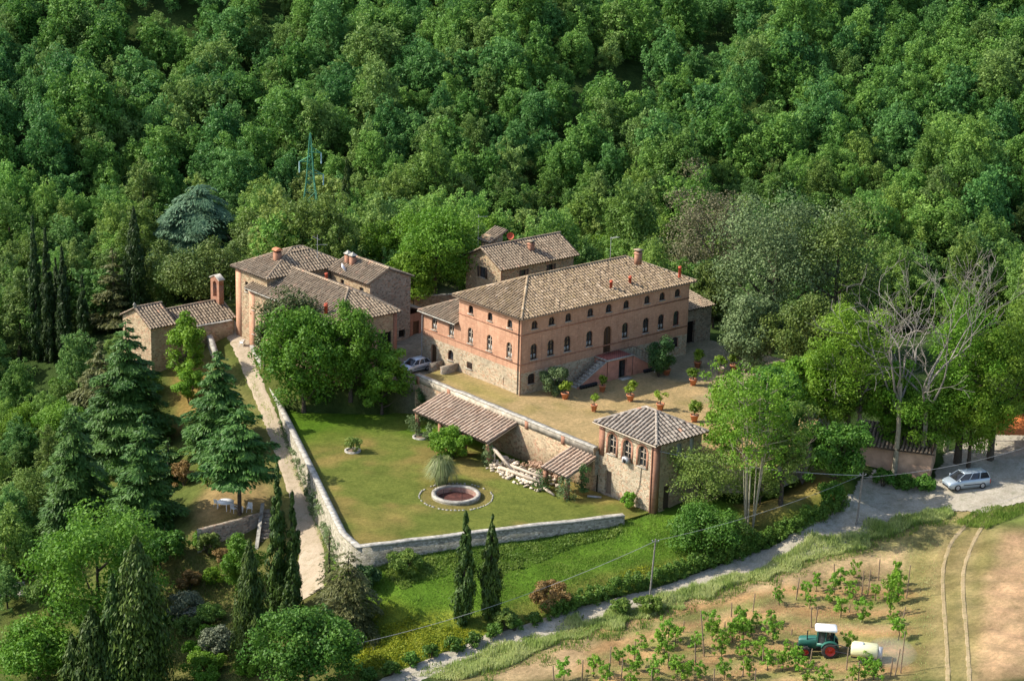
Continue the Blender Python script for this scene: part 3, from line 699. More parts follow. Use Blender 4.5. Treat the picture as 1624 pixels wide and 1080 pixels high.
# ---- the villa
B = Bld('villa', 'long three-storey brick villa with hipped tile roof and double outside staircase', 'villa', (12.5, 5, 0))
US = [1.83, 4.27, 6.68, 9.93, 12.68, 15.33, 18.54, 20.91, 23.33]; VS = [14.79, 11.77, 8.48, 5.22, 1.94]
g = G()
at = [op(u, .86, 7.12, 8.04, .38) for u in US]
mn = [op(u, .95, 3.70, 5.46, .42) for i, u in enumerate(US) if i != 4]
door = op(12.68, 1.2, 2.45, 5.50, .55)
lowg = [op(1.6, 1.0, 1.0, 2.15, .25), op(23.3, 1.05, 1.1, 2.35, .4)]
facade(g, (0, 0, 0), X_, -Y_, 25.2, -1.5, 8.75, at + mn + [door] + lowg, 2.4, 0, 1)
sat = [op(10.5 - v, .8, 7.05, 8.0, .38) for v in VS[2:]]; smn = [op(10.5 - v, .9, 3.65, 5.46, .42) for v in VS[2:]]
sml = [op(10.5 - 8.5, .95, .75, 1.5), op(10.5 - 2.4, .8, .45, 1.25)]
facade(g, (0, 10.5, 0), -Y_, -X_, 10.5, -1.5, 8.75, sat + smn + sml, 2.6, 0, 1)
amn = [op(16.8 - v, .9, 3.65, 5.30, .42) for v in VS[:2]]; alo = [op(16.8 - 14.8, .95, -1.1, 1.95, .45), op(16.8 - 11.8, .95, .85, 2.05, .45)]
facade(g, (0, 16.8, 0), -Y_, -X_, 6.3, -1.5, 5.5, amn + alo, 2.6, 0, 1)
facade(g, (9, 16.8, 0), -X_, Y_, 9, -1.5, 5.5, (), 2.6, 0, 1); facade(g, (9, 10.5, 0), Y_, X_, 6.3, -1.5, 5.5, (), 2.6, 0, 1)
facade(g, (25.2, 0, 0), Y_, X_, 10.5, -1.5, 8.75, (), 2.6, 0, 1); facade(g, (25.2, 10.5, 0), -X_, Y_, 25.2, -1.5, 8.75, [op(4 + 3 * k, .9, 3.7, 5.4, .4) for k in range(5)], 2.6, 0, 1)
B.part(g, 'wall', [M['stone'], M['brick']])
for o in at: window(B, (0, 0, 0), X_, -Y_, o, 'cross')
for i, o in enumerate(mn): window(B, (0, 0, 0), X_, -Y_, o, 'red' if i == 7 else 'cross', label='red-brown framed arched window at the far end' if i == 7 else None)
window(B, (0, 0, 0), X_, -Y_, lowg[0], 'grate'); window(B, (0, 0, 0), X_, -Y_, lowg[1], 'plain')
for o in sat: window(B, (0, 10.5, 0), -Y_, -X_, o, 'plain')
for o in smn: window(B, (0, 10.5, 0), -Y_, -X_, o, 'pale')
window(B, (0, 10.5, 0), -Y_, -X_, sml[0], 'grate'); 
g = G(); opening_fill(g, (0, 10.5, 0), -Y_, -X_, sml[1], .06); B.part(g, 'blind_window', M['stone'])
for o in amn: window(B, (0, 16.8, 0), -Y_, -X_, o, 'pale')
window(B, (0, 16.8, 0), -Y_, -X_, alo[1], 'plain')
g = G(); opening_fill(g, (0, 16.8, 0), -Y_, -X_, alo[0], .2); B.part(g, 'door', M['wood_door'])
for k in range(5): window(B, (25.2, 10.5, 0), -X_, Y_, op(4 + 3 * k, .9, 3.7, 5.4, .4), 'cross')
g = G(); opening_fill(g, (0, 0, 0), X_, -Y_, door, .18); g.box(12.65, 12.71, .12, .2, 2.45, 5.45, 1)
dr = B.part(g, 'door', [M['wood_door'], M['wood_dark']], None); dr['label'] = 'tall arched wooden door on the landing'
g = G()
for z in (6.62, 3.30): g.box(-.04, 25.24, -.05, -.003, z, z + .13)
g.box(-.05, -.003, -.05, 10.54, 6.62, 6.75); g.box(-.05, -.003, -.05, 16.84, 3.32, 3.42)
B.part(g, 'string_course', M['brick_red'])
RZ = 8.70; RT = 11.15
rs = [[(-.55, 11.05, RZ), (-.55, -.55, RZ), (5.25, 5.25, RT)], [(-.55, -.55, RZ), (25.75, -.55, RZ), (19.95, 5.25, RT), (5.25, 5.25, RT)],
      [(25.75, -.55, RZ), (25.75, 11.05, RZ), (19.95, 5.25, RT)], [(25.75, 11.05, RZ), (-.55, 11.05, RZ), (5.25, 5.25, RT), (19.95, 5.25, RT)]]
up = np.array([0, 0, .08])
def hips(*prs): return [(np.array(a) + up, np.array(b) + up) for a, b in prs]
roof_obj(B, rs, hips(((-.5, -.5, RZ), (5.25, 5.25, RT)), ((-.5, 11, RZ), (5.25, 5.25, RT)), ((5.25, 5.25, RT), (19.95, 5.25, RT)), ((25.7, -.5, RZ), (19.95, 5.25, RT)), ((25.7, 11, RZ), (19.95, 5.25, RT))), M['tile'], seed=1)
AZ_ = 5.42
ars = [[(-.45, 17.2, AZ_), (-.45, 10.48, AZ_), (4.5, 10.48, 7.4), (4.5, 13.0, 7.4)], [(9.4, 17.2, AZ_), (-.45, 17.2, AZ_), (4.5, 13.0, 7.4)], [(9.4, 10.52, AZ_), (9.4, 17.2, AZ_), (4.5, 13.0, 7.4), (4.5, 10.52, 7.4)]]
roof_obj(B, ars, hips(((-.4, 17.15, AZ_), (4.5, 13, 7.4)), ((4.5, 10.5, 7.4), (4.5, 13, 7.4)), ((9.3, 17.15, AZ_), (4.5, 13, 7.4))), M['tile_grey'], seed=2)
pn = slope_plane(rs[1])
for a, b in ((969, 457), (999, 450)): flue(B, on_plane(a, b, *pn))
pr_ = slope_plane(rs[2])
chimney(B, on_plane(1012, 411, *pr_), .6, .6, .85, [M['brick_red']])
flue(B, on_plane(1078, 433, *pr_), .75)
p = np.array([20.5, 8.3, 9.3]); g = G(); g.tube([p, p + (0, 0, 3.4)], .03, 5); g.tube([p + (-.1, 0, 3.3), p + (1.2, -.2, 3.3)], .022, 5)
for k in range(5): g.tube([p + (.1 + k * .22, -.25, 3.3), p + (.1 + k * .22, .22, 3.3)], .014, 4)
B.part(g, 'antenna', M['zinc'])
pipe(B, [(-.12, -.12, 8.3), (-.12, -.12, 6.4), (-.12, -.12, -.2)]); pipe(B, [(-.08, .35, 8.3), (-.08, .35, 6.4), (-.08, .35, -.3)], .05, 'iron')
pipe(B, [(-.1, 16.85, 5.4), (-.1, 16.85, -1.3)], .06, 'zinc')
g = G(); g.tube([(-.62, 11.0, RZ - .06), (-.62, -.62, RZ - .06), (25.7, -.62, RZ - .06)], .05, 6); B.part(g, 'gutter', M['timber_old'])  # thin and dark: its colour carries the shadow along the eave
g = G(); g.tube([(-.52, 17.2, AZ_ - .05), (-.52, 10.6, AZ_ - .05)], .08, 6); B.part(g, 'gutter', M['coping'])
# landing, double stairs, railing
g = G(); ldo = op(2.3, 1.25, 0, 2.1)
facade(g, (10.9, -2.1, 0), X_, -Y_, 3.7, -.4, 2.3, [ldo], None, 0, 0, .35); g.quad((10.9, 0, -.4), (10.9, -2.1, -.4), (10.9, -2.1, 2.3), (10.9, 0, 2.3)); g.quad((14.6, -2.1, -.4), (14.6, 0, -.4), (14.6, 0, 2.3), (14.6, -2.1, 2.3))
B.part(g, 'landing_wall', M['plaster_pink'])
g = G(); g.box(10.75, 14.75, -2.22, -.004, 2.3, 2.42, 1); g.box(10.95, 14.55, -2.0, -.006, 2.42, 2.435, 0); B.part(g, 'landing', [M['landing_red'], M['step']])
g = G(); opening_fill(g, (10.9, -2.1, 0), X_, -Y_, ldo, .33); g.box(13.15, 13.21, -1.85, -1.77, 0, 2.1, 1); g.box(12.6, 13.8, -1.83, -1.77, .95, 1.0, 1)
lw = B.part(g, 'door', [M['glass'], M['iron']]); lw['label'] = 'dark glazed door under the landing'
g = G(); g.box(12.45, 14.0, -2.9, -2.12, -.05, .09); B.part(g, 'doorstep', M['step'])
for (ua, ub) in ((10.75, 6.5), (14.75, 18.6)):
    g = G(); n = 10
    for k in range(n):
        z = 2.42 * (1 - (k + 1) / (n + .5)); a = ua + (ub - ua) * k / n; b = ua + (ub - ua) * (k + 1) / n
        g.box(min(a, b), max(a, b) + .03, -1.95, -.75, z - .35, z)
    B.part(g, 'staircase', M['step'])
    g = G(); s = 1 if ub > ua else -1
    g.prism([(ua, -1.98, 2.25), (ub, -1.98, .15), (ub, -1.98, -.3), (ua, -1.98, -.3)], (0, -.14, 0))
    B.part(g, 'stair_wall', M['plaster_pink'])
    g = G(); g.prism([(ua, -1.98, 2.42), (ub, -1.98, .24), (ub, -1.98, .14), (ua, -1.98, 2.3)], (0, -.16, 0)); B.part(g, 'stair_coping', M['step'])
    g = G(); g.tube([(ua, -2.0, 3.35), (ub, -2.0, 1.15)], .025, 5)
    for k in range(9): u = ua + (ub - ua) * k / 8; z = 2.35 - 2.2 * k / 8; g.tube([(u, -2.0, z), (u, -2.0, z + 1.0)], .018, 4)
    B.part(g, 'railing', M['iron'])
    g = G()
    for k in range(7):
        u = ua + (ub - ua) * (.42 + k * .085); g.lathe((u, -2.35, 0), [(.01, 0), (.15, 0), (.19, .36), (.16, .36), (.14, .30), (.01, .30)], 8)
    st_ = g.build('flowerpot_row', M['iron']); tag(st_, 'row of dark pots lined up along the %s staircase wall' % ('left' if ub < ua else 'right'), 'flowerpots')
g = G(); g.tube([(10.85, -2.1, 3.4), (14.65, -2.1, 3.4)], .025, 5)
for k in range(13): u = 10.85 + 3.8 * k / 12; g.tube([(u, -2.1, 2.4), (u, -2.1, 3.4)], .016, 4)
B.part(g, 'railing', M['iron'])
# low brick bays and steps at the annex
g = G(); g.box(-2.3, -.02, 10.35, 10.75, -1.3, .85); B.part(g, 'stub_wall', M['stone_grey'])
g = G(); g.box(-1.9, -.02, 12.95, 13.3, -1.4, .5); B.part(g, 'stub_wall', M['stone_grey'])

# ---- outbuilding beside the villa, in the trees' shade
B = Bld('outbuilding', 'low shaded outbuilding with a dark gateway joined to the far end of the villa', 'outbuilding', (28.5, 5, 0))
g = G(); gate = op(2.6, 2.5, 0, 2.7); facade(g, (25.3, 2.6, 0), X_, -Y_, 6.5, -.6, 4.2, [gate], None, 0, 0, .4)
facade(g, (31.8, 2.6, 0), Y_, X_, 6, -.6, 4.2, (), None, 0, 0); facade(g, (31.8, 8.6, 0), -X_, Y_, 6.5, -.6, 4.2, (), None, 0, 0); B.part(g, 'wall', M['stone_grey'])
g = G(); opening_fill(g, (25.3, 2.6, 0), X_, -Y_, gate, .35); B.part(g, 'gate', M['dark'])  # near-black fill: the gateway's shade is put into the colour
roof_obj(B, [[(25.3, 2.2, 4.2), (32.1, 2.2, 4.2), (32.1, 8.9, 5.4), (25.3, 8.9, 5.4)]], [], M['tile_grey'], seed=9)

# ---- stone house behind the villa
B = Bld('stone_house', 'rough stone house with a gabled tile roof standing behind the long villa', 'house', (23.4, 27.3, 0))
g = G(); wg = op(3.1, 1.15, 4.0, 5.3); facade(g, (17.6, 30.6, 0), -Y_, -X_, 6.6, -1.5, 6.0, [wg], None, 0, 0, gable=(3.3, 7.7))
wr = [op(3.6, .8, 4.0, 5.2), op(8, .8, 4.0, 5.2)]; facade(g, (17.6, 24, 0), X_, -Y_, 11.7, -1.5, 6.0, wr, None, 0, 0)
facade(g, (29.3, 24, 0), Y_, X_, 6.6, -1.5, 6.0, (), None, 0, 0, gable=(3.3, 7.7)); facade(g, (29.3, 30.6, 0), -X_, Y_, 11.7, -1.5, 6.0, (), None, 0, 0); B.part(g, 'wall', M['stone_tan'])
window(B, (17.6, 30.6, 0), -Y_, -X_, wg, 'shutter', label='window with open brown shutters in the gable')
for o in wr: window(B, (17.6, 24, 0), X_, -Y_, o, 'shutter')
hs = [[(17.0, 23.4, 5.85), (29.9, 23.4, 5.85), (29.9, 27.3, 7.85), (17.0, 27.3, 7.85)], [(29.9, 31.2, 5.85), (17.0, 31.2, 5.85), (17.0, 27.3, 7.85), (29.9, 27.3, 7.85)]]
roof_obj(B, hs, hips(((17, 27.3, 7.85), (29.9, 27.3, 7.85))), M['tile_grey'], seed=3)
p = on_plane(842, 396, *slope_plane(hs[0])); chimney(B, p, .62, .62, .9, [M['brick_red']])
g = G(); g.box(20.2, 22.4, 29.5, 31.0, 5.6, 8.2); B.part(g, 'turret', M['stone_tan'])
roof_obj(B, [[(19.9, 31.3, 7.6), (19.9, 28.9, 7.6), (22.7, 28.9, 8.9), (22.7, 31.3, 8.9)]], [], M['tile_grey'], 'turret_roof', seed=4)
g = G(); c = np.array([21.9, 27.5, 8.55]); ax = np.array([-.62, -.72, .3]); ax /= np.linalg.norm(ax); a = np.cross(ax, Z_); a /= np.linalg.norm(a); b = np.cross(ax, a)
R_ = [c + ax * (.25 * r * r) + (a * math.cos(t) + b * math.sin(t)) * .45 * r for r in (.0, .5, 1.0) for t in np.linspace(0, 2 * math.pi, 15)[:-1]]
g.add(R_, [(i * 14 + k, i * 14 + (k + 1) % 14, (i + 1) * 14 + (k + 1) % 14, (i + 1) * 14 + k) for i in range(2) for k in range(14)]); g.tube([c + ax * .02, c - (0, 0, .9)], .04, 6)
B.part(g, 'satellite_dish', M['flue'])
pipe(B, [(17.5, 23.9, 5.8), (17.5, 23.9, 0)], .06)
g = G(); g.tube([(19.3, 30.5, 7), (19.3, 30.5, 11)], .03, 5); g.tube([(19.3, 30.5, 10.7), (20.4, 30.0, 10.7)], .02, 4); B.part(g, 'antenna', M['zinc'])

# ---- farmhouse of three joined wings
B = Bld('farmhouse', 'rambling old stone farmhouse of three joined wings with weathered tile roofs', 'farmhouse', (-6, 27, -1))
g = G()
wa = [op(.8, .55, 3.1, 4.7), op(.8, .5, .2, 1.1), op(3.2, .75, 2.9, 4.4)] + [op(x, .8, 2.9, 4.3) for x in (7, 10.5, 14)]
facade(g, (-11, 35.2, 0), -Y_, -X_, 17.4, -4.0, 5.65, wa, None, 0, 0)
pd = op(6.4, 1.8, -1.0, 3.4); pw = op(2.2, 1.2, 1.6, 3.2); facade(g, (-11, 17.8, 0), X_, -Y_, 8, -4, 5.65, [pd, pw], None, 0, 0); facade(g, (-3, 17.8, 0), Y_, X_, 6.7, -3, 5.65, (), None, 0, 0)
facade(g, (-6.5, 35.2, 0), -X_, Y_, 4.5, -4, 5.65, (), None, 0, 0)
B.part(g, 'wall', M['stone_tan'], None)
for o in wa: window(B, (-11, 35.2, 0), -Y_, -X_, o, 'red' if o['x0'] < 1 else 'plain')
window(B, (-11, 17.8, 0), X_, -Y_, pw, 'plain'); g = G(); opening_fill(g, (-11, 17.8, 0), X_, -Y_, pd, .23); B.part(g, 'door', M['dark'])  # doorway filled near-black, its inner shade painted on a sheet
g = G(); g.box(-11.03, -10.6, 34.1, 35.23, -4, 5.6); B.part(g, 'brick_quoin', M['brick'])
g = G(); g.box(-3.5, -2.96, 17.76, 17.8, -2, 5.5); B.part(g, 'brick_quoin', M['brick_red'])
BE = 5.6; bs = [[(-11.45, 35.5, BE), (-11.45, 17.4, BE), (-6.4, 22.2, 7.75), (-6.4, 34.9, 7.75)], [(-11.45, 17.4, BE), (-2.6, 17.4, BE), (-6.4, 22.2, 7.75)],
     [(-2.6, 17.4, BE), (-1.75, 24.4, BE + .1), (-6.4, 22.2, 7.75)], [(-1.75, 24.4, BE + .1), (-1.75, 34, BE + .1), (-6.4, 34.9, 7.75), (-6.4, 22.2, 7.75)], [(-6.4, 35.5, 7.7), (-11.45, 35.5, BE), (-6.4, 34.9, 7.75)]]
roof_obj(B, bs, hips(((-11.4, 17.45, BE), (-6.4, 22.2, 7.75)), ((-2.7, 17.5, BE), (-6.4, 22.2, 7.75)), ((-6.4, 22.2, 7.75), (-6.4, 34.9, 7.75)), ((-11.4, 35.45, BE), (-6.4, 35.1, 7.75))), M['tile_grey'], seed=5)
g = G(); facade(g, (-10.3, 39, 0), -Y_, -X_, 6.4, -4, 7.25, [op(2.2, .6, 4.6, 5.8)], None, 0, 0); facade(g, (.4, 39, 0), -X_, Y_, 10.7, -4, 7.25, (), None, 0, 0); facade(g, (-10.3, 32.6, 0), X_, -Y_, 10.7, 3, 7.25, (), None, 0, 0); facade(g, (.4, 32.6, 0), Y_, X_, 6.4, -2, 7.25, (), None, 0, 0)
B.part(g, 'wall', M['stone_tan'])
window(B, (-10.3, 39, 0), -Y_, -X_, op(2.2, .6, 4.6, 5.8), 'plain')
g = G(); g.box(-10.33, -10.3, 37.9, 39.02, -4, 7.1); B.part(g, 'brick_quoin', M['brick'])
AE = 7.2; as_ = [[(-10.8, 39.5, AE), (-10.8, 32.1, AE), (-5.4, 35.0, 8.95), (-5.4, 36.6, 8.95)], [(-10.8, 32.1, AE), (.9, 32.1, AE), (-2.6, 35.0, 8.95), (-5.4, 35.0, 8.95)], [(.9, 32.1, AE), (.9, 39.5, AE), (-2.6, 36.6, 8.95), (-2.6, 35, 8.95)], [(.9, 39.5, AE), (-10.8, 39.5, AE), (-5.4, 36.6, 8.95), (-2.6, 36.6, 8.95)]]
# flat top between the hips is closed by a short pair of slopes
roof_obj(B, as_ + [[(-5.4, 36.6, 8.95), (-5.4, 35.0, 8.95), (-4.6, 35.8, 9.2)], [(-5.4, 35, 8.95), (-2.6, 35, 8.95), (-3.4, 35.8, 9.2), (-4.6, 35.8, 9.2)], [(-2.6, 35, 8.95), (-2.6, 36.6, 8.95), (-3.4, 35.8, 9.2)], [(-2.6, 36.6, 8.95), (-5.4, 36.6, 8.95), (-4.6, 35.8, 9.2), (-3.4, 35.8, 9.2)]],
         hips(((-10.7, 39.4, AE), (-4.6, 35.8, 9.2)), ((-10.7, 32.2, AE), (-4.6, 35.8, 9.2)), ((-4.6, 35.8, 9.2), (-3.4, 35.8, 9.2)), ((.8, 32.2, AE), (-3.4, 35.8, 9.2))), M['tile_grey'], seed=6)
g = G(); wc = [op(32 - 26.1, .8, 5.2, 6.2), op(32 - 29.8, .7, 5.6, 6.3)]
facade(g, (-1.7, 32, 0), -Y_, -X_, 7.5, 3, 7.15, wc, None, 0, 0); facade(g, (-1.7, 24.5, 0), X_, -Y_, 5.9, -2, 7.15, [op(4.7, .9, -.2, .7)], None, 1, 1, gable=(2.6, 8.35)); facade(g, (4.2, 24.5, 0), Y_, X_, 7.5, -2, 7.15, (), None, 0, 0); facade(g, (4.2, 32, 0), -X_, Y_, 5.9, -2, 7.15, (), None, 0, 0, gable=(3.3, 8.35))
B.part(g, 'wall', [M['stone_tan'], M['stone_grey']])
for o in wc: window(B, (-1.7, 32, 0), -Y_, -X_, o, 'red')
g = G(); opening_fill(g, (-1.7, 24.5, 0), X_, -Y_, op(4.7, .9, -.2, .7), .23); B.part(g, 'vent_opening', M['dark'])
cs = [[(-2.15, 32.3, 7.0), (-2.15, 24.3, 7.0), (.9, 24.3, 8.42), (.9, 32.3, 8.42)], [(4.6, 24.3, 6.9), (4.6, 32.3, 6.9), (.9, 32.3, 8.42), (.9, 24.3, 8.42)]]
roof_obj(B, cs, hips(((.9, 24.3, 8.42), (.9, 32.3, 8.42))), M['tile_grey'], seed=7)
chimney(B, on_plane(440, 412, *slope_plane(as_[0])), .75, .7, .9, [M['brick_red']], 'dome')
for a, b in ((552, 416), (559.5, 419)): chimney(B, on_plane(a, b, *slope_plane(cs[0])), .6, .6, .85, [M['brick_red']], 'pyramid')
flue(B, on_plane(517, 499, *slope_plane(bs[0])), 1.3, .2); flue(B, on_plane(517.5, 441, *slope_plane(bs[0])), .6, .17)
g = G(); p = on_plane(545, 430, *slope_plane(cs[0])); g.obox(p + (0, 0, .45), np.array([.25, .32, .1]), np.array([-.2, .1, .28]) * 1.0, np.array([.02, -.03, .03])); g.tube([p, p + (0, 0, .4)], .03, 5); B.part(g, 'satellite_dish', M['white_plastic'])
g = G(); p = np.array([-2.6, 33.5, 7.6]); g.tube([p, p + (0, 0, 3.4)], .03, 5); g.tube([p + (-.2, .1, 2.2), p + (1.0, -.6, 2.2)], .022, 4); g.tube([p + (-.5, .3, 3.2), p + (.2, -.2, 2.8)], .03, 4); B.part(g, 'antenna', M['zinc'])
g = G(); g.tube([(-11.5, 35.4, BE - .06), (-11.5, 17.5, BE - .06)], .07, 6); B.part(g, 'gutter', M['coping'])

B = Bld('outhouse', 'small red brick outhouse at the foot of the tall farmhouse gable', 'outhouse', (5.4, 26.5, -.8))
g = G(); facade(g, (4.3, 25, 0), X_, -Y_, 2.4, -2, 2.2, [op(1.2, .9, -.8, 1.2)], None, 0, 0); facade(g, (6.7, 25, 0), Y_, X_, 3.5, -2, 2.2, (), None, 0, 0); facade(g, (6.7, 28.5, 0), -X_, Y_, 2.4, -2, 2.2, (), None, 0, 0); B.part(g, 'wall', M['brick_red'])
g = G(); opening_fill(g, (4.3, 25, 0), X_, -Y_, op(1.2, .9, -.8, 1.2), .2); B.part(g, 'door', M['wood_door'])
roof_obj(B, [[(7.0, 24.8, 2.2), (7.0, 28.7, 2.2), (4.25, 28.7, 3.2), (4.25, 24.8, 3.2)]], [], M['tile_grey'], seed=8)

# ---- chapel with bell gable
B = Bld('chapel', 'small stone chapel with a brick bell gable and long low tile roof', 'chapel', (-16, 43, -3))
g = G(); facade(g, (-21.3, 46.2, 0), -Y_, -X_, 6.2, -6, 1.45, (), None, 0, 0, gable=(3.1, 2.95)); facade(g, (-21.3, 40.0, 0), X_, -Y_, 3.2, -6, 1.45, (), None, 0, 0); facade(g, (-18.1, 46.2, 0), -X_, Y_, 3.2, -6, 1.45, (), None, 0, 0); facade(g, (-18.1, 40, 0), Y_, X_, 6.2, -2, 1.45, (), None, 0, 0, gable=(3.1, 2.95))
facade(g, (-18.1, 40.5, 0), X_, -Y_, 8.4, -6, .65, [op(4.4, .7, -1.8, -.6)], None, 0, 0); facade(g, (-9.7, 40.5, 0), Y_, X_, 5.2, -4, .65, (), None, 0, 0, gable=(2.6, 2.0)); facade(g, (-9.7, 45.7, 0), -X_, Y_, 8.4, -5, .65, (), None, 0, 0)
B.part(g, 'wall', M['stone_tan']); window(B, (-18.1, 40.5, 0), X_, -Y_, op(4.4, .7, -1.8, -.6), 'grate')
c1 = [[(-21.6, 39.6, 1.35), (-17.9, 39.6, 1.35), (-17.9, 43.1, 3.05), (-21.6, 43.1, 3.05)], [(-17.9, 46.6, 1.35), (-21.6, 46.6, 1.35), (-21.6, 43.1, 3.05), (-17.9, 43.1, 3.05)]]
roof_obj(B, c1, hips(((-21.6, 43.1, 3.05), (-17.9, 43.1, 3.05))), M['tile_grey'], seed=10)
c2 = [[(-17.85, 40.1, .55), (-9.5, 40.1, .55), (-9.5, 43.1, 2.1), (-17.85, 43.1, 2.1)], [(-9.5, 46.1, .55), (-17.85, 46.1, .55), (-17.85, 43.1, 2.1), (-9.5, 43.1, 2.1)]]
roof_obj(B, c2, hips(((-17.85, 43.1, 2.1), (-9.5, 43.1, 2.1))), M['tile_grey'], seed=11)
g = G(); bx = -10.6; v0, v1, vm = 42.2, 44.0, 43.1
def bell_slab(P): g.prism([(bx, v, z) for v, z in P], (.65, 0, 0))
bell_slab([(v0, 1.2), (v0 + .5, 1.2), (v0 + .5, 4.1), (v0, 4.1)]); bell_slab([(v1 - .5, 1.2), (v1, 1.2), (v1, 4.1), (v1 - .5, 4.1)]); bell_slab([(v0 + .5, 1.2), (v1 - .5, 1.2), (v1 - .5, 2.55), (v0 + .5, 2.55)])
arc = [(vm + .4 * math.cos(t), 4.1 + .4 * math.sin(t)) for t in np.linspace(0, math.pi, 9)]
bell_slab([(v1, 4.1), (v1, 4.75), (vm, 5.15)] + arc[4::-1][:0] + [(vm, 4.5)] + [arc[i] for i in (3, 2, 1, 0)]); bell_slab([(vm, 5.15), (v0, 4.75), (v0, 4.1)] + [arc[i] for i in (8, 7, 6, 5)] + [(vm, 4.5)])
bg_ = B.part(g, 'bell_gable', M['brick_red'])
g = G()
for s, a, b in ((1, v0 - .15, vm), (-1, v1 + .15, vm)): g.prism([(bx - .1, a, 4.7), (bx - .1, b, 5.17), (bx - .1, b, 5.29), (bx - .1, a, 4.82)], (.85, 0, 0))
B.part(g, 'coping', M['coping']).parent = bg_
g = G(); g.lathe((bx + .33, vm, 3.5), [(.02, .5), (.1, .45), (.14, .2), (.22, 0), (.2, 0)], 12); B.part(g, 'bell', M['iron']).parent = bg_
g = G(); g.lathe((-21.5, 43.1, 3.05), [(.16, 0), (.16, .3), (.24, .34), (.05, .62)], 8); B.part(g, 'finial', M['coping'])

# ---- square corner tower (garden pavilion)
B = Bld('pavilion', 'square stone and brick pavilion with three arched windows at the lawn corner', 'pavilion', (-1.5, -21.6, -4.2))
tw = [op(v, 1.15, .1, 2.25, .45) for v in (1.85, 4.0, 6.15)]; td = op(1.5, .95, -4.25, -1.75)
g = G(); facade(g, (-4.7, -17.6, 0), -Y_, -X_, 8.0, -5.4, 3.05, tw + [td], None, 0, 0, .3)
te = op(1.8, .95, -4.2, -1.7); facade(g, (-4.7, -25.6, 0), X_, -Y_, 6.3, -6, 3.05, [te], None, 1, 1, .3)
facade(g, (1.6, -25.6, 0), Y_, X_, 8, -5.4, 3.05, [op(4, 1, 0, 2.1)], None, 0, 0); facade(g, (1.6, -17.6, 0), -X_, Y_, 6.3, -5.4, 3.05, (), None, 0, 0); B.part(g, 'wall', [M['stone'], M['stone_tan']])
for o in tw: window(B, (-4.7, -17.6, 0), -Y_, -X_, o, 'plainx', .3)
for o, a, e, n_ in ((td, (-4.7, -17.6, 0), -Y_, -X_), (te, (-4.7, -25.6, 0), X_, -Y_)):
    g = G(); opening_fill(g, a, e, n_, o, .26); B.part(g, 'door', M['wood_dark'] if o is te else M['timber_old'])
g = G()
def surround(o):
    n = 8; P = lambda x, z: np.array([-4.73, -17.6 - x, z])
    for a, b in ((o['x0'] - .28, o['x0'] - .004), (o['x1'] + .004, o['x1'] + .28)): g.box(-4.73, -4.70, -17.6 - b, -17.6 - a, o['z0'] - .1, o['z1'] - o['rise'])
    xs = np.linspace(o['x0'], o['x1'], n + 1)
    for xa, xb in zip(xs[:-1], xs[1:]):
        f = lambda x: (x - (o['x0'] + o['x1']) / 2) * 1.45 + (o['x0'] + o['x1']) / 2
        za, zb = arch_z(o, xa), arch_z(o, xb); h = lambda z: o['z1'] - o['rise'] + (z - o['z1'] + o['rise']) * 1.55 + .004
        g.quad(P(xa, za), P(xb, zb), P(f(xb), h(zb)), P(f(xa), h(za)))
for o in tw: surround(o)
B.part(g, 'brick_surround', M['brick_red'])
g = G(); g.box(-4.74, -4.4, -18.35, -17.56, -.4, 3.0); B.part(g, 'brick_quoin', M['brick_red'])
g = G(); g.box(-4.75, -4.1, -25.65, -25.0, -5.4, 3.0); B.part(g, 'brick_quoin', M['brick_red'])
for a_, b_, c_, d_ in ((-1.9, -1.25, -.4, 2.4), (-.1, .45, .3, 2.6)): g = G(); g.box(a_, b_, -25.64, -25.6, c_, d_); B.part(g, 'plaster_panel', M['coping'])
TE = 3.0; a1, a2 = (-1.5, -20.7, 4.75), (-1.5, -22.2, 4.75)
ts = [[(-5.15, -17.1, TE), (-5.15, -26.1, TE), a2, a1], [(-5.15, -26.1, TE), (2.05, -26.1, TE), a2], [(2.05, -26.1, TE), (2.05, -17.1, TE), a1, a2], [(2.05, -17.1, TE), (-5.15, -17.1, TE), a1]]
roof_obj(B, ts, hips(((-5.1, -17.15, TE), a1), ((-5.1, -26.05, TE), a2), (a1, a2), ((2, -26.05, TE), a2), ((2, -17.15, TE), a1)), M['tile_tower'], seed=12, period=.5, r=.16)
g = G(); g.tube([(-5.25, -17.1, TE - .06), (-5.25, -26.1, TE - .06)], .07, 6); B.part(g, 'gutter', M['timber'])
pipe(B, [(-4.82, -25.2, 2.95), (-4.82, -25.2, -4.5)], .05)
g = G(); g.obox((-5.0, -21.8, .28), np.array([.22, 0, 0]), np.array([0, .36, 0]), np.array([0, 0, .30])); g.lathe((-5.23, -21.8, .28), [(.22, 0), (.22, -.02), (.02, -.02)], 12, 1, axis='x'); B.part(g, 'air_conditioner', [M['zinc'], M['iron']])
g = G(); g.tube([(-4.75, -23.75, .0), (-4.76, -23.6, -2), (-4.76, -22.6, -4.1)], .03, 5); B.part(g, 'hose', M['iron'])

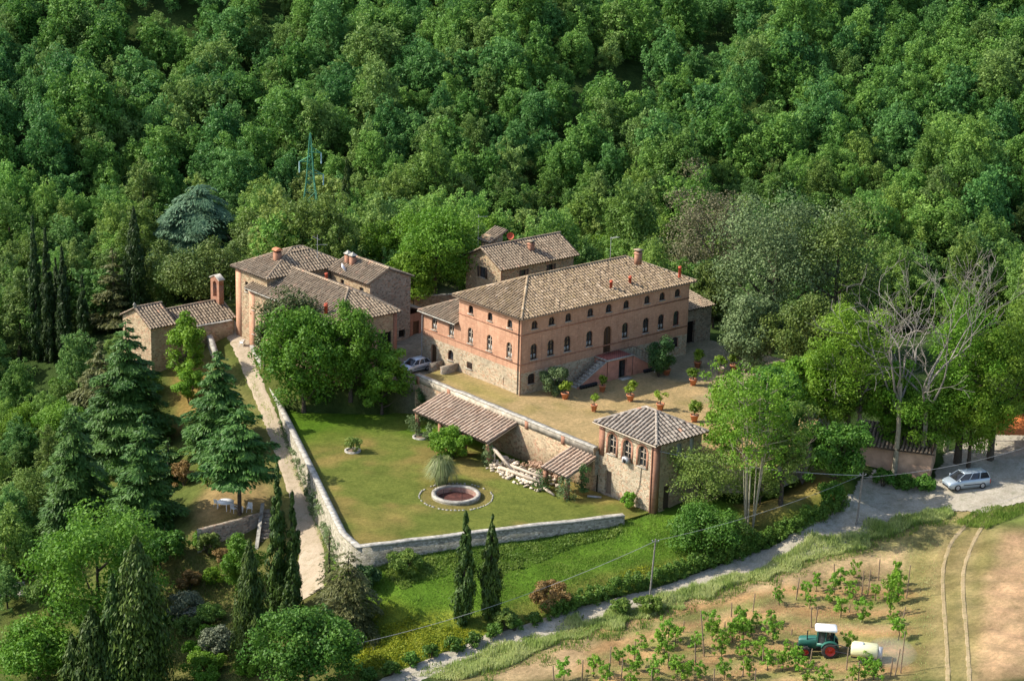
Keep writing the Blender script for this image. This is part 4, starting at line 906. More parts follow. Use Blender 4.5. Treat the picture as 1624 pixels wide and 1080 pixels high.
# ---- lean-to sheds against the terrace wall
def shed(v0, v1, zf, zb, uf, ub, posts, label, seed):
    B = Bld('lean_to_shed', label, 'shed', ((uf + ub) / 2, (v0 + v1) / 2, ZL))
    roof_obj(B, [[(uf, v1, zf), (uf, v0, zf), (ub, v0, zb), (ub, v1, zb)]], [], M['tile_shed'], seed=seed, period=.5, r=.165)
    for v in posts:
        g = G(); g.box(uf + .25, uf + .65, v - .2, v + .2, ZL - .3, zf - .25); B.part(g, 'post', M['brick_red'])
    g = G(); g.box(uf + .32, uf + .55, v0 + .1, v1 - .1, zf - .26, zf - .02); B.part(g, 'beam', M['timber_old'])
    n = int((v1 - v0) / 1.2)
    for k in range(n + 1):
        v = v0 + .12 + (v1 - v0 - .24) * k / n; g = G()
        g.prism([(uf + .1, v - .06, zf - .1), (ub, v - .06, zb - .1), (ub, v - .06, zb - .26), (uf + .1, v - .06, zf - .26)], (0, .12, 0)); B.part(g, 'rafter', M['timber'] if k == 0 else M['timber_old'])
    return B
shed(-6.0, 6.4, -1.62, -.28, -9.5, -5.42, (6.1, 2.2, -1.8, -5.7), 'long open shed with a terracotta tile roof leaning on the terrace wall', 21)
shed(-18.0, -14.2, -1.75, -.45, -9.4, -5.42, (-14.5, -17.7), 'short open shed with a terracotta tile roof beside the stone pavilion', 22)

# ---- walls
def wall_run(name, label, pts, t, mat, cop='coping', ch=.12, over=.03, cat='wall'):
    """pts: (u, v, ztop, zbottom) along the centre line"""
    P_ = np.array(pts, float); n = len(P_); base = (P_[:, 0].mean(), P_[:, 1].mean(), P_[:, 3].min()); B = Bld(name, label, cat, base)
    nr = []
    for i in range(n):
        d = P_[min(i + 1, n - 1), :2] - P_[max(i - 1, 0), :2]
        if 0 < i < n - 1:
            a = P_[i, :2] - P_[i - 1, :2]; b = P_[i + 1, :2] - P_[i, :2]; a /= np.linalg.norm(a); b /= np.linalg.norm(b); d = a + b
        d /= np.linalg.norm(d); s = np.array([d[1], -d[0]])
        if 0 < i < n - 1: s = s / max(.5, math.sqrt((1 + a @ b) / 2))
        nr.append(s)
    def body(g, w, zt, zb):
        V = []
        for i in range(n):
            a = P_[i, :2] + nr[i] * w / 2; b = P_[i, :2] - nr[i] * w / 2
            V += [(a[0], a[1], zb[i]), (a[0], a[1], zt[i]), (b[0], b[1], zt[i]), (b[0], b[1], zb[i])]
        F = [(i * 4 + k, i * 4 + (k + 1) % 4, (i + 1) * 4 + (k + 1) % 4, (i + 1) * 4 + k) for i in range(n - 1) for k in range(4)]
        g.add(V, F); g.add(V[:4], [(0, 1, 2, 3)]); g.add(V[-4:], [(3, 2, 1, 0)])
    g = G(); body(g, t, P_[:, 2] - ch, P_[:, 3]); B.part(g, 'wall', M[mat])
    if cop:
        g = G(); body(g, t + over * 2, P_[:, 2], P_[:, 2] - ch); B.part(g, 'coping', M[cop])
    return B
def dens(pts, step=1.6, jit=.05):
    o = []; rg = np.random.default_rng(len(pts))
    for a, b in zip(pts[:-1], pts[1:]):
        a = np.array(a, float); b = np.array(b, float); k = max(1, int(np.linalg.norm((b - a)[:2]) / step))
        for i in range(k):
            q = a + (b - a) * i / k
            if i: q[2] += rg.normal(0, jit)
            o.append(q)
    o.append(np.array(pts[-1], float)); return o
B = wall_run('terrace_wall', 'long stone retaining wall holding up the villa terrace above the lawn', dens([(-5.1, 11.3, .42, -5), (-5.1, -17.55, .42, -5)], 1.6, .03), .56, 'stone_tan', 'coping', .14, .03)
g = G(); g.box(-5.405, -5.385, -17.5, 11.25, -.42, .275); B.part(g, 'plaster_band', plain('wall_plaster', (.40, .345, .265), .95, .45, 1.6))
for v in (10.75, 5.4, -7.4, -13.0): g = G(); g.box(-5.42, -5.2, v - .25, v + .3, -.6, .278); B.part(g, 'brick_patch', M['brick_red'])
wall_run('garden_wall', 'whitish-topped stone wall running round the lawn above the drive', dens([(-11.2, 34.4, -1.1, -4.5), (-12.4, 31.0, -2.0, -6), (-16.4, 21.4, -3.55, -8.5), (-24.5, 4.4, -3.55, -9.5), (-32.7, -12.7, -3.55, -11), (-33.5, -16.1, -3.55, -10.5), (-21, -20.5, -3.55, -8), (-8.2, -25.1, -3.6, -6)], 1.6, .02), .54, 'garden_stone', 'coping', .13, .05)
P2 = [np.array([-15.2, 40.0, 0]), np.array([-10.5, 39.7, 0])]
wall_run('low_wall', 'low tan stone wall between the chapel roof and the farmhouse', dens([(p[0], p[1], .55, -2.4) for p in P2], 1.2), .5, 'stone_tan', 'coping', .1)
P2 = [hit(327, 534), hit(336, 556), hit(342, 572)]
wall_run('roadside_wall', 'short pale-topped wall on the left edge of the drive by the chapel', [(P2[0][0], P2[0][1], -.5, -4), (P2[1][0], P2[1][1], -.9, -5), (P2[2][0], P2[2][1], -1.7, -5)], .55, 'garden_stone')
pa, pb, pc = atz(640, 472, 1.3), atz(690, 467.5, 1.3), atz(735, 463, 1.3)
wall_run('courtyard_wall', 'old boundary wall across the back of the courtyard between farmhouse and villa', dens([(p[0], p[1], 1.3, -2) for p in (pa, pb, pc)], 1.5, .03), .45, 'stone_tan', 'coping', .1)
P2 = [atz(317, 838, -7.6), atz(416, 812, -7.6)]
wall_run('retaining_wall', 'stone retaining wall, its shade painted in grey, below the terrace with the white garden table', dens([(p[0], p[1], -7.55, -12) for p in P2], 1.2, .03), .5, 'stone_grey', None)  # darker stone: the shade on this face is put into its colour
P2 = [atz(316, 840, -7.6), atz(319, 864, -9.9)]
wall_run('wall_end', 'narrow pale buttress at the left end of the grey retaining wall', [(P2[0][0], P2[0][1], -7.5, -11.5), (P2[1][0], P2[1][1], -9.4, -12.5)], .4, 'garden_stone')
# garden stairs down beside it
B = Bld('garden_stairs', 'steep stone garden stairs with a pale side wall beside the cypresses', 'stairs', tuple(atz(426, 835, -9)))
t0 = atz(426, 806, -7.5)[:2]; dv = -EY; sx = EX
g = G()
for k in range(14):
    c = t0 + dv * (.2 + k * .42); z = -7.6 - k * .24
    g.obox((c[0], c[1], z - .5), np.array([*(sx * .6), 0]), np.array([*(dv * .22), 0]), np.array([0, 0, .5]))
B.part(g, 'steps', M['stone_grey'])
g = G(); a = t0 - sx * .8 - dv * .2; b = a + dv * 6.2; w = np.array([*(sx * .35), 0])
g.prism([(a[0], a[1], -7.0), (b[0], b[1], -10.2), (b[0], b[1], -13), (a[0], a[1], -13)], w); B.part(g, 'side_wall', M['coping'])
# pink roadside building under the big trees
pL, pR = atz(1352, 700, .2), atz(1478, 722, -.2)
B = Bld('pink_building', 'long low pink-plastered building under the roadside trees', 'building', ((pL[0] + pR[0]) / 2, (pL[1] + pR[1]) / 2, -3))
e = np.array([pR[0] - pL[0], pR[1] - pL[1], 0]); Lw = np.linalg.norm(e); e /= Lw; nrm = np.array([e[1], -e[0], 0])
if nrm @ (CAM - pL) < 0: nrm = -nrm
g = G(); o0 = np.array([pL[0], pL[1], 0]); facade(g, o0, e, nrm, Lw, -4.2, 0, (), None, 0, 0)
b0 = o0 - nrm * 4.5; facade(g, o0 + e * Lw, -nrm, e, 4.5, -4.2, .9, (), None, 0, 0); facade(g, b0, nrm, -e, 4.5, -4.2, .9, (), None, 0, 0); facade(g, b0 + e * Lw, -e, -nrm, Lw, -4.2, .9, (), None, 0, 0); B.part(g, 'wall', M['plaster_tan'])
q = [o0 + nrm * .4 - e * .3, o0 + nrm * .4 + e * (Lw + .3), b0 + e * (Lw + .3), b0 - e * .3]
roof_obj(B, [[(q[0][0], q[0][1], 0), (q[1][0], q[1][1], 0), (q[2][0], q[2][1], 1.1), (q[3][0], q[3][1], 1.1)]], [], M['tile_grey'], seed=31)
# rust-red roofed shelter glimpsed at the right edge
p = hit(1610, 712); B = Bld('shelter', 'open shelter with a bright rust-orange roof at the right edge of the yard', 'shelter', tuple(p)); z = p[2]
g = G(); g.prism([p + np.array([*(EX * a), 0]) + np.array([*(EY * b), h]) for a, b, h in ((-3, -1.6, 2.1), (5, -1.6, 2.1), (5, 2.2, 3.0), (-3, 2.2, 3.0))], (0, 0, .12)); B.part(g, 'roof', plain('rust_sheet', (.56, .16, .045), .8, .3, 1.5))
for a, b, h in ((-2.7, -1.4, 2.1), (1.2, -1.4, 2.1), (4.7, -1.4, 2.1), (-2.7, 2.0, 2.9), (4.7, 2.0, 2.9)):
    q = p + np.array([*(EX * a + EY * b), 0]); g = G(); g.tube([(q[0], q[1], z - .4), (q[0], q[1], z + h)], .08, 6); B.part(g, 'post', M['timber_old'])
# ------------------------------------------------------------------ things on the lawn and terrace
PX, PY = POOL
B = Bld('basin', 'round sunken brick basin with a broad pale stone rim on the lawn', 'basin', (PX, PY, ZL))
g = G(); g.lathe((PX, PY, 0), [(2.42, -4.4), (2.42, -3.98)], 48); B.part(g, 'outer_wall', M['garden_stone'])
g = G(); g.lathe((PX, PY, 0), [(2.44, -3.98), (2.44, -3.80), (2.02, -3.80), (2.02, -3.95)], 48); B.part(g, 'rim', plain('rim_stone', (.34, .31, .26), .9, .45, 2.0))
g = G(); g.lathe((PX, PY, 0), [(2.04, -3.95), (2.04, -4.5)], 48); B.part(g, 'inner_wall', M['basin_in'])
g = G(); g.lathe((PX, PY, 0), [(2.02, -4.46), (.01, -4.46)], 40); B.part(g, 'floor', M['poolbed'])
g = G(); tops = []
for a in (155, 130, 95, 60, 35, 10, 205):
    a = math.radians(a + 41); q = np.array([PX + 2.2 * math.cos(a), PY + 2.2 * math.sin(a), -3.8]); g.tube([q, q + (0, 0, 1.05)], .022, 5); tops.append(q + (0, 0, 1.0))
order = sorted(tops, key=lambda q: math.atan2(q[1] - PY, q[0] - PX)); g.tube(order, .010, 4); B.part(g, 'railing', M['iron'])
e0 = None
for k in range(58):
    if random.random() < .16: continue
    g = G()
    a = 2 * math.pi * k / 58; r = 3.66 + random.uniform(-.05, .05); c = (PX + r * math.cos(a), PY + r * math.sin(a), ZL + .03); s = random.uniform(.10, .17)
    g.obox((0, 0, 0), (.07, 0, 0), (0, .12, 0), (0, 0, .06))
    if e0 is None: e0 = tag(g.build('edging_stone', M['coping']), 'pale edging stone in the broken ring set in the grass around the basin', 'edging stone', 'edging stones around the basin'); e1 = e0
    else: e1 = e0.copy(); COL.objects.link(e1)
    e1.location = c; e1.rotation_euler = (random.gauss(0, .1), random.gauss(0, .1), a); e1.scale = (1, s / .14, random.uniform(.7, 1.2))
for i, (u, v, lb) in enumerate([(-17.9, 5.8, 'small round stone planter ring nearer the garden wall, with a sprig in it'), (-9.6, 4.9, 'small round stone planter ring near the long shed')]):
    g = G(); g.lathe((u, v, ZL), [(.86, -.1), (.86, .16), (.62, .16), (.62, -.1)], 24); o = tag(g.build('planter_ring', M['coping']), lb, 'planter', 'planter rings on the lawn')
    g = G(); g.lathe((u, v, ZL), [(.64, .06), (.01, .06)], 16); g.build('soil', M['timber_old'], o)
# rubble heap, beams and props between the sheds
g = G()
for k in range(260):
    t = random.random(); v = -6.2 - t * 7.6 + random.gauss(0, .5); u = -8.2 + random.gauss(0, .8) - (.6 if random.random() < .4 else 0)
    h = max(0, .75 - abs(u + 7.7) * .35) * random.random(); s = random.uniform(.10, .30)
    R_ = Matrix.Rotation(random.uniform(0, 6.28), 3, 'Z') @ Matrix.Rotation(random.gauss(0, .4), 3, 'X')
    ax, ay, az = [np.array(R_ @ Vector(w)) for w in ((s, 0, 0), (0, s * random.uniform(.4, .8), 0), (0, 0, s * random.uniform(.2, .45)))]
    g.obox((u, v, ZL + .1 + h), ax, ay, az, 0)
tag(g.build('stone_rubble', M['rubble']), 'heap of pale broken stones along the foot of the terrace wall', 'rubble', None, 'stuff')
g = G()
for k in range(170):
    v = random.uniform(-13.6, -8.3); u = random.uniform(-6.9, -5.6); h = random.random() * max(.1, .95 - abs(v + 11) * .22); a = random.gauss(.2, .5); Ln = random.uniform(.25, .5)
    c = np.array([u, v, ZL + .15 + h]); dd = np.array([math.cos(a), math.sin(a), random.gauss(0, .15)]) * Ln / 2; g.tube([c - dd, c + dd], random.uniform(.05, .09), 6)
tag(g.build('firewood_pile', M['log']), 'pile of split firewood stacked against the terrace wall between the sheds', 'firewood', None, 'stuff')
def beam(p, q, w, label, cat='beam', name='timber_beam', mat='timber'):
    p = np.array(p, float); q = np.array(q, float); d = (q - p) / 2; s = np.cross(d, Z_); s = s / np.linalg.norm(s) * w; t = np.cross(s, d); t = t / np.linalg.norm(t) * w
    g = G(); g.obox((p + q) / 2, d, s, t); return tag(g.build(name, M[mat]), label, cat)
beam((-8.9, -6.2, -2.2), (-8.6, -9.4, -4.0), .13, 'slanting timber prop under the right end of the long shed roof', 'prop', 'timber_prop')
beam((-8.7, -6.35, -4.2), (-8.75, -6.3, -2.3), .06, 'thin upright timber post under the end of the long shed roof', 'post', 'timber_post')
beam((-9.3, -8.0, -3.75), (-9.0, -14.3, -3.55), .14, 'long squared beam lying on the stone rubble, nearest the grass')
beam((-8.5, -8.4, -3.5), (-8.2, -13.9, -3.45), .12, 'squared beam lying on the rubble behind the longest beam')
beam((-9.6, -15.0, -3.7), (-9.4, -16.4, -4.1), .10, 'short leaning plank in front of the short shed')
beam((-7.0, -18.6, -4.05), (-6.0, -19.6, -4.1), .09, 'grey metal pipe lying on the ground by the pavilion door', 'pipe', 'metal_pipe', 'zinc')
# potted citrus trees
class Q: pass
def quads(g, c, n, ln, wd, mat=0, tint=.5, up=None):
    """many small diamond leaves: centres, normals, half-lengths, half-widths"""
    c = np.asarray(c, float); k = len(c); n = np.asarray(n, float); n = n / (np.linalg.norm(n, axis=1, keepdims=True) + 1e-9)
    t = rng.normal(size=(k, 3)) if up is None else np.asarray(up, float) + rng.normal(size=(k, 3)) * .15
    t = t - n * (t * n).sum(1, keepdims=True); t /= (np.linalg.norm(t, axis=1, keepdims=True) + 1e-9); b = np.cross(n, t)
    ln = np.broadcast_to(np.asarray(ln, float), (k,))[:, None]; wd = np.broadcast_to(np.asarray(wd, float), (k,))[:, None]
    V = np.stack([c + t * ln, c + b * wd - t * ln * .1, c - t * ln, c - b * wd - t * ln * .1], 1)
    return g.add(V.reshape(-1, 3), np.arange(k * 4).reshape(-1, 4), mat, np.broadcast_to(np.asarray(tint, float), (k,)))
def sph(k, up=0.0):
    d = rng.normal(size=(k, 3)); d[:, 2] += up; return d / np.linalg.norm(d, axis=1, keepdims=True)
def clumps(g, cen, rad, k, ln, wd, flat=.8, outw=.8, mat=0, base=None, bias=.35):
    """leaf clumps: k leaves on each of the given spheres, leaning outwards"""
    cen = np.asarray(cen, float); m = len(cen); rad = np.broadcast_to(np.asarray(rad, float), (m,))
    d = sph(m * k, bias); rr = np.repeat(rad, k) * (rng.random(m * k) ** .35)
    c = np.repeat(cen, k, 0) + d * rr[:, None] * np.array([1, 1, flat])
    n = d * outw + rng.normal(size=d.shape) * .55 + np.array([0, 0, .25])
    tb = np.repeat(rng.uniform(.15, .85, m) if base is None else np.asarray(base), k)
    return quads(g, c, n, rng.uniform(.7, 1.25, m * k) * ln, rng.uniform(.7, 1.25, m * k) * wd, mat, np.clip(tb + rng.normal(0, .16, m * k), 0, 1))
pots = [(896, 633, 1.0, 1.2, 'leafy', 'potted citrus tree with full green crown nearest the villa corner creeper'), (942, 652, .78, 1.0, 'thin', 'potted citrus tree with thin sparse crown, left of the pavilion roof'),
        (955, 621, .85, 1.0, 'dim', 'shaded potted citrus tree at the foot of the left staircase'), (999.5, 636, .95, 1.3, 'leafy', 'potted citrus tree on the edge of the villa shadow in mid terrace'),
        (1047, 650, .95, 1.25, 'thin', 'yellowish potted citrus tree just above the pavilion roof'), (1099, 611, .95, 1.2, 'leafy', 'sunlit potted citrus tree in front of the shaded one by the gateway'),
        (1106, 583, .95, 1.15, 'dim', 'shaded potted citrus tree before the dark gateway'), (1057, 595, 1.0, 1.5, 'full', 'big dark bushy potted tree beside the white plastic table'),
        (1101, 668, 1.0, 1.3, 'full', 'bushy potted citrus tree nearest the tall multi-stemmed tree'), (1143, 593, .9, 1.2, 'leafy', 'potted citrus tree in a pale pot at the right end of the terrace'), (1163, 588, .9, 1.2, 'thin', 'rightmost potted citrus tree, half hidden by leaves')]
for (a, b, w, h, kd, lb) in pots:
    p = atz(a, b, 0.0); r = w * .46; t = thing('potted_citrus_tree', lb, 'potted tree', tuple(p), 'potted citrus trees on the terrace', random.uniform(0, 6))
    g = G(); g.lathe((0, 0, 0), [(.02, .09), (r * .66, .09), (r * .94, .62), (r * 1.04, .62), (r * 1.04, .74), (r * .9, .74), (r * .86, .62)], 20)
    for k in range(3): a_ = k * 2.1; g.box(r * .5 * math.cos(a_) - .08, r * .5 * math.cos(a_) + .08, r * .5 * math.sin(a_) - .08, r * .5 * math.sin(a_) + .08, -.02, .1)
    po = g.build('pot', M['terracotta'] if a != 1143 else M['timber'], t); g = G(); g.lathe((0, 0, 0), [(r * .9, .64), (.01, .66)], 14); g.build('soil', M['timber_old'], po)
    g = G(); g.tube([(0, 0, .6), (.03, .02, 1.0), (0, 0, 1.3)], [.06, .05, .03], 6)
    for k in range(5): a_ = k * 1.3; g.tube([(0, 0, 1.0), (.3 * math.cos(a_), .3 * math.sin(a_), 1.35)], [.03, .015], 5)
    g.build('trunk', M['bark'], t)
    g = G(); m = {'thin': 9, 'leafy': 16, 'full': 22, 'dim': 16}[kd]; R_ = h * .66
    cen = sph(m, .2) * (R_ * rng.uniform(.35, .8, m))[:, None] * np.array([1, 1, .85]) + np.array([0, 0, .8 + R_ * .95])
    clumps(g, cen, R_ * .40, 34, .125, .07); g.build('foliage', L_['citrus'], t)
# white plastic table and the garden set under the cedar
def ptable(p, w, d, h, label, rz=.7, mat='white_plastic', round_=False):
    t = thing('table', label, 'table', tuple(p), None, rz); g = G()
    if round_: g.lathe((0, 0, 0), [(.01, h - .04), (w / 2, h - .04), (w / 2, h), (.01, h)], 24)
    else: g.box(-w / 2, w / 2, -d / 2, d / 2, h - .05, h); g.box(-w / 2 + .05, w / 2 - .05, -d / 2 + .05, d / 2 - .05, h - .12, h - .05)
    g.build('table_top', M[mat], t)
    for x in (-1, 1):
        for y in (-1, 1): g = G(); q = (.36 if round_ else .43); g.tube([(x * w * q, y * d * q, 0), (x * w * (q - .04), y * d * (q - .04), h - .05)], .035, 6); g.build('leg', M[mat], t)
    return t
def pchair(p, label, rz):
    t = thing('chair', label, 'chair', tuple(p), 'white plastic garden chairs', rz); W_ = M['white_plastic']
    g = G(); g.box(-.25, .25, -.24, .24, .40, .44); g.build('seat', W_, t)
    g = G(); g.prism([(-.25, -.22, .44), (.25, -.22, .44), (.22, -.34, .88), (-.22, -.34, .88)], (0, -.03, 0)); g.build('backrest', W_, t)
    for x in (-1, 1):
        g = G(); g.tube([(x * .26, -.26, .64), (x * .27, .22, .64), (x * .26, .24, .44)], .025, 5); g.build('armrest', W_, t)
        for y in (-1, 1): g = G(); g.tube([(x * .28, y * .27, 0), (x * .22, y * .21, .42)], .026, 5); g.build('leg', W_, t)
ptable(atz(1043, 590, 0), .85, .75, .72, 'square white plastic table on the terrace beside a potted tree')
p = hit(358, 806); ptable(p, 1.7, 1.7, .76, 'round white garden table under the big cedar', .3, 'white_plastic', True)
pchair(hit(396, 811), 'white plastic chair right of the cedar trunk', 2.4); pchair(hit(345, 803), 'white plastic chair left of the round table', -1.2); pchair(hit(371, 812), 'white plastic chair tucked close to the round table', 3.3)
pchair(hit(384, 549), 'white plastic chair beside the drive at the farmhouse corner', .5)
p = hit(382, 812); g = G(); g.lathe(p, [(.01, 0), (.24, 0), (.27, .5), (.25, .58), (.01, .58)], 14); tag(g.build('white_bin', M['white_plastic']), 'small white bin at the foot of the cedar trunk', 'bin')

# ------------------------------------------------------------------ vehicles
def loft(g, secs, mat=0):
    """secs: list of (x, [(y, z), ...]) rings with the same number of points"""
    k = len(secs[0][1]); V = [(x, y, z) for x, r in secs for y, z in r]; n = len(secs)
    g.add(V, [(i * k + j, i * k + (j + 1) % k, (i + 1) * k + (j + 1) % k, (i + 1) * k + j) for i in range(n - 1) for j in range(k)], mat)
    g.add(V[:k], [tuple(range(k))[::-1]], mat); g.add(V[-k:], [tuple(range(k))], mat)
def car(p, ang, label, paint, L, Wd, H, stations, cabin, wb, wr, group=None):
    """stations: (x, z_bottom, z_belt, halfwidth) front to back; cabin: (x_belt_front, x_roof_front, x_roof_back, x_belt_back)"""
    t = thing('parked_car', label, 'car', tuple(p), group, ang); pm = plain('paint_' + label[:8], paint, .3, .06, 1.5, .35, .6)
    g = G(); loft(g, [(x, [(-w * .94, zb), (w * .94, zb), (w, (zb + zt) * .5), (w * .97, zt - .06), (w * .9, zt), (-w * .9, zt), (-w * .97, zt - .06), (-w, (zb + zt) * .5)]) for x, zb, zt, w in stations])
    g.build('body', pm, t, True)
    xa, xb, xc, xd = cabin; zb = stations[3][2] - .04; w = Wd / 2 * .88; rw = w * .78
    def cw(x, f): return x
    g = G(); mid = lambda a, b, f: a + (b - a) * f
    ring = lambda f: [(mid(xa, xb, f), -mid(w, rw, f), mid(zb, H - .05, f)), (mid(xa, xb, f), mid(w, rw, f), mid(zb, H - .05, f)), (mid(xd, xc, f), mid(w, rw, f), mid(zb, H - .05, f)), (mid(xd, xc, f), -mid(w, rw, f), mid(zb, H - .05, f))]
    r0, r1 = ring(0), ring(1)
    g.add(r0 + r1, [(0, 1, 5, 4), (1, 2, 6, 5), (2, 3, 7, 6), (3, 0, 4, 7)]); g.build('windows', M['glass'], t)
    g = G(); k = r1; o_ = .05
    g.add([(xb + .12, -rw - .02, H - .06), (xb + .12, rw + .02, H - .06), (xc - .04, rw + .02, H - .06), (xc - .04, -rw - .02, H - .06), (xb - .12, -rw * .8, H), (xb - .12, rw * .8, H), (xc + .2, rw * .8, H), (xc + .2, -rw * .8, H)],
          [(4, 5, 6, 7), (0, 1, 5, 4), (1, 2, 6, 5), (2, 3, 7, 6), (3, 0, 4, 7), (3, 2, 1, 0)]); g.build('roof', pm, t, True)
    for s in (-1, 1):
        g = G()
        for f in (0, .36, .68, 1):
            x0_ = mid(xa, xd, f); x1_ = mid(xb, xc, f); g.tube([(x0_, s * (w + .008), zb), (x1_, s * (rw + .012), H - .04)], .035, 5)
        g.build('pillar', pm, t)
        g = G(); g.obox((xa - .25, s * (Wd / 2 + .08), zb + .1), (.07, 0, 0), (0, .10, 0), (0, 0, .07)); g.build('mirror', pm, t, False)
        g = G(); g.obox((stations[0][0] - .12, s * Wd * .33, stations[1][2] - .22), (.10, s * -.03, 0), (0, .17, 0), (0, 0, .09)); g.build('headlight', M['insulator'], t)
        g = G(); g.obox((stations[-1][0] + .03, s * Wd * .42, stations[-1][2] - .25), (.05, 0, 0), (0, .08, 0), (0, 0, .22)); g.build('tail_light', M['flue'], t)
        g = G(); g.box(-L * .24, L * .17, min(s * Wd / 2 * .995, s * (Wd / 2 + .02)), max(s * Wd / 2 * .995, s * (Wd / 2 + .02)), .52, .60); g.build('side_trim', M['iron'], t)
    g = G(); g.box(stations[0][0] - .02, stations[0][0] + .05, -Wd * .3, Wd * .3, .30, .46); g.build('grille', M['iron'], t)
    for x in (wb / 2, -wb / 2):
        for s in (-1, 1):
            y = s * (Wd / 2 - .10); g = G(); g.lathe((x, y, wr), [(wr * .62, .11), (wr * .95, .11), (wr, .06), (wr, -.06), (wr * .95, -.11), (wr * .62, -.11)], 20, axis='y')
            wh = g.build('wheel', M['iron'], t); g = G(); g.lathe((x, y, wr), [(wr * .64, .10), (.02, .09)] if s > 0 else [(wr * .64, -.10), (.02, -.09)], 12, axis='y')
            for q in range(5):
                a = q * 1.257; g.obox((x + math.cos(a) * wr * .33, y + s * .11, wr + math.sin(a) * wr * .33), np.array([math.cos(a), 0, math.sin(a)]) * wr * .28, (0, .012, 0), np.array([-math.sin(a), 0, math.cos(a)]) * .03)
            g.build('rim', M['zinc'], wh)
    return t
pf, pb = hit(1513, 779), hit(1560, 776)
pm = hit(1531, 773); a = math.atan2(*(pf - pb)[1::-1])
car(pm + np.array([0, 0, .09]), math.atan2((pf - pb)[1], (pf - pb)[0]) + .22, 'silver blue minivan parked in the yard under the trees', (.40, .47, .53), 4.6, 1.86, 1.70,
    [(2.28, .34, .66, .72), (2.1, .24, .84, .86), (1.45, .20, .98, .93), (.9, .20, 1.04, .93), (-1.5, .20, 1.06, .93), (-2.15, .26, 1.08, .90), (-2.3, .36, .96, .82)], (1.5, .55, -1.95, -2.25), 2.8, .34)
pc_ = hit(657, 588)
car(pc_, math.atan2(-EY[1] - EX[1] * 1.1, -EY[0] - EX[0] * 1.1), 'pale blue hatchback parked at the left end of the villa', (.62, .67, .74), 3.9, 1.66, 1.45,
    [(1.95, .34, .60, .62), (1.8, .22, .76, .76), (1.2, .2, .86, .83), (.7, .2, .90, .83), (-1.3, .2, .94, .83), (-1.85, .26, .92, .80), (-1.95, .36, .8, .72)], (.95, .15, -1.35, -1.85), 2.45, .29)
# tractor with its sprayer
tp = hit(1303, 1037); e_ = np.array([*(-EX), 0]); ta = math.atan2(-EX[1], -EX[0]) - .10
TG = plain('tractor_green', (.03, .14, .105), .45, .15, 2, .1, .5); TR = plain('tractor_red', (.55, .035, .02), .45, .1, 2, 0, .5); TW = plain('cab_white', (.82, .81, .78), .45, .06, 2); TY = plain('tank_yellow', (.74, .70, .40), .5, .10, 1.2); TT_ = plain('tyre', (.045, .042, .038), .95, .4, 5)
t = thing('tractor', 'green vineyard tractor with white cab roof and red wheels', 'tractor', tuple(tp), None, ta)
g = G(); loft(g, [(2.05, [(-.32, .85), (.32, .85), (.34, 1.25), (.26, 1.40), (-.26, 1.40), (-.34, 1.25)]), (1.9, [(-.38, .75), (.38, .75), (.40, 1.35), (.32, 1.50), (-.32, 1.50), (-.40, 1.35)]), (.55, [(-.42, .7), (.42, .7), (.44, 1.48), (.36, 1.62), (-.36, 1.62), (-.44, 1.48)])]); g.build('bonnet', TG, t)
g = G(); g.box(-1.3, 2.0, -.28, .28, .45, .95); g.box(1.2, 2.2, -.36, .36, .5, .72); g.build('chassis', M['iron'], t)
g = G()
for x, y in ((.5, .5), (.5, -.5), (-.95, .62), (-.95, -.62), (-.2, .62), (-.2, -.62)): g.tube([(x, y, 1.0), (x * .95 - .05, y * .92, 2.42)], .04, 5)
g.box(-1.0, .5, -.62, .62, 1.0, 1.25); g.build('cab_frame', TG, t)
g = G(); g.add([(.48, -.5, 1.3), (.48, .5, 1.3), (-.94, .6, 1.3), (-.94, -.6, 1.3), (.42, -.46, 2.4), (.42, .46, 2.4), (-.92, .55, 2.4), (-.92, -.55, 2.4)], [(0, 1, 5, 4), (1, 2, 6, 5), (2, 3, 7, 6), (3, 0, 4, 7)]); g.build('cab_glass', M['glass'], t)
g = G(); loft(g, [(.72, [(-.5, 2.42), (.5, 2.42), (.48, 2.54), (-.48, 2.54)]), (.6, [(-.66, 2.40), (.66, 2.40), (.62, 2.60), (-.62, 2.60)]), (-1.0, [(-.70, 2.40), (.70, 2.40), (.64, 2.62), (-.64, 2.62)]), (-1.15, [(-.6, 2.42), (.6, 2.42), (.58, 2.56), (-.58, 2.56)])]); g.build('cab_roof', TW, t)
g = G(); g.tube([(1.35, .35, 1.4), (1.35, .35, 2.3)], .05, 8); g.build('exhaust', M['iron'], t)
for s in (-1, 1):
    g = G(); a_ = np.linspace(.35, 2.6, 9); g.prism([(-.65 + .86 * math.cos(q), s * .52, .72 + .86 * math.sin(q)) for q in a_] + [(-.65 + .80 * math.cos(q), s * .52, .72 + .80 * math.sin(q)) for q in a_[::-1]], (0, s * .42, 0)); g.build('mudguard', TG, t)
    for x, r, w in ((-.65, .74, .22), (1.45, .47, .16)):
        y = s * .72; g = G(); g.lathe((x, y, r), [(r * .60, w), (r * .93, w), (r, w * .7), (r, -w * .7), (r * .93, -w), (r * .60, -w)], 26, axis='y')
        for k in range(20):
            q = k * 2 * math.pi / 20; g.obox((x + math.cos(q) * r, y + (.09 if k % 2 else -.09), r + math.sin(q) * r), np.array([math.cos(q), 0, math.sin(q)]) * .035, (0, w * .5, 0), np.array([-math.sin(q), 0, math.cos(q)]) * .035)
        wh = g.build('wheel', TT_, t); g = G(); g.lathe((x, y, r), [(r * .62, s * w * .8), (r * .5, s * w * .2), (r * .18, s * w * .3), (r * .16, s * w * .7), (.01, s * w * .7)], 22, axis='y'); g.build('rim', TR, wh)
sp = hit(1372, 1049); t = thing('sprayer_trailer', 'pale yellow sprayer tank trailer hitched behind the green tractor', 'trailer', tuple(sp), None, ta - .12)
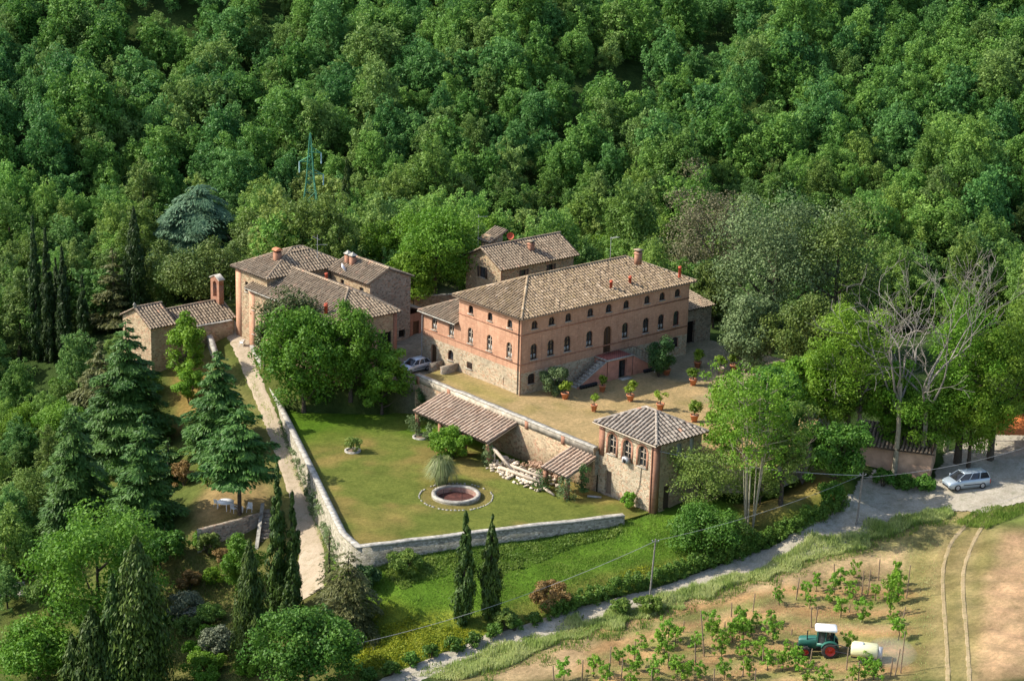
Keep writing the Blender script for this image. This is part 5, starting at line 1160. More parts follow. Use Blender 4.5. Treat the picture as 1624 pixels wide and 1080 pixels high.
g = G(); ring_ = lambda sx: [(-.55 * sx, .62), (.55 * sx, .62), (.72 * sx, .95), (.70 * sx, 1.35), (.45 * sx, 1.62 * (.5 + sx / 2)), (-.45 * sx, 1.62 * (.5 + sx / 2)), (-.70 * sx, 1.35), (-.72 * sx, .95)]
loft(g, [(1.25, ring_(.82)), (1.05, ring_(1)), (-.85, ring_(1)), (-1.0, ring_(.86))]); tk = g.build('tank', TY, t, False); g = G(); g.lathe((.4, 0, 1.6), [(.22, 0), (.22, .1), (.01, .12)], 14); g.build('lid', TW, tk)
g = G(); g.box(-1.3, 1.2, -.4, .4, .42, .6); g.tube([(1.2, 0, .5), (2.6, 0, .6)], .06, 6); g.tube([(1.2, .3, 1.1), (2.2, .1, 1.3), (2.9, 0, 1.1)], .04, 6); g.build('drawbar', M['iron'], t)
g = G(); g.lathe((-1.25, 0, .95), [(.3, -.12), (.55, -.12), (.58, .15), (.5, .22), (.15, .2), (.12, -.1), (.3, -.12)], 22, axis='x')
for k in range(8): q = k * .785; g.obox((-1.28, .32 * math.cos(q), .95 + .32 * math.sin(q)), (.03, 0, 0), np.array([0, math.cos(q), math.sin(q)]) * .2, np.array([.05, -math.sin(q) * .07, math.cos(q) * .07]))
g.build('fan', M['zinc'], t)
for s in (-1, 1): g = G(); g.lathe((0, s * .8, .38), [(.01, .1), (.36, .1), (.38, 0), (.36, -.1), (.01, -.1)], 18, axis='y'); g.build('wheel', TT_, t)
mm = bpy.data.materials.new('spray_mist'); mm.use_nodes = True; nt = mm.node_tree; nt.nodes.remove(nt.nodes['Principled BSDF']); pv = nt.nodes.new('ShaderNodeVolumePrincipled'); pv.inputs['Density'].default_value = .06; pv.inputs['Color'].default_value = (.9, .92, .92, 1); nt.links.new(pv.outputs[0], nt.nodes['Material Output'].inputs['Volume'])
mp_ = hit(1412, 1052); g = G(); g.lathe(mp_ + np.array([0, 0, .9]), [(.02, -.8), (1.6, -.6), (2.3, .1), (1.7, .9), (.02, 1.3)], 18); tag(g.build('spray_mist', mm), 'faint cloud of white spray mist behind the sprayer tank', 'mist', None, 'stuff')

# ------------------------------------------------------------------ poles, wires, pylon
def pole(px_b, py_b, px_t, py_t, label, r=.11):
    p = hit(px_b, py_b); s = scale_at(p) * .95; h = (py_b - py_t) / s; q = p + RI * ((px_t - px_b) / scale_at(p)) * 1.0 ; top = np.array([q[0], q[1], p[2] + h])
    B = Bld('utility_pole', label, 'utility pole', tuple(p)); g = G(); g.tube([p - (0, 0, .4), top], [r, r * .7], 8); B.part(g, 'shaft', M['pole'])
    g = G(); d = np.array([*EX, 0]); g.tube([top - d * .3 - (0, 0, .25), top + d * .3 - (0, 0, .25)], .03, 5)
    for k in (-.28, .28): g.lathe(top + d * k - (0, 0, .22), [(.01, 0), (.05, .02), (.05, .12), (.02, .14)], 8)
    B.part(g, 'crossarm', M['zinc']); return top
ta_ = pole(1358, 833, 1362, 748, 'wooden utility pole at the bend of the gravel road')
tb_ = pole(1030, 948, 1035, 852, 'tall thin wooden utility pole in the roadside hedge', .09)
tc_ = pole(490, 1092, 489, 1030, 'wooden utility pole cut off by the bottom edge at lower left', .09)
def wire(a, b, sag, label, r=.025):
    a = np.asarray(a, float); b = np.asarray(b, float); g = G(); tt = np.linspace(0, 1, 25)
    g.tube([a + (b - a) * t - np.array([0, 0, sag * 4 * t * (1 - t)]) for t in tt], r, 4); tag(g.build('overhead_wire', M['cable']), label, 'wire', 'overhead wires')
wire(ta_ - (0, 0, .3), (-4.3, -25.7, 2.2), .5, 'overhead wire sagging from the road-bend pole to the pavilion corner', .035)
wire(tb_ - (0, 0, .2), tc_ - (0, 0, .2), 1.2, 'overhead wire crossing in front of the two cypresses to the lower left pole', .02)
qe = hit(1640, 770); wire(ta_ - (0, 0, .5), qe + np.array([0, 0, 4.5]), .6, 'overhead wire running right from the road-bend pole over the minivan', .02)
wire(ta_ - (0, 0, .2), tb_ - (0, 0, .15), .6, 'overhead wire along the hedge between the two roadside poles', .016)
x_, y_ = -28.4, 285.0; u_, v_ = to_uv(x_, y_); zg = float(terr(np.array([u_]), np.array([v_]))[0])
zt_ = atz(482, 200, 0); dd = ray(482, 200); dep = y_; k = dep / (dd[:2] @ EY); topz = CAM[2] + dd[2] * k
B = Bld('pylon', 'green lattice electricity pylon rising out of the wooded slope', 'pylon', (u_, v_, zg)); H_ = topz - zg
ex3 = np.array([*EX, 0]); ey3 = np.array([*EY, 0]); c0 = np.array([u_, v_, zg - 1])
def hw(z): return 2.1 - 1.55 * min(1, z / (H_ * .62)) if z < H_ * .62 else max(.06, .55 - .49 * (z - H_ * .62) / (H_ * .38))
g = G(); zs = [0]; 
while zs[-1] < H_ * .95: zs.append(zs[-1] + max(.9, hw(zs[-1]) * 1.7))
zs[-1] = H_
cor = lambda z: [c0 + (0, 0, z) + ex3 * a * hw(z) + ey3 * b * hw(z) for a, b in ((-1, -1), (1, -1), (1, 1), (-1, 1))]
for za, zb in zip(zs[:-1], zs[1:]):
    A_, B_ = cor(za), cor(zb)
    for k in range(4):
        j = (k + 1) % 4; g.tube([A_[k], B_[k]], .075, 4, cap=False); g.tube([A_[k], B_[j]], .035, 4, cap=False); g.tube([B_[k], B_[j]], .03, 4, cap=False)
B.part(g, 'lattice_tower', M['pylon'])
for zf, s, ln in ((.80, 1, 1.9), (.70, -1, 1.9), (.60, 1, 2.3)):
    pass
tops_ = H_ - 1
for dz, s, ln in ((2.6, 1, 1.5), (3.9, -1, 1.5), (5.6, 1, 1.8)):
    z = H_ - dz; a = c0 + (0, 0, z); tip = a + ex3 * s * ln - (0, 0, .1); g = G()
    g.tube([a + (0, 0, .75), tip], .06, 4); g.tube([a, tip], .07, 4)
    for f in (.3, .6): g.tube([a + (tip - a) * f, a + (0, 0, .75) + (tip - a - (0, 0, .75)) * f], .04, 4)
    arm = B.part(g, 'crossarm', M['pylon']); g = G(); g.tube([tip, tip - (0, 0, 1.5)], .09, 6); B.part(g, 'insulator', M['insulator']).parent = arm
# ------------------------------------------------------------------ vegetation
def limbs(g, h, r, th, n=7, r0=None, mat=0, lean=(0, 0), sides=7):
    r0 = r0 or max(.08, h * .022); top = np.array([lean[0], lean[1], h * .8])
    pts = [np.array([0, 0, -.4]), np.array([lean[0] * .15 + random.gauss(0, .05), lean[1] * .15, th * .5]), np.array([lean[0] * .4, lean[1] * .4, th]), np.array([lean[0] * .8, lean[1] * .8, h * .55]), top]
    g.tube(pts, [r0 * 1.25, r0, r0 * .85, r0 * .5, r0 * .15], sides, mat)
    for k in range(n):
        f = random.uniform(0, 1); b = pts[2] * (1 - f) + pts[3] * f; a = k * 2.4 + random.uniform(-.4, .4); l = r * random.uniform(.55, .85)
        e = b + np.array([math.cos(a) * l, math.sin(a) * l, l * random.uniform(.5, .9)]); m = (b + e) / 2 + np.array([0, 0, -.1 * l])
        g.tube([b, m, e], [r0 * .5, r0 * .33, r0 * .1], 5, mat)
def crown_broad(g, h, r, th, ln, wd, k=1.0, m=None, mat=0, lean=(0, 0), irr=.22, csz=.32, tb=None, cone=0.0, flat=.78, bias=.35):
    hc = h - th; area = 4 * math.pi * (r * r + r * hc) / 3; N = int(min(16000, area * 2.3 / (2 * ln * wd)) * k)
    m = m or int(np.clip(area * .55, 26, 95)); d = sph(m, .25)
    lob = 1 + irr * np.sin(d[:, 0] * 3.1 + random.uniform(0, 6)) * np.cos(d[:, 1] * 2.7 + random.uniform(0, 6)) + rng.normal(0, irr * .55, m)
    f = rng.uniform(.55, .86, m) * lob
    cen = d * f[:, None] * np.array([r, r, hc / 2]) + np.array([lean[0], lean[1], th + hc * .5])
    if cone: cen[:, :2] *= (1 - cone * np.clip(d[:, 2] * f, 0, 1))[:, None]; cen[:, 2] += np.clip(d[:, 2], 0, 1) * rng.uniform(-.05, .16, m) * hc
    cen[:, 2] = np.maximum(cen[:, 2], th * .9 + .1)
    sz = (r * hc / 2 * r) ** (1 / 3) * rng.uniform(csz * .7, csz * 1.25, m)
    clumps(g, cen, sz, max(8, N // m), ln, wd, flat, .9, mat, tb if tb is None else np.clip(rng.normal(tb, .2, m), 0, 1), bias)
def env_cyp(t): return np.clip(.62 + t / .16 * .38, 0, 1) * np.clip(1 - np.clip((t - .28) / .72, 0, 1) ** 1.5, 0, 1)
def crown_cypress(g, h, r, ln=.20, wd=.07, k=1.0, mat=0):
    n = int(min(16000, 2 * math.pi * r * h * .62 * 4.2 / (2 * ln * wd)) * k); m = int(max(40, h * r * 11))
    t = rng.random(m) * .96 + .02; a = rng.uniform(0, 2 * math.pi, m); rr = r * env_cyp(t) * np.where(rng.random(m) < .08, rng.uniform(.85, 1.02, m), rng.uniform(.40, .82, m))
    cen = np.stack([np.cos(a) * rr, np.sin(a) * rr, t * h], 1); rad = np.maximum(.10, r * env_cyp(t) * .34)
    kk = max(6, n // m); d = sph(m * kk, .1); R3 = np.repeat(rad, kk)[:, None] * np.array([1, 1, 2.3]); c = np.repeat(cen, kk, 0) + d * R3 * (rng.random(m * kk) ** .3)[:, None]
    c[:, 2] = np.clip(c[:, 2], .05, h); out = c.copy(); out[:, 2] = 0; out /= np.linalg.norm(out, axis=1, keepdims=True) + 1e-6
    quads(g, c, d * .8 + out * .5 + rng.normal(size=c.shape) * .35, rng.uniform(.7, 1.3, m * kk) * ln, wd, mat, np.clip(np.repeat(rng.uniform(.1, .8, m), kk) + rng.normal(0, .15, m * kk), 0, 1), up=np.array([0, 0, 1.0]))
def crown_fir(g, h, r, ln=.26, wd=.10, k=1.0, z0=.06, pw=.85, droop=.22, mat=0, lev=.62):
    nl = max(8, int(h * (1 - z0) / lev)); C_s, N_s, U_s, T_s = [], [], [], []
    for i in range(nl):
        f = (i + rng.uniform(-.2, .2)) / nl; f = min(max(f, 0), .985); z = h * (z0 + (1 - z0) * f); Lb = r * (1 - f) ** pw * rng.uniform(.85, 1.08) + .12; nb = int(np.clip(5 + Lb * 2.6, 5, 15))
        for j in range(nb):
            a = 2 * math.pi * (j + rng.random()) / nb; l = Lb * rng.uniform(.38, 1.25); z = h * (z0 + (1 - z0) * min(.985, max(0, f + rng.normal(0, .45) / nl))); m = int(max(6, l * l * 19 * k + 5 * l)); s = rng.random(m) ** .62
            w = rng.normal(0, 1, m) * .20 * l * (.35 + s * (1 - s) * 2.4); dr = -droop * l * s * s + .10 * l * s; ca, sa = math.cos(a), math.sin(a)
            C_s.append(np.stack([ca * l * s - sa * w, sa * l * s + ca * w, z + dr - np.abs(w) * .22 + rng.normal(0, .05, m)], 1))
            N_s.append(np.tile([ca * .45, sa * .45, 1.0], (m, 1)) + rng.normal(size=(m, 3)) * .38); U_s.append(np.stack([ca - sa * np.sign(w) * .6, sa + ca * np.sign(w) * .6, np.full(m, -.3)], 1))
            T_s.append(np.clip(rng.uniform(.2, .8) + rng.normal(0, .15, m), 0, 1))
    C_s = np.vstack(C_s); quads(g, C_s, np.vstack(N_s), ln * rng.uniform(.7, 1.25, len(C_s)), wd, mat, np.concatenate(T_s), up=np.vstack(U_s))
def branchy(g, p, d, l, r, depth, spread=.6, mat=0, grav=.05, kids=(2, 4), minr=.012):
    p = np.asarray(p, float); d = np.asarray(d, float); d = d / np.linalg.norm(d); n = 4; pts = [p]; q = p.copy(); dd = d.copy()
    for i in range(n):
        dd = dd + rng.normal(0, .16, 3) + np.array([0, 0, grav * (.5 if depth else 1)]); dd /= np.linalg.norm(dd); q = q + dd * l / n; pts.append(q.copy())
    g.tube(pts, np.linspace(r, max(minr, r * .5), n + 1), 6 if r > .06 else 4, mat, cap=False)
    if depth <= 0: return
    for k in range(random.randint(*kids)):
        i = random.randint(2, n) if k else n; a = rng.normal(size=3); a -= dd * (a @ dd); a /= np.linalg.norm(a)
        branchy(g, pts[i], dd + a * spread * random.uniform(.6, 1.3), l * random.uniform(.55, .8), max(minr, r * random.uniform(.42, .6)), depth - 1, spread, mat, grav, kids, minr)
def dims(x, yb, yt, w):
    p = hit(x, yb); s = scale_at(p); return p, (yb - yt) / (s * .955), w / 2 / s
def broad(x, yb, yt, w, key, label, name='broadleaf_tree', cat='tree', group=None, th=.2, ln=.155, wd=.095, k=1.0, irr=.22, csz=.32, bark='bark', lean=(0, 0), m=None, n=7):
    p, h, r = dims(x, yb, yt, w); t = thing(name, label, cat, tuple(p), group, 0); g = G(); limbs(g, h, r, h * th, n, None, 0, lean); g.build('trunk', M[bark], t)
    g = G(); crown_broad(g, h, r, h * th, ln, wd, k, m, 0, lean, irr, csz); g.build('crown', L_[key], t); return t
def shrub(x, yb, yt, w, key, label, name='shrub', cat='shrub', group=None, ln=.11, wd=.07, k=1.0, p=None, h=None, r=None, csz=.36, stem=True):
    if p is None: p, h, r = dims(x, yb, yt, w)
    t = thing(name, label, cat, tuple(p), group); g = G()
    for q in range(5): a = q * 1.3; g.tube([(0, 0, -.2), (r * .25 * math.cos(a), r * .25 * math.sin(a), h * .3), (r * .5 * math.cos(a), r * .5 * math.sin(a), h * .65)], [.05, .035, .012], 5)
    g.build('stem', M['bark'], t); g = G(); crown_broad(g, h, r, 0.02, ln, wd, k, None, 0, (0, 0), .16, csz); g.build('foliage', L_[key], t); return t
def cypress(x, yb, yt, w, label, group=None, key='cypress', k=1.0, ln=.20, wd=.07, p=None, h=None, r=None):
    if p is None: p, h, r = dims(x, yb, yt, w)
    t = thing('cypress_tree', label, 'cypress', tuple(p), group); g = G(); g.tube([(0, 0, -.4), (0, 0, .8), (0, 0, h * .8)], [.16, .13, .03], 7); g.build('trunk', M['bark'], t)
    g = G(); crown_cypress(g, h, r, ln, wd, k); g.build('crown', L_[key], t); return t
def fir(x, yb, yt, w, label, key='fir', name='fir_tree', cat='conifer', group=None, **kw):
    p, h, r = dims(x, yb, yt, w); t = thing(name, label, cat, tuple(p), group); g = G(); g.tube([(0, 0, -.4), (0, 0, h * .3), (0, 0, h * .97)], [.24, .18, .03], 8); g.build('trunk', M['bark'], t)
    g = G(); crown_fir(g, h, r, **kw); g.build('crown', L_[key], t); return t
# --- on the lawn and by the farmhouse
broad(482, 652, 480, 148, 'lush', 'big light green leafy tree in the lawn corner below the farmhouse', th=.04, ln=.17, wd=.11, csz=.27)
broad(462, 600, 462, 104, 'magnolia', 'dark glossy magnolia rising behind the big light green lawn tree', 'magnolia_tree', th=.18, ln=.17, wd=.09, k=.8)
broad(556, 632, 484, 96, 'lush', 'middle leafy tree of three between the farmhouse and the shed', th=.1, csz=.27)
broad(606, 655, 545, 84, 'lush', 'rightmost leafy tree of the lawn group, just below the pale hatchback', th=.08, csz=.27)
broad(420, 585, 508, 44, 'magnolia', 'small dark leafy tree against the farmhouse front wall', th=.2)
broad(296, 618, 503, 68, 'bright', 'bright green bushy tree in front of the chapel side wall', th=.08, csz=.27)
shrub(300, 640, 575, 46, 'bright', 'light green shrub below the chapel, lower than the bushy tree')
shrub(717, 727, 675, 66, 'bright', 'round bright green bush in front of the long shed', ln=.12, wd=.08)
shrub(880, 626, 577, 48, 'oak_grey', 'grey-green creeper bush against the villa left of the staircase', 'creeper', 'creeper', ln=.10, wd=.06)
shrub(1044, 598, 532, 46, 'ivy', 'dark green creeper climbing the villa right of the staircase', 'creeper', 'creeper', ln=.10, wd=.06)
shrub(996, 806, 779, 26, 'bright', 'small leafy shrub at the foot of the pavilion wall')
shrub(562, 716, 692, 30, 'sparse', 'wispy little shrub growing in the left stone planter ring', k=.5)
def pampas(x, yb, yt, w, label):
    p, h, r = dims(x, yb, yt, w); t = thing('pampas_grass', label, 'grass clump', tuple(p)); g = G(); n = 1500; V = []
    a = rng.uniform(0, 2 * math.pi, n); o = rng.uniform(.25, 1.05, n) * r; hh = h * rng.uniform(.6, 1.0, n); w_ = .022
    for i in range(n):
        d = np.array([math.cos(a[i]), math.sin(a[i]), 0]); s = np.array([-d[1], d[0], 0]) * w_; b = d * rng.uniform(0, .3) * r; m = d * o[i] * .5 + (0, 0, hh[i]); e = d * o[i] * 1.0 + (0, 0, hh[i] * rng.uniform(.35, .7))
        V += [b - s, b + s, m + s, m - s, m - s, m + s, e + s * .2, e - s * .2]
    g.add(V, np.arange(n * 8).reshape(-1, 4), 0, np.repeat(rng.random(n), 2)); g.build('blades', L_['pampas'], t)
pampas(700, 768, 724, 66, 'fountain of tall pale pampas grass beside the round basin')
def ivy_on(u, v, z0, z1, r, label, key='ivy_pale'):
    t = thing('ivy', label, 'ivy', (u, v, z0)); g = G(); m = int((z1 - z0) * 9); cen = np.stack([rng.normal(0, r * .45, m), rng.normal(0, r * .45, m), rng.uniform(.1, z1 - z0, m)], 1)
    clumps(g, cen, r * .55, 42, .085, .06, 1.0); g.build('leaves', L_[key], t); g = G(); g.tube([(0, 0, 0), (.05, .05, (z1 - z0) * .8)], [.05, .02], 5); g.build('stem', M['bark'], t)
ivy_on(-9.35, 6.0, ZL, -1.9, .75, 'ivy smothering the left corner post of the long shed')
ivy_on(-9.2, 3.9, ZL, -2.6, .7, 'ivy on the long shed post behind the round bush')
ivy_on(-9.35, -5.7, ZL, -1.9, .75, 'ivy climbing the right front post of the long shed')
ivy_on(-9.3, -14.5, ZL, -2.1, .8, 'dark ivy on the left front post of the short shed', 'ivy')
ivy_on(-9.3, -17.8, ZL, -1.9, .95, 'thick ivy on the right front post of the short shed')
ivy_on(-7.6, -18.3, ZL + .6, -.9, .6, 'ivy hanging under the right side of the short shed', 'ivy')
ivy_on(-5.6, 9.9, ZL + .8, -.5, .7, 'scrubby ivy on the left end of the terrace wall', 'ivy')
# --- behind the buildings
for a in [(690, 478, 340, 150, 'bright', 'big bright yellow-green tree behind the courtyard wall'), (770, 470, 345, 90, 'bright', 'bright green tree behind the left end of the stone house'), (618, 470, 350, 90, 'bright', 'bright green tree rising behind the farmhouse chimneys'), (655, 492, 400, 90, 'bright', 'low bright green tree just above the courtyard wall'),
          (960, 425, 366, 90, 'bright', 'low bright green tree behind the villa roof ridge'), (1012, 410, 346, 52, 'dense', 'slim dark tree standing behind the villa chimney')]:
    p = hit(a[0], a[1]); d = (a[1] - a[2])
    broad(*a, th=.15, ln=.18, wd=.11, csz=.28)
broad(478, 452, 318, 190, 'oak_olive', 'broad olive-green oak behind the farmhouse roof', th=.15, ln=.17, wd=.10, k=1.0, m=90); broad(400, 470, 355, 100, 'oak_olive', 'dark olive-green oak behind the farmhouse, left of the broad one', th=.15, m=70)
broad(318, 492, 394, 140, 'oak_olive', 'dark round evergreen oak above the chapel roof', th=.15, m=80); broad(262, 500, 388, 80, 'oak_olive', 'dark evergreen oak above the chapel gable', th=.15)
fir(317, 455, 292, 190, 'wide blue-grey cedar with layered drooping boughs', 'bluecedar', 'cedar_tree', 'cedar', pw=.45, droop=.42, lev=1.0, z0=.22, ln=.32, wd=.09, k=1.1)
fir(182, 520, 395, 80, 'pale tiered conifer left of the tall dark cypress', 'yew', 'conifer_tree', droop=.15, lev=1.0); fir(985, 432, 345, 60, 'small dark conifer behind the villa ridge', 'fir')
# --- evergreen oaks right of the villa
for a in [(1125, 505, 305, 175, 'oak_brown', 'brown-tinged olive evergreen oak behind the villa corner'), (1222, 560, 312, 195, 'oak_grey', 'large silvery grey-green evergreen oak right of the villa'), (1318, 565, 326, 190, 'oak_olive', 'dark olive evergreen oak right of the silvery one'), (1185, 590, 478, 120, 'oak_grey', 'lower silvery bough-tree drooping over the terrace edge'), (1285, 610, 470, 130, 'oak_olive', 'shorter dark evergreen oak in front of the big oaks'), (1130, 520, 420, 80, 'oak_olive', 'dark evergreen tree shading the outbuilding gateway')]:
    broad(*a, name='evergreen_oak', th=.06, ln=.15, wd=.095, irr=.30, csz=.33, m=64, k=1.2)
# --- the roadside robinias and dead trees
for a in [(1340, 718, 472, 130, 'tall feathery robinia with dark trunk left of the bare dead tree'), (1518, 735, 480, 140, 'tall feathery robinia right of the bare dead trees'), (1458, 740, 600, 140, 'spreading robinia leaning over the pink building'), (1310, 720, 560, 110, 'feathery robinia at the left end of the roadside trees'), (1570, 730, 500, 150, 'dense robinia above the rust-orange shelter'), (1405, 730, 575, 90, 'robinia with a leaning trunk beside the pink building'), (1620, 690, 540, 120, 'robinia at the right edge of the picture'), (1535, 742, 600, 130, 'low-hanging robinia over the silver minivan')]:
    broad(*a[:4], 'robinia', a[4], 'robinia_tree', th=.24, ln=.14, wd=.075, k=1.0, irr=.34, csz=.27, m=80)
def dead(x, yb, yt, label, seed, spread=.6, lean=0):
    global rng; p, h, r = dims(x, yb, yt, 80); rng = np.random.default_rng(seed); random.seed(seed); t = thing('dead_tree', label, 'dead tree', tuple(p)); g = G()
    g.tube([(0, 0, -.4), (.1, 0, h * .2), (-.1, .1, h * .42)], [.30, .25, .2], 9); g.build('trunk', M['bark_pale'], t); g = G()
    for k in range(5):
        a = k * 1.3 + random.random(); branchy(g, (-.1, .1, h * random.uniform(.28, .42)), (math.cos(a) * .7, math.sin(a) * .7, 1), h * .28, .14, 4, spread, 0, .06, (2, 3), .017)
    g.build('branches', M['deadwood'], t)
dead(1418, 752, 408, 'tall bare dead tree with bleached branches, the left one of two', 5); dead(1460, 752, 418, 'bare dead tree with bleached branches, right of the tallest one', 17)
dead(1360, 715, 540, 'short dead tree with bleached snags among the robinia leaves', 14, .8); dead(1500, 715, 520, 'dead bleached branches of a tree over the robinia by the yard', 21, .8)
# --- below the terrace, right of the pavilion
def stems_tree(x, yb, yt, w, label, nst=9):
    p, h, r = dims(x, yb, yt, w); t = thing('multi_stem_tree', label, 'tree', tuple(p)); g = G(); tips = []
    for k in range(nst):
        a = random.uniform(0, 6.28); f = random.uniform(.05, .6); e = np.array([math.cos(a) * r * f, math.sin(a) * r * f, h * random.uniform(.7, .97)]); b = np.array([math.cos(a) * .35, math.sin(a) * .35, -.3])
        m = (b * .6 + e * .4); m[2] = h * .45; g.tube([b, m, e], [.075, .05, .018], 6)
        for q in range(8):
            s = e * random.uniform(.45, .95) + np.array([0, 0, 0]); s[2] = e[2] * random.uniform(.5, .95); d2 = np.array([random.gauss(0, 1), random.gauss(0, 1), .5]); d2 /= np.linalg.norm(d2); tip = s + d2 * r * .5; g.tube([s, tip], [.035, .01], 4); tips.append(tip)
        tips.append(e)
    g.build('trunk', M['bark_pale'], t); g = G(); tips = np.array(tips); tips = np.vstack([tips, tips + rng.normal(0, .5, tips.shape), tips[tips[:, 2] > h * .4] + rng.normal(0, .9, tips[tips[:, 2] > h * .4].shape)])
    clumps(g, tips, rng.uniform(.35, .75, len(tips)), 26, .13, .085, .8); g.build('crown', L_['bright'], t)
stems_tree(1188, 842, 578, 165, 'tall slender multi-stemmed tree with pale trunks right of the pavilion', 12)
broad(1160, 775, 590, 110, 'bright', 'airy light green tree mingling with the pale stems, left side', th=.25, k=.45, irr=.4, csz=.24); broad(1238, 800, 640, 90, 'sparse', 'airy yellow-green tree mingling with the pale stems, right side', th=.2, k=.5, irr=.4, csz=.24)
broad(1225, 720, 585, 110, 'dense', 'leafy green tree at the terrace edge behind the pale-stemmed tree', th=.15, csz=.28); broad(1262, 690, 560, 100, 'bright', 'light green tree behind the pale-stemmed tree', th=.2, csz=.28)
broad(1118, 815, 708, 120, 'sparse', 'thin-leaved scrubby tree against the pavilion side wall', 'scrub_tree', th=.12, k=.45, ln=.12, wd=.06)
broad(1075, 780, 730, 50, 'sparse', 'thin scrub hanging on the shaded pavilion wall', 'scrub_tree', th=.1, k=.45, ln=.12, wd=.06)
broad(1205, 800, 735, 80, 'sparse', 'straw-green scrub on the slope behind the pale stems', 'scrub_tree', th=.1, k=.4, ln=.11, wd=.06)
shrub(1118, 880, 805, 116, 'dense', 'wide dark green juniper-like bush above the hedge', ln=.13, wd=.07); shrub(1165, 876, 818, 60, 'sparse', 'wispy shrub at the foot of the pale-stemmed tree', k=.6)
broad(1322, 772, 668, 112, 'dense', 'compact dense green tree where the hedge meets the road', th=.12, csz=.28); shrub(1318, 800, 760, 46, 'dense', 'dark shrub rounding off the hedge end by the pole')
p, h, r = dims(1272, 768, 640, 70); t = thing('bare_shrub', 'tall grey leafless bush behind the hedge end', 'bare bush', tuple(p)); g = G()
for k in range(16): a = k * .9; branchy(g, (0, 0, 0), (math.cos(a) * .35, math.sin(a) * .35, 1), h * .38, .045, 3, .5, 0, .1, (2, 4), .013)
g.build('twigs', M['twig'], t)
for i, (x, yb, yt, w) in enumerate([(1400, 772, 745, 40), (1432, 776, 752, 40), (1462, 778, 756, 42)]): shrub(x, yb, yt, w, 'dense', ['low roadside shrub below the pink building, left one', 'low roadside shrub below the pink building, middle one', 'low roadside shrub just left of the minivan'][i], group='shrubs below the pink building')
# --- the pair of cypresses on the slope
cypress(735, 988, 806, 40, 'left one of the two cypresses standing free on the grass slope', 'two cypresses on the slope'); cypress(777, 979, 811, 38, 'right one of the two cypresses standing free on the grass slope', 'two cypresses on the slope')
# --- along the drive and lower left
cypress(441, 985, 728, 36, 'tallest slim cypress beside the drive, at the garden stairs'); cypress(464, 975, 773, 30, 'slim cypress right of the tallest one beside the drive'); cypress(464, 1010, 874, 40, 'shorter cypress in front of the pair beside the drive'); cypress(397, 1062, 848, 66, 'broad dark cypress left of the drive cypresses', ln=.22)
cypress(222, 1105, 840, 112, 'huge ragged cypress near the bottom edge', ln=.26, wd=.09); cypress(150, 1120, 955, 80, 'ragged cypress at the bottom edge left of the huge one', ln=.26, wd=.09); cypress(184, 1115, 900, 60, 'narrow cypress squeezed beside the huge ragged one', ln=.24, wd=.09); cypress(118, 1125, 1000, 50, 'smallest ragged cypress at the bottom edge', ln=.24, wd=.09)
fir(552, 1004, 868, 132, 'loose olive-brown yew tree at the foot of the lawn corner', 'yew', 'yew_tree', pw=.55, droop=.5, lev=.6, ln=.2, wd=.06, k=1.2); fir(522, 960, 838, 60, 'thin straggly conifer in front of the garden wall corner', 'yew', 'yew_tree', pw=.8, droop=.5, ln=.17, wd=.05, k=.7)
broad(484, 1105, 962, 176, 'dense', 'rounded dark green oak at the bottom edge behind the wooden pole', 'oak_tree', th=.12, ln=.16, wd=.1, csz=.28)
broad(158, 1015, 808, 240, 'lush', 'very wide walnut-like tree on the lower left slope', 'walnut_tree', th=.12, ln=.19, wd=.11, csz=.27, m=95); broad(255, 905, 838, 90, 'dense', 'rounded tree between the walnut and the retaining wall', th=.12); broad(60, 1075, 990, 140, 'lush', 'light green tree in the bottom left corner', th=.1, ln=.17)
fir(380, 815, 640, 132, 'dark spreading cedar shading the white garden table', 'fir', 'cedar_tree', 'cedar', z0=.36, pw=.5, droop=.10, lev=.95); fir(348, 715, 552, 118, 'dark conifer beside the drive above the big cedar', 'fir', pw=.6, droop=.3, lev=.6)
fir(205, 720, 505, 165, 'tall broad dark fir in front of the chapel gable', 'fir', lev=.7, pw=.75); fir(232, 845, 650, 128, 'dark fir below the tall broad one', 'fir', lev=.7, pw=.75); fir(122, 860, 640, 130, 'drooping blue-green conifer at the left', 'fir', droop=.5, lev=.7, pw=.6); fir(160, 640, 540, 100, 'dull olive conifer left of the chapel fir', 'yew', droop=.3)
fir(268, 770, 690, 70, 'young fir beside the dark firs on the left slope', 'fir')
for i, (x, yb, yt, w) in enumerate([(60, 572, 342, 26), (79, 575, 362, 28), (104, 575, 392, 28), (134, 575, 436, 26), (216, 512, 330, 44), (93, 560, 410, 22)]):
    cypress(x, yb, yt, w, ['leftmost tall dark cypress of the row at the left', 'second dark cypress of the left row, just lower than the tallest', 'third cypress of the left row', 'shortest cypress at the right end of the left row', 'tall thick dark cypress behind the chapel gable', 'slim cypress hidden within the left row'][i], 'dark cypresses left of the chapel', 'cypress_dark')
p, h, r = dims(548, 345, 280, 15); cypress(0, 0, 0, 0, 'lone thin cypress among the woodland trees above the farmhouse', p=atz(549, 352, 2), h=9, r=.75)
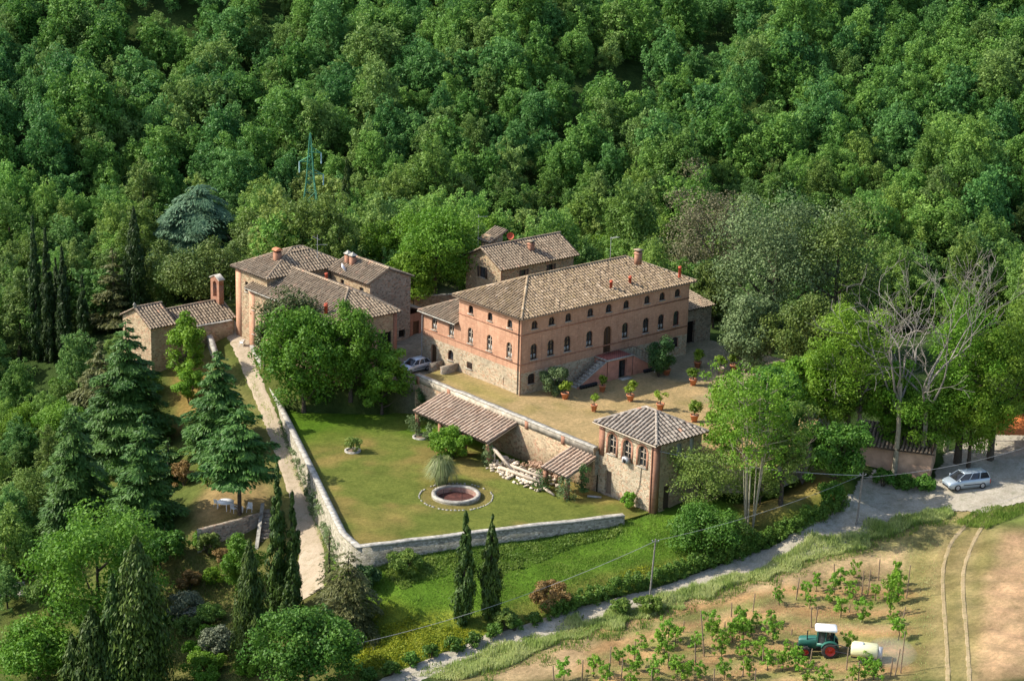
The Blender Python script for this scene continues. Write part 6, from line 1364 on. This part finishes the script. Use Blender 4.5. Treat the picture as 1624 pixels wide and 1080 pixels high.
# shrubs scattered over the lower left slope
for i, (x, yb, yt, w, key, lb) in enumerate([(330, 880, 842, 40, 'oak_olive', 'dark shrub at the left foot of the grey retaining wall'), (352, 895, 868, 36, 'rust', 'rusty brown shrub below the grey retaining wall'), (338, 925, 900, 36, 'bright', 'bright leafy shrub on the bare slope below the retaining wall'), (385, 940, 850, 70, 'lush', 'light green bush left of the tall drive cypresses'), (300, 935, 905, 46, 'rust', 'orange-brown dry bush on the lower slope'), (292, 985, 940, 70, 'olive', 'grey-green olive bush behind the covered log stack'), (345, 1040, 990, 60, 'olive', 'silvery olive bush in front of the covered log stack'), (325, 1070, 1035, 70, 'bright', 'yellow-green bush at the bottom left of the log stack'), (395, 1070, 1045, 50, 'bright', 'low light green bush right of the log stack'), (310, 700, 660, 40, 'sparse', 'sunny shrub on the bank beside the drive conifers'), (292, 770, 730, 36, 'rust', 'reddish dry shrub on the bank above the garden table'), (330, 770, 735, 40, 'bright', 'light green bush left of the cedar'), (100, 720, 640, 80, 'lush', 'leafy green bush behind the drooping conifer'), (40, 700, 640, 80, 'bright', 'bright green bush at the left edge'), (20, 905, 830, 90, 'dense', 'dark green bush above the pale stone bank at the left edge'), (45, 850, 745, 100, 'sparse', 'pale yellow-green bushy tree at the left edge'), (230, 630, 585, 50, 'bright', 'bright shrub at the foot of the chapel gable'), (250, 700, 655, 50, 'bright', 'bright shrub between the left conifers'), (150, 800, 740, 60, 'dense', 'dark bush between the two left conifers'),
      (873, 965, 920, 66, 'rust', 'round rust-tinged bush on the grass slope right of the cypresses'), (983, 972, 948, 40, 'grass', 'round green bush on the far verge of the road, left one'), (1028, 970, 946, 48, 'grass', 'round green bush on the far verge of the road, by the thin pole'), (585, 930, 895, 50, 'ivy', 'dark scrub under the lawn wall corner'), (640, 905, 876, 60, 'grass', 'leafy growth along the foot of the lawn wall'), (800, 1000, 965, 40, 'sparse', 'wispy grassy bush by the right free-standing cypress')]):
    shrub(x, yb, yt, w, key, lb)
fill = wpoly([(0, 640), (130, 560), (250, 620), (290, 770), (300, 830), (420, 920), (420, 1075), (0, 1075)]); sh0 = []
for v in range(4):
    sh0.append(shrub(0, 0, 0, 0, ('lush', 'dense', 'forest', 'sparse')[v], 'low leafy bush filling the overgrown slope at the left', 'bush', 'bush', 'bushes filling the left slope', p=(0, 0, -200), h=(1.6, 2.4, 2.8, 1.5)[v], r=(1.2, 1.5, 1.7, 1.2)[v]))
nf = 0
while nf < 70:
    q = fill[0]; q = (random.uniform(min(p[0] for p in fill), max(p[0] for p in fill)), random.uniform(min(p[1] for p in fill), max(p[1] for p in fill)))
    if not inpoly(q[0], q[1], fill): continue
    a, b, _ = pix((q[0], q[1], float(terr(q[0], q[1])))); 
    if 300 < a and 880 < b < 960: continue
    t = sh0[nf] if nf < 4 else copy_tree(sh0[nf % 4]); t.location = (q[0], q[1], float(terr(q[0], q[1]))); s = random.uniform(.6, 1.25); t.scale = (s, s, s * random.uniform(.8, 1.2)); t.rotation_euler = (0, 0, random.uniform(0, 6)); nf += 1
# rows of clipped shrubs and the hedge
for i, (x, y) in enumerate([(847, 983), (816, 991), (784, 1001), (751, 1015), (720, 1024), (683, 1034), (652, 1047), (620, 1062), (584, 1073)]):
    p = hit(x, y + 9)
    if i == 0:
        t0_ = shrub(0, 0, 0, 0, 'hedge', '', 'clipped_shrub', 'shrub', 'clipped shrubs in a row beside the road', p=p, h=1.25, r=.85)
        t = t0_
    else: t = copy_tree(t0_); t.location = p; t.scale = (random.uniform(.9, 1.12),) * 3; t.rotation_euler = (0, 0, i * 1.1)
    t['label'] = ['clipped roadside shrub nearest the end of the long hedge', 'clipped roadside shrub second from the long hedge', 'clipped roadside shrub third from the long hedge', 'clipped roadside shrub fourth from the long hedge', 'clipped roadside shrub in the middle of the row', 'clipped roadside shrub fourth from the bottom edge', 'clipped roadside shrub third from the bottom edge', 'clipped roadside shrub second from the bottom edge', 'clipped roadside shrub nearest the bottom edge'][i]
hp = [hit(*q)[:2] for q in [(1338, 800), (1312, 823), (1262, 844), (1212, 866), (1162, 888), (1112, 904), (1062, 920), (1012, 935), (962, 949), (912, 966), (866, 980)]]
t = thing('hedge', 'long low clipped hedge running along the road below the grass slope', 'hedge', tuple(hit(1100, 900))); cs_ = []; g2 = G()
for a, b in zip(hp[:-1], hp[1:]):
    n = int(np.linalg.norm(b - a) / .045)
    for i in range(n):
        q = a + (b - a) * (i + random.random()) / n + rng.uniform(-.55, .55, 2); cs_.append((q[0], q[1], float(terr(q[0], q[1])) + random.uniform(.15, 1.55)))
    for i in range(0, n, 20): q = a + (b - a) * i / n; z = float(terr(q[0], q[1])); g2.tube([(q[0], q[1], z - .1), (q[0] + .1, q[1], z + .6)], .025, 5)
cs_ = np.array(cs_) - np.array(t.location); g = G(); clumps(g, cs_, .33, 42, .10, .065, .9, .8, 0, np.clip(rng.normal(.45, .1, len(cs_)), 0, 1)); g.build('foliage', L_['hedge'], t); o = g2.build('stems', M['bark'], None); o.data.transform(Matrix.Translation(-t.location)); o.parent = t
# --- covered log stack, pale stone bank
p = hit(322, 985); t = thing('log_stack', 'stack of logs under a pale corrugated cover on the lower left slope', 'log stack', tuple(p)); d = np.array([*EX, 0]); f = np.array([*EY, 0]); g = G()
for i in range(9):
    for j in range(4): c = d * (i * .32 - 1.3 + (j % 2) * .16) + np.array([0, 0, .16 + j * .27]); g.tube([c - f * .45, c + f * .45], .14, 7)
g.build('logs', M['log'], t); g = G()
for i in range(12): c = d * (i * .29 - 1.6) + np.array([0, 0, 1.28 - ((i - 5.5) / 6) ** 2 * .3]); g.obox(c, d * .165, f * .65, np.array([0, 0, .025 + .02 * (i % 2)]))
g.build('cover', M['coping'], t)
g = G()
for k in range(150): q = hit(random.uniform(-6, 40), random.uniform(925, 946)); g.obox(q + np.array([0, 0, .1]), *[np.array(Matrix.Rotation(random.uniform(0, 6), 3, 'Z') @ Vector(w)) for w in ((random.uniform(.1, .3), 0, 0), (0, random.uniform(.1, .22), 0), (0, 0, random.uniform(.08, .2)))])
tag(g.build('stone_bank', M['coping']), 'bank of pale loose stones at the left edge', 'stone bank')

# --- vineyard
vine_px = [(820,225),(905,205),(940,180),(985,215),(1020,160),(1065,135),(1050,205),(1135,210),(1215,160),(1210,220),(1020,265),(1090,280),(1195,290),(690,300),(725,330),(790,290),(600,340),(630,395),(545,370),(480,355),(430,370),(365,370),(440,420),(350,440),(295,420),(210,460),(520,460),(710,400),(760,405),(800,350),(850,400),(880,420),(720,460),(690,320),(110,480),(910,480),(965,490),(1060,480),(1130,470),(1110,430),(1050,375),(590,310),(640,360),(1210,340),(1180,185),(480,440),(560,470),(500,480),(640,470),(830,440),(780,440),(330,480),(250,485),(405,470),(920,235),(1000,190),(665,345),(745,300),(455,345),(1100,470),(870,440),(700,345)]
protos = []
for v in range(6):
    rng = np.random.default_rng(60 + v); random.seed(60 + v)
    t = thing('grapevine', 'leafy green grapevine on a stake in the vineyard rows', 'grapevine', (0, 0, -100), 'grapevines in the vineyard'); g = G(); g.tube([(0, 0, -.1), (.06, .03, .5), (.0, -.05, 1.0), (.15, .1, 1.5)], [.045, .04, .03, .015], 6)
    for k in range(4): a = k * 1.7; g.tube([(0, 0, .9), (.3 * math.cos(a), .3 * math.sin(a), 1.3)], [.02, .01], 4)
    g.build('trunk', M['bark'], t); g = G(); m = 17 + v; cen = np.stack([rng.normal(0, .34, m), rng.normal(0, .34, m), rng.uniform(.42, 1.7 + .06 * v, m)], 1); clumps(g, cen, rng.uniform(.14, .28, m), 36, .085, .062, .9); g.build('foliage', L_['vine'], t); protos.append(t)
for i, (x, y) in enumerate(vine_px):
    X, Y = 840 + x / 2.071, 840 + (y + 22) / 2.071; p = hit(X, Y); t = protos[i] if i < 6 else copy_tree(protos[i % 6]); s = random.uniform(.7, 1.08); t.location = p; t.rotation_euler = (0, 0, random.uniform(0, 6.28)); t.scale = (s, s, s * random.uniform(.9, 1.15))
pv_ = hit(1415, 960)
for i, (x, y) in enumerate([(1412, 975), (1418, 955), (1420, 940)]):
    t = copy_tree(protos[i]); t.location = hit(x, y); t.scale = (.9, .9, 1.6)
stakes = [((1238,225),(1238,113)),((1218,330),(1225,250)),((1218,470),(1215,330)),((875,230),(878,158)),((805,225),(806,185)),((733,270),(736,210)),((662,285),(663,240)),((573,415),(583,262)),((260,490),(263,380)),((80,510),(82,445)),((172,490),(174,425)),((343,425),(346,365)),((1090,225),(1108,132)),((1145,165),(1155,97)),((925,320),(926,250)),((940,305),(941,255)),((917,465),(924,388)),((1200,480),(1206,388)),((605,510),(606,455)),((740,510),(742,452)),((505,335),(506,298)),((1000,140),(1000,112)),((935,160),(936,135)),((1050,270),(1058,245)),((545,440),(546,370)),((765,440),(766,385)),((300,500),(304,420)),((455,450),(457,400)),((1040,460),(1050,385)),((1080,500),(1082,430)),((1185,480),(1200,420)),((860,345),(860,325)),((1110,215),(1107,130)),((640,340),(641,300)),((700,480),(702,430)),((400,510),(402,460))]
s0 = None
for i, (b, a) in enumerate(stakes):
    p = hit(840 + b[0] / 2.071, 840 + b[1] / 2.071); h = (b[1] - a[1]) / 2.071 / (scale_at(p) * .93)
    if s0 is None: g = G(); g.tube([(0, 0, -.1), (0, 0, 1)], [.065, .05], 6); s0 = g.build('vine_stake', M['stake']); s = s0; tag(s, 'thin weathered wooden stake standing among the grapevines', 'stake', 'wooden stakes in the vineyard')
    else: s = s0.copy(); COL.objects.link(s)
    s.location = p; s.scale = (1, 1, h); s.rotation_euler = (random.gauss(0, .04), random.gauss(0, .05), 0)

# --- grasses and low growth, uncountable
def tufts(name, poly, n, key, ln, wd, label, spread=.0, h=.8, lay=0.0, minz=None):
    P_ = wpoly(poly); us = [p[0] for p in P_]; vs = [p[1] for p in P_]; U = rng.uniform(min(us), max(us), n * 6); V = rng.uniform(min(vs), max(vs), n * 6)
    k = inpoly_np(U + vnoise(U, V, 1.6, 21) * spread, V + vnoise(U, V, 1.6, 22) * spread, P_); U, V = U[k][:n], V[k][:n]; m = len(U); s = ln * rng.uniform(.5, 1.3, m) * (.75 + vnoise(U, V, 1.1, 23) * 1.1)
    nn = rng.normal(size=(m, 3)); nn[:, 2] = lay * np.abs(nn[:, 2]) if lay else nn[:, 2] * .25; g = G()
    quads(g, np.stack([U, V, terr(U, V) + s * h], 1), nn, s, wd * rng.uniform(.6, 1.4, m), 0, np.clip(.5 + vnoise(U, V, 1.4, 24) * 1.0 + rng.normal(0, .14, m), 0, 1), None if lay else np.array([0, 0, 1.0]))
    return tag(g.build(name, L_[key]), label, 'grass', None, 'stuff')
tufts('verge_grass', [(655,1079),(740,1046),(812,1021),(912,984),(1012,961),(1112,930),(1212,894),(1312,853),(1412,822),(1500,806),(1512,818),(1420,848),(1312,882),(1212,920),(1112,952),(1012,984),(912,1014),(820,1048),(750,1079)], 30000, 'verge', .34, .032, 'pale tall grass along the lower verge of the road', 1.7)
tufts('verge_grass', [(640,1079),(740,1040),(812,1016),(912,980),(1012,958),(1112,928),(1212,892),(1312,851),(1412,820),(1505,800),(1518,826),(1420,862),(1312,896),(1212,934),(1112,968),(1012,1002),(912,1034),(830,1066),(770,1079)], 9000, 'grass', .25, .035, 'darker green weeds mixed through the pale grass of the road verge', 2.6)
tufts('slope_grass', [(545,862),(585,866),(988,820),(1040,815),(1120,850),(1200,860),(1000,930),(860,978),(640,1058),(560,1075),(520,930)], 34000, 'grass', .13, .03, 'fresh green grass on the slope below the lawn wall', 1.0)
tufts('ground_cover', [(600,905),(700,882),(985,832),(985,850),(900,872),(855,895),(850,905),(790,915),(640,925)], 9000, 'grass', .12, .09, 'leafy green ground cover along the foot of the lawn wall', 1.5, 1.2, 1.2)
tufts('yellow_broom', [(600,990),(660,985),(750,1002),(740,1020),(660,1050),(580,1066),(560,1040)], 6000, 'broom', .13, .07, 'yellow-green flowering ground cover beside the clipped shrubs', 1.2, 1.0, 1.0)
tufts('yellow_broom', [(960,920),(1020,895),(1060,893),(1010,925),(960,940)], 600, 'broom', .11, .06, 'yellow flowering patch just above the long hedge', 1.0, 1.0, 1.0)
tufts('field_grass', [(900,1079),(1020,1000),(1250,900),(1430,860),(1500,840),(1490,900),(1470,1079)], 9000, 'verge', .10, .02, 'sparse grass between the vines', 1.0)
tufts('yard_grass', [(1510,828),(1560,806),(1623,800),(1623,815),(1560,840)], 3500, 'grass', .25, .03, 'green weeds beside the yard at the right edge', .6)
tufts('drive_grass', [(385,590),(400,590),(425,640),(470,740),(500,800),(520,850),(512,880),(490,800),(455,735),(420,660)], 5000, 'verge', .18, .025, 'rough grass between the drive and the garden wall', .4)
tufts('bank_grass', [(230,930),(310,880),(420,880),(430,950),(400,1079),(250,1079)], 9000, 'sparse', .18, .03, 'rough grass over the lower left slope', 1.0)
def wall_ivy(label, a, b, z0, z1, n, key, off):
    a = np.array(a, float); b = np.array(b, float); d = b - a; s = np.array([d[1], -d[0]]) / np.linalg.norm(d); m = n; f = rng.random(m); q = a + d * f[:, None] + s * off; m1 = vnoise(f * 30, f * 3, 1.0, 30) + .5
    cen = np.stack([q[:, 0], q[:, 1], z0 + (z1 - z0) * rng.random(m) ** (.6) * (.35 + .75 * m1)], 1); t = thing('wall_ivy', label, 'ivy', tuple(cen.mean(0))); cen -= np.array(t.location); g = G(); clumps(g, cen, .3, 26, .085, .06); g.build('leaves', L_[key], t)
wall_ivy('straggling ivy down the drive side of the upper garden wall', (-24.5, 4.4), (-12.6, 29.5), -7.4, -3.7, 150, 'ivy_pale', -.42); wall_ivy('straggling ivy down the drive side of the lower garden wall', (-32.7, -12.7), (-24.5, 4.4), -7.8, -3.7, 120, 'ivy_pale', -.42)

# --- the woodland
kinds = []
for v in range(8):
    rng = np.random.default_rng(100 + v); random.seed(100 + v); r = [2.6, 3.2, 3.8, 2.3, 3.0, 3.5, 2.8, 4.2][v]; h = [8.5, 9.0, 9.5, 9.5, 7.5, 10.5, 8.0, 9.5][v]
    g = G(); crown_broad(g, h, r, h * .15, .16, .10, .62, int(90 + r * 22), 0, (0, 0), .38, .175, .5, .22, 1.0, .5); limbs(g, h, r, h * .2, 3, None, 1, (0, 0), 5); kinds.append((g, h, r))
CLEAR = [to_xy(*hit(*q)[:2]) for q in ((62, 575), (80, 575), (103, 575), (133, 575), (216, 512), (205, 720), (182, 520), (315, 455), (122, 860), (478, 452))] + [(-28.4, 285.0)]
def wood_ok(x, y):
    if any(abs(x - a) < (4.2 if i == 10 else (3.6, 7.5)[i == 7]) and (-26 if i == 10 else (-13, -22)[i == 7]) < y - b < 1.5 for i, (a, b) in enumerate(CLEAR)): return False
    if y < 253 and -49 < x < 62: return False
    if y < 266 and -10 < x < 14: return False
    if x < -46 and y < 188: return False
    if x > 60 and y < 222: return False
    return True
rng = np.random.default_rng(77); random.seed(77); spots = []; sp_ = 4.7
gully = [to_xy(*hit(*q)[:2]) for q in ((900, 205), (985, 172), (1090, 128), (1170, 78))]
for y in np.arange(186, 400, sp_ * .9):
    for x in np.arange(-.2416 * y * 1.0 - 44, .2416 * y + 44, sp_):
        xx, yy = x + rng.uniform(-1.9, 1.9), y + rng.uniform(-1.9, 1.9)
        if not wood_ok(xx, yy): continue
        if any(abs(xx - (a[0] + (b[0] - a[0]) * f)) < 2.6 and abs(yy - 2 - (a[1] + (b[1] - a[1]) * f)) < 3.4 for a, b in zip(gully[:-1], gully[1:]) for f in (0, .25, .5, .75)): continue
        u, v = to_uv(xx, yy); z = float(terr(np.array([u]), np.array([v]))[0]); px_, py_, w_ = pix((u, v, z + 7))
        if py_ < -75 or py_ > 1090: continue
        if 1100 < px_ and py_ > 640: continue
        spots.append((w_ + (1000 if px_ < -40 or px_ > 1665 else 0), u, v, z, random.randrange(8), random.choice((.6, .7, .8, .85, .9, 1.0, 1.2)) * random.uniform(.9, 1.1) * (.72 if xx < -46 and yy < 240 else 1.0)))
spots.sort(); FOREST_KEYS = ['forest']
meshes = []
for i, (g, h, r) in enumerate(kinds):
    o = g.build('woodland_tree', [L_[('forest', 'forest_dark', 'forest', 'forest_olive', 'forest_dark', 'forest', 'forest_olive', 'forest')[i]], M['bark']]); meshes.append(o.data); bpy.data.objects.remove(o)
mat_alt = {}
for j, (w_, u, v, z, k, s) in enumerate(spots[:300]):
    o = bpy.data.objects.new('woodland_tree', meshes[k]); COL.objects.link(o); o.location = (u, v, z - .3); o.rotation_euler = (random.gauss(0, .04), random.gauss(0, .04), random.uniform(0, 6.28)); o.scale = (s, s, s * random.uniform(.85, 1.2))
    tag(o, 'leafy green woodland tree among many crowding the slope around the estate', 'tree', 'woodland trees around the estate')
# the farther trees, as one mass
V_, F_, T_, n0 = [], [], [], 0; light = []
for v in range(5):
    rng = np.random.default_rng(200 + v); random.seed(200 + v); g = G(); r, h = 2.7 + .35 * v, 8.0 + .6 * v; crown_broad(g, h, r, h * .15, .19, .12, .62, int(80 + r * 20), 0, (0, 0), .38, .185, .5, .22, 1.0, .5); light.append((np.vstack(g.V), np.concatenate(g.T)))
rng = np.random.default_rng(5); far = G()
for (w_, u, v, z, k, s) in spots[300:]:
    Vt, Tt = light[k % 5]; a = rng.uniform(0, 6.28); ca, sa = math.cos(a), math.sin(a); q = Vt * np.array([s, s, s * rng.uniform(.85, 1.2)]); q = np.stack([q[:, 0] * ca - q[:, 1] * sa + u, q[:, 0] * sa + q[:, 1] * ca + v, q[:, 2] + z - .3], 1)
    far.add(q, np.arange(len(q)).reshape(-1, 4), (0, 1, 0, 2, 0, 1)[int(rng.integers(6))], np.clip(Tt * .75 + rng.uniform(-.25, .4), 0, 1))
print('forest spots', len(spots))
if spots[300:]: tag(far.build('woodland', [L_['forest'], L_['forest_dark'], L_['forest_olive']]), 'dense green woodland covering the upper hillside behind the estate', 'woodland', None, 'stuff')
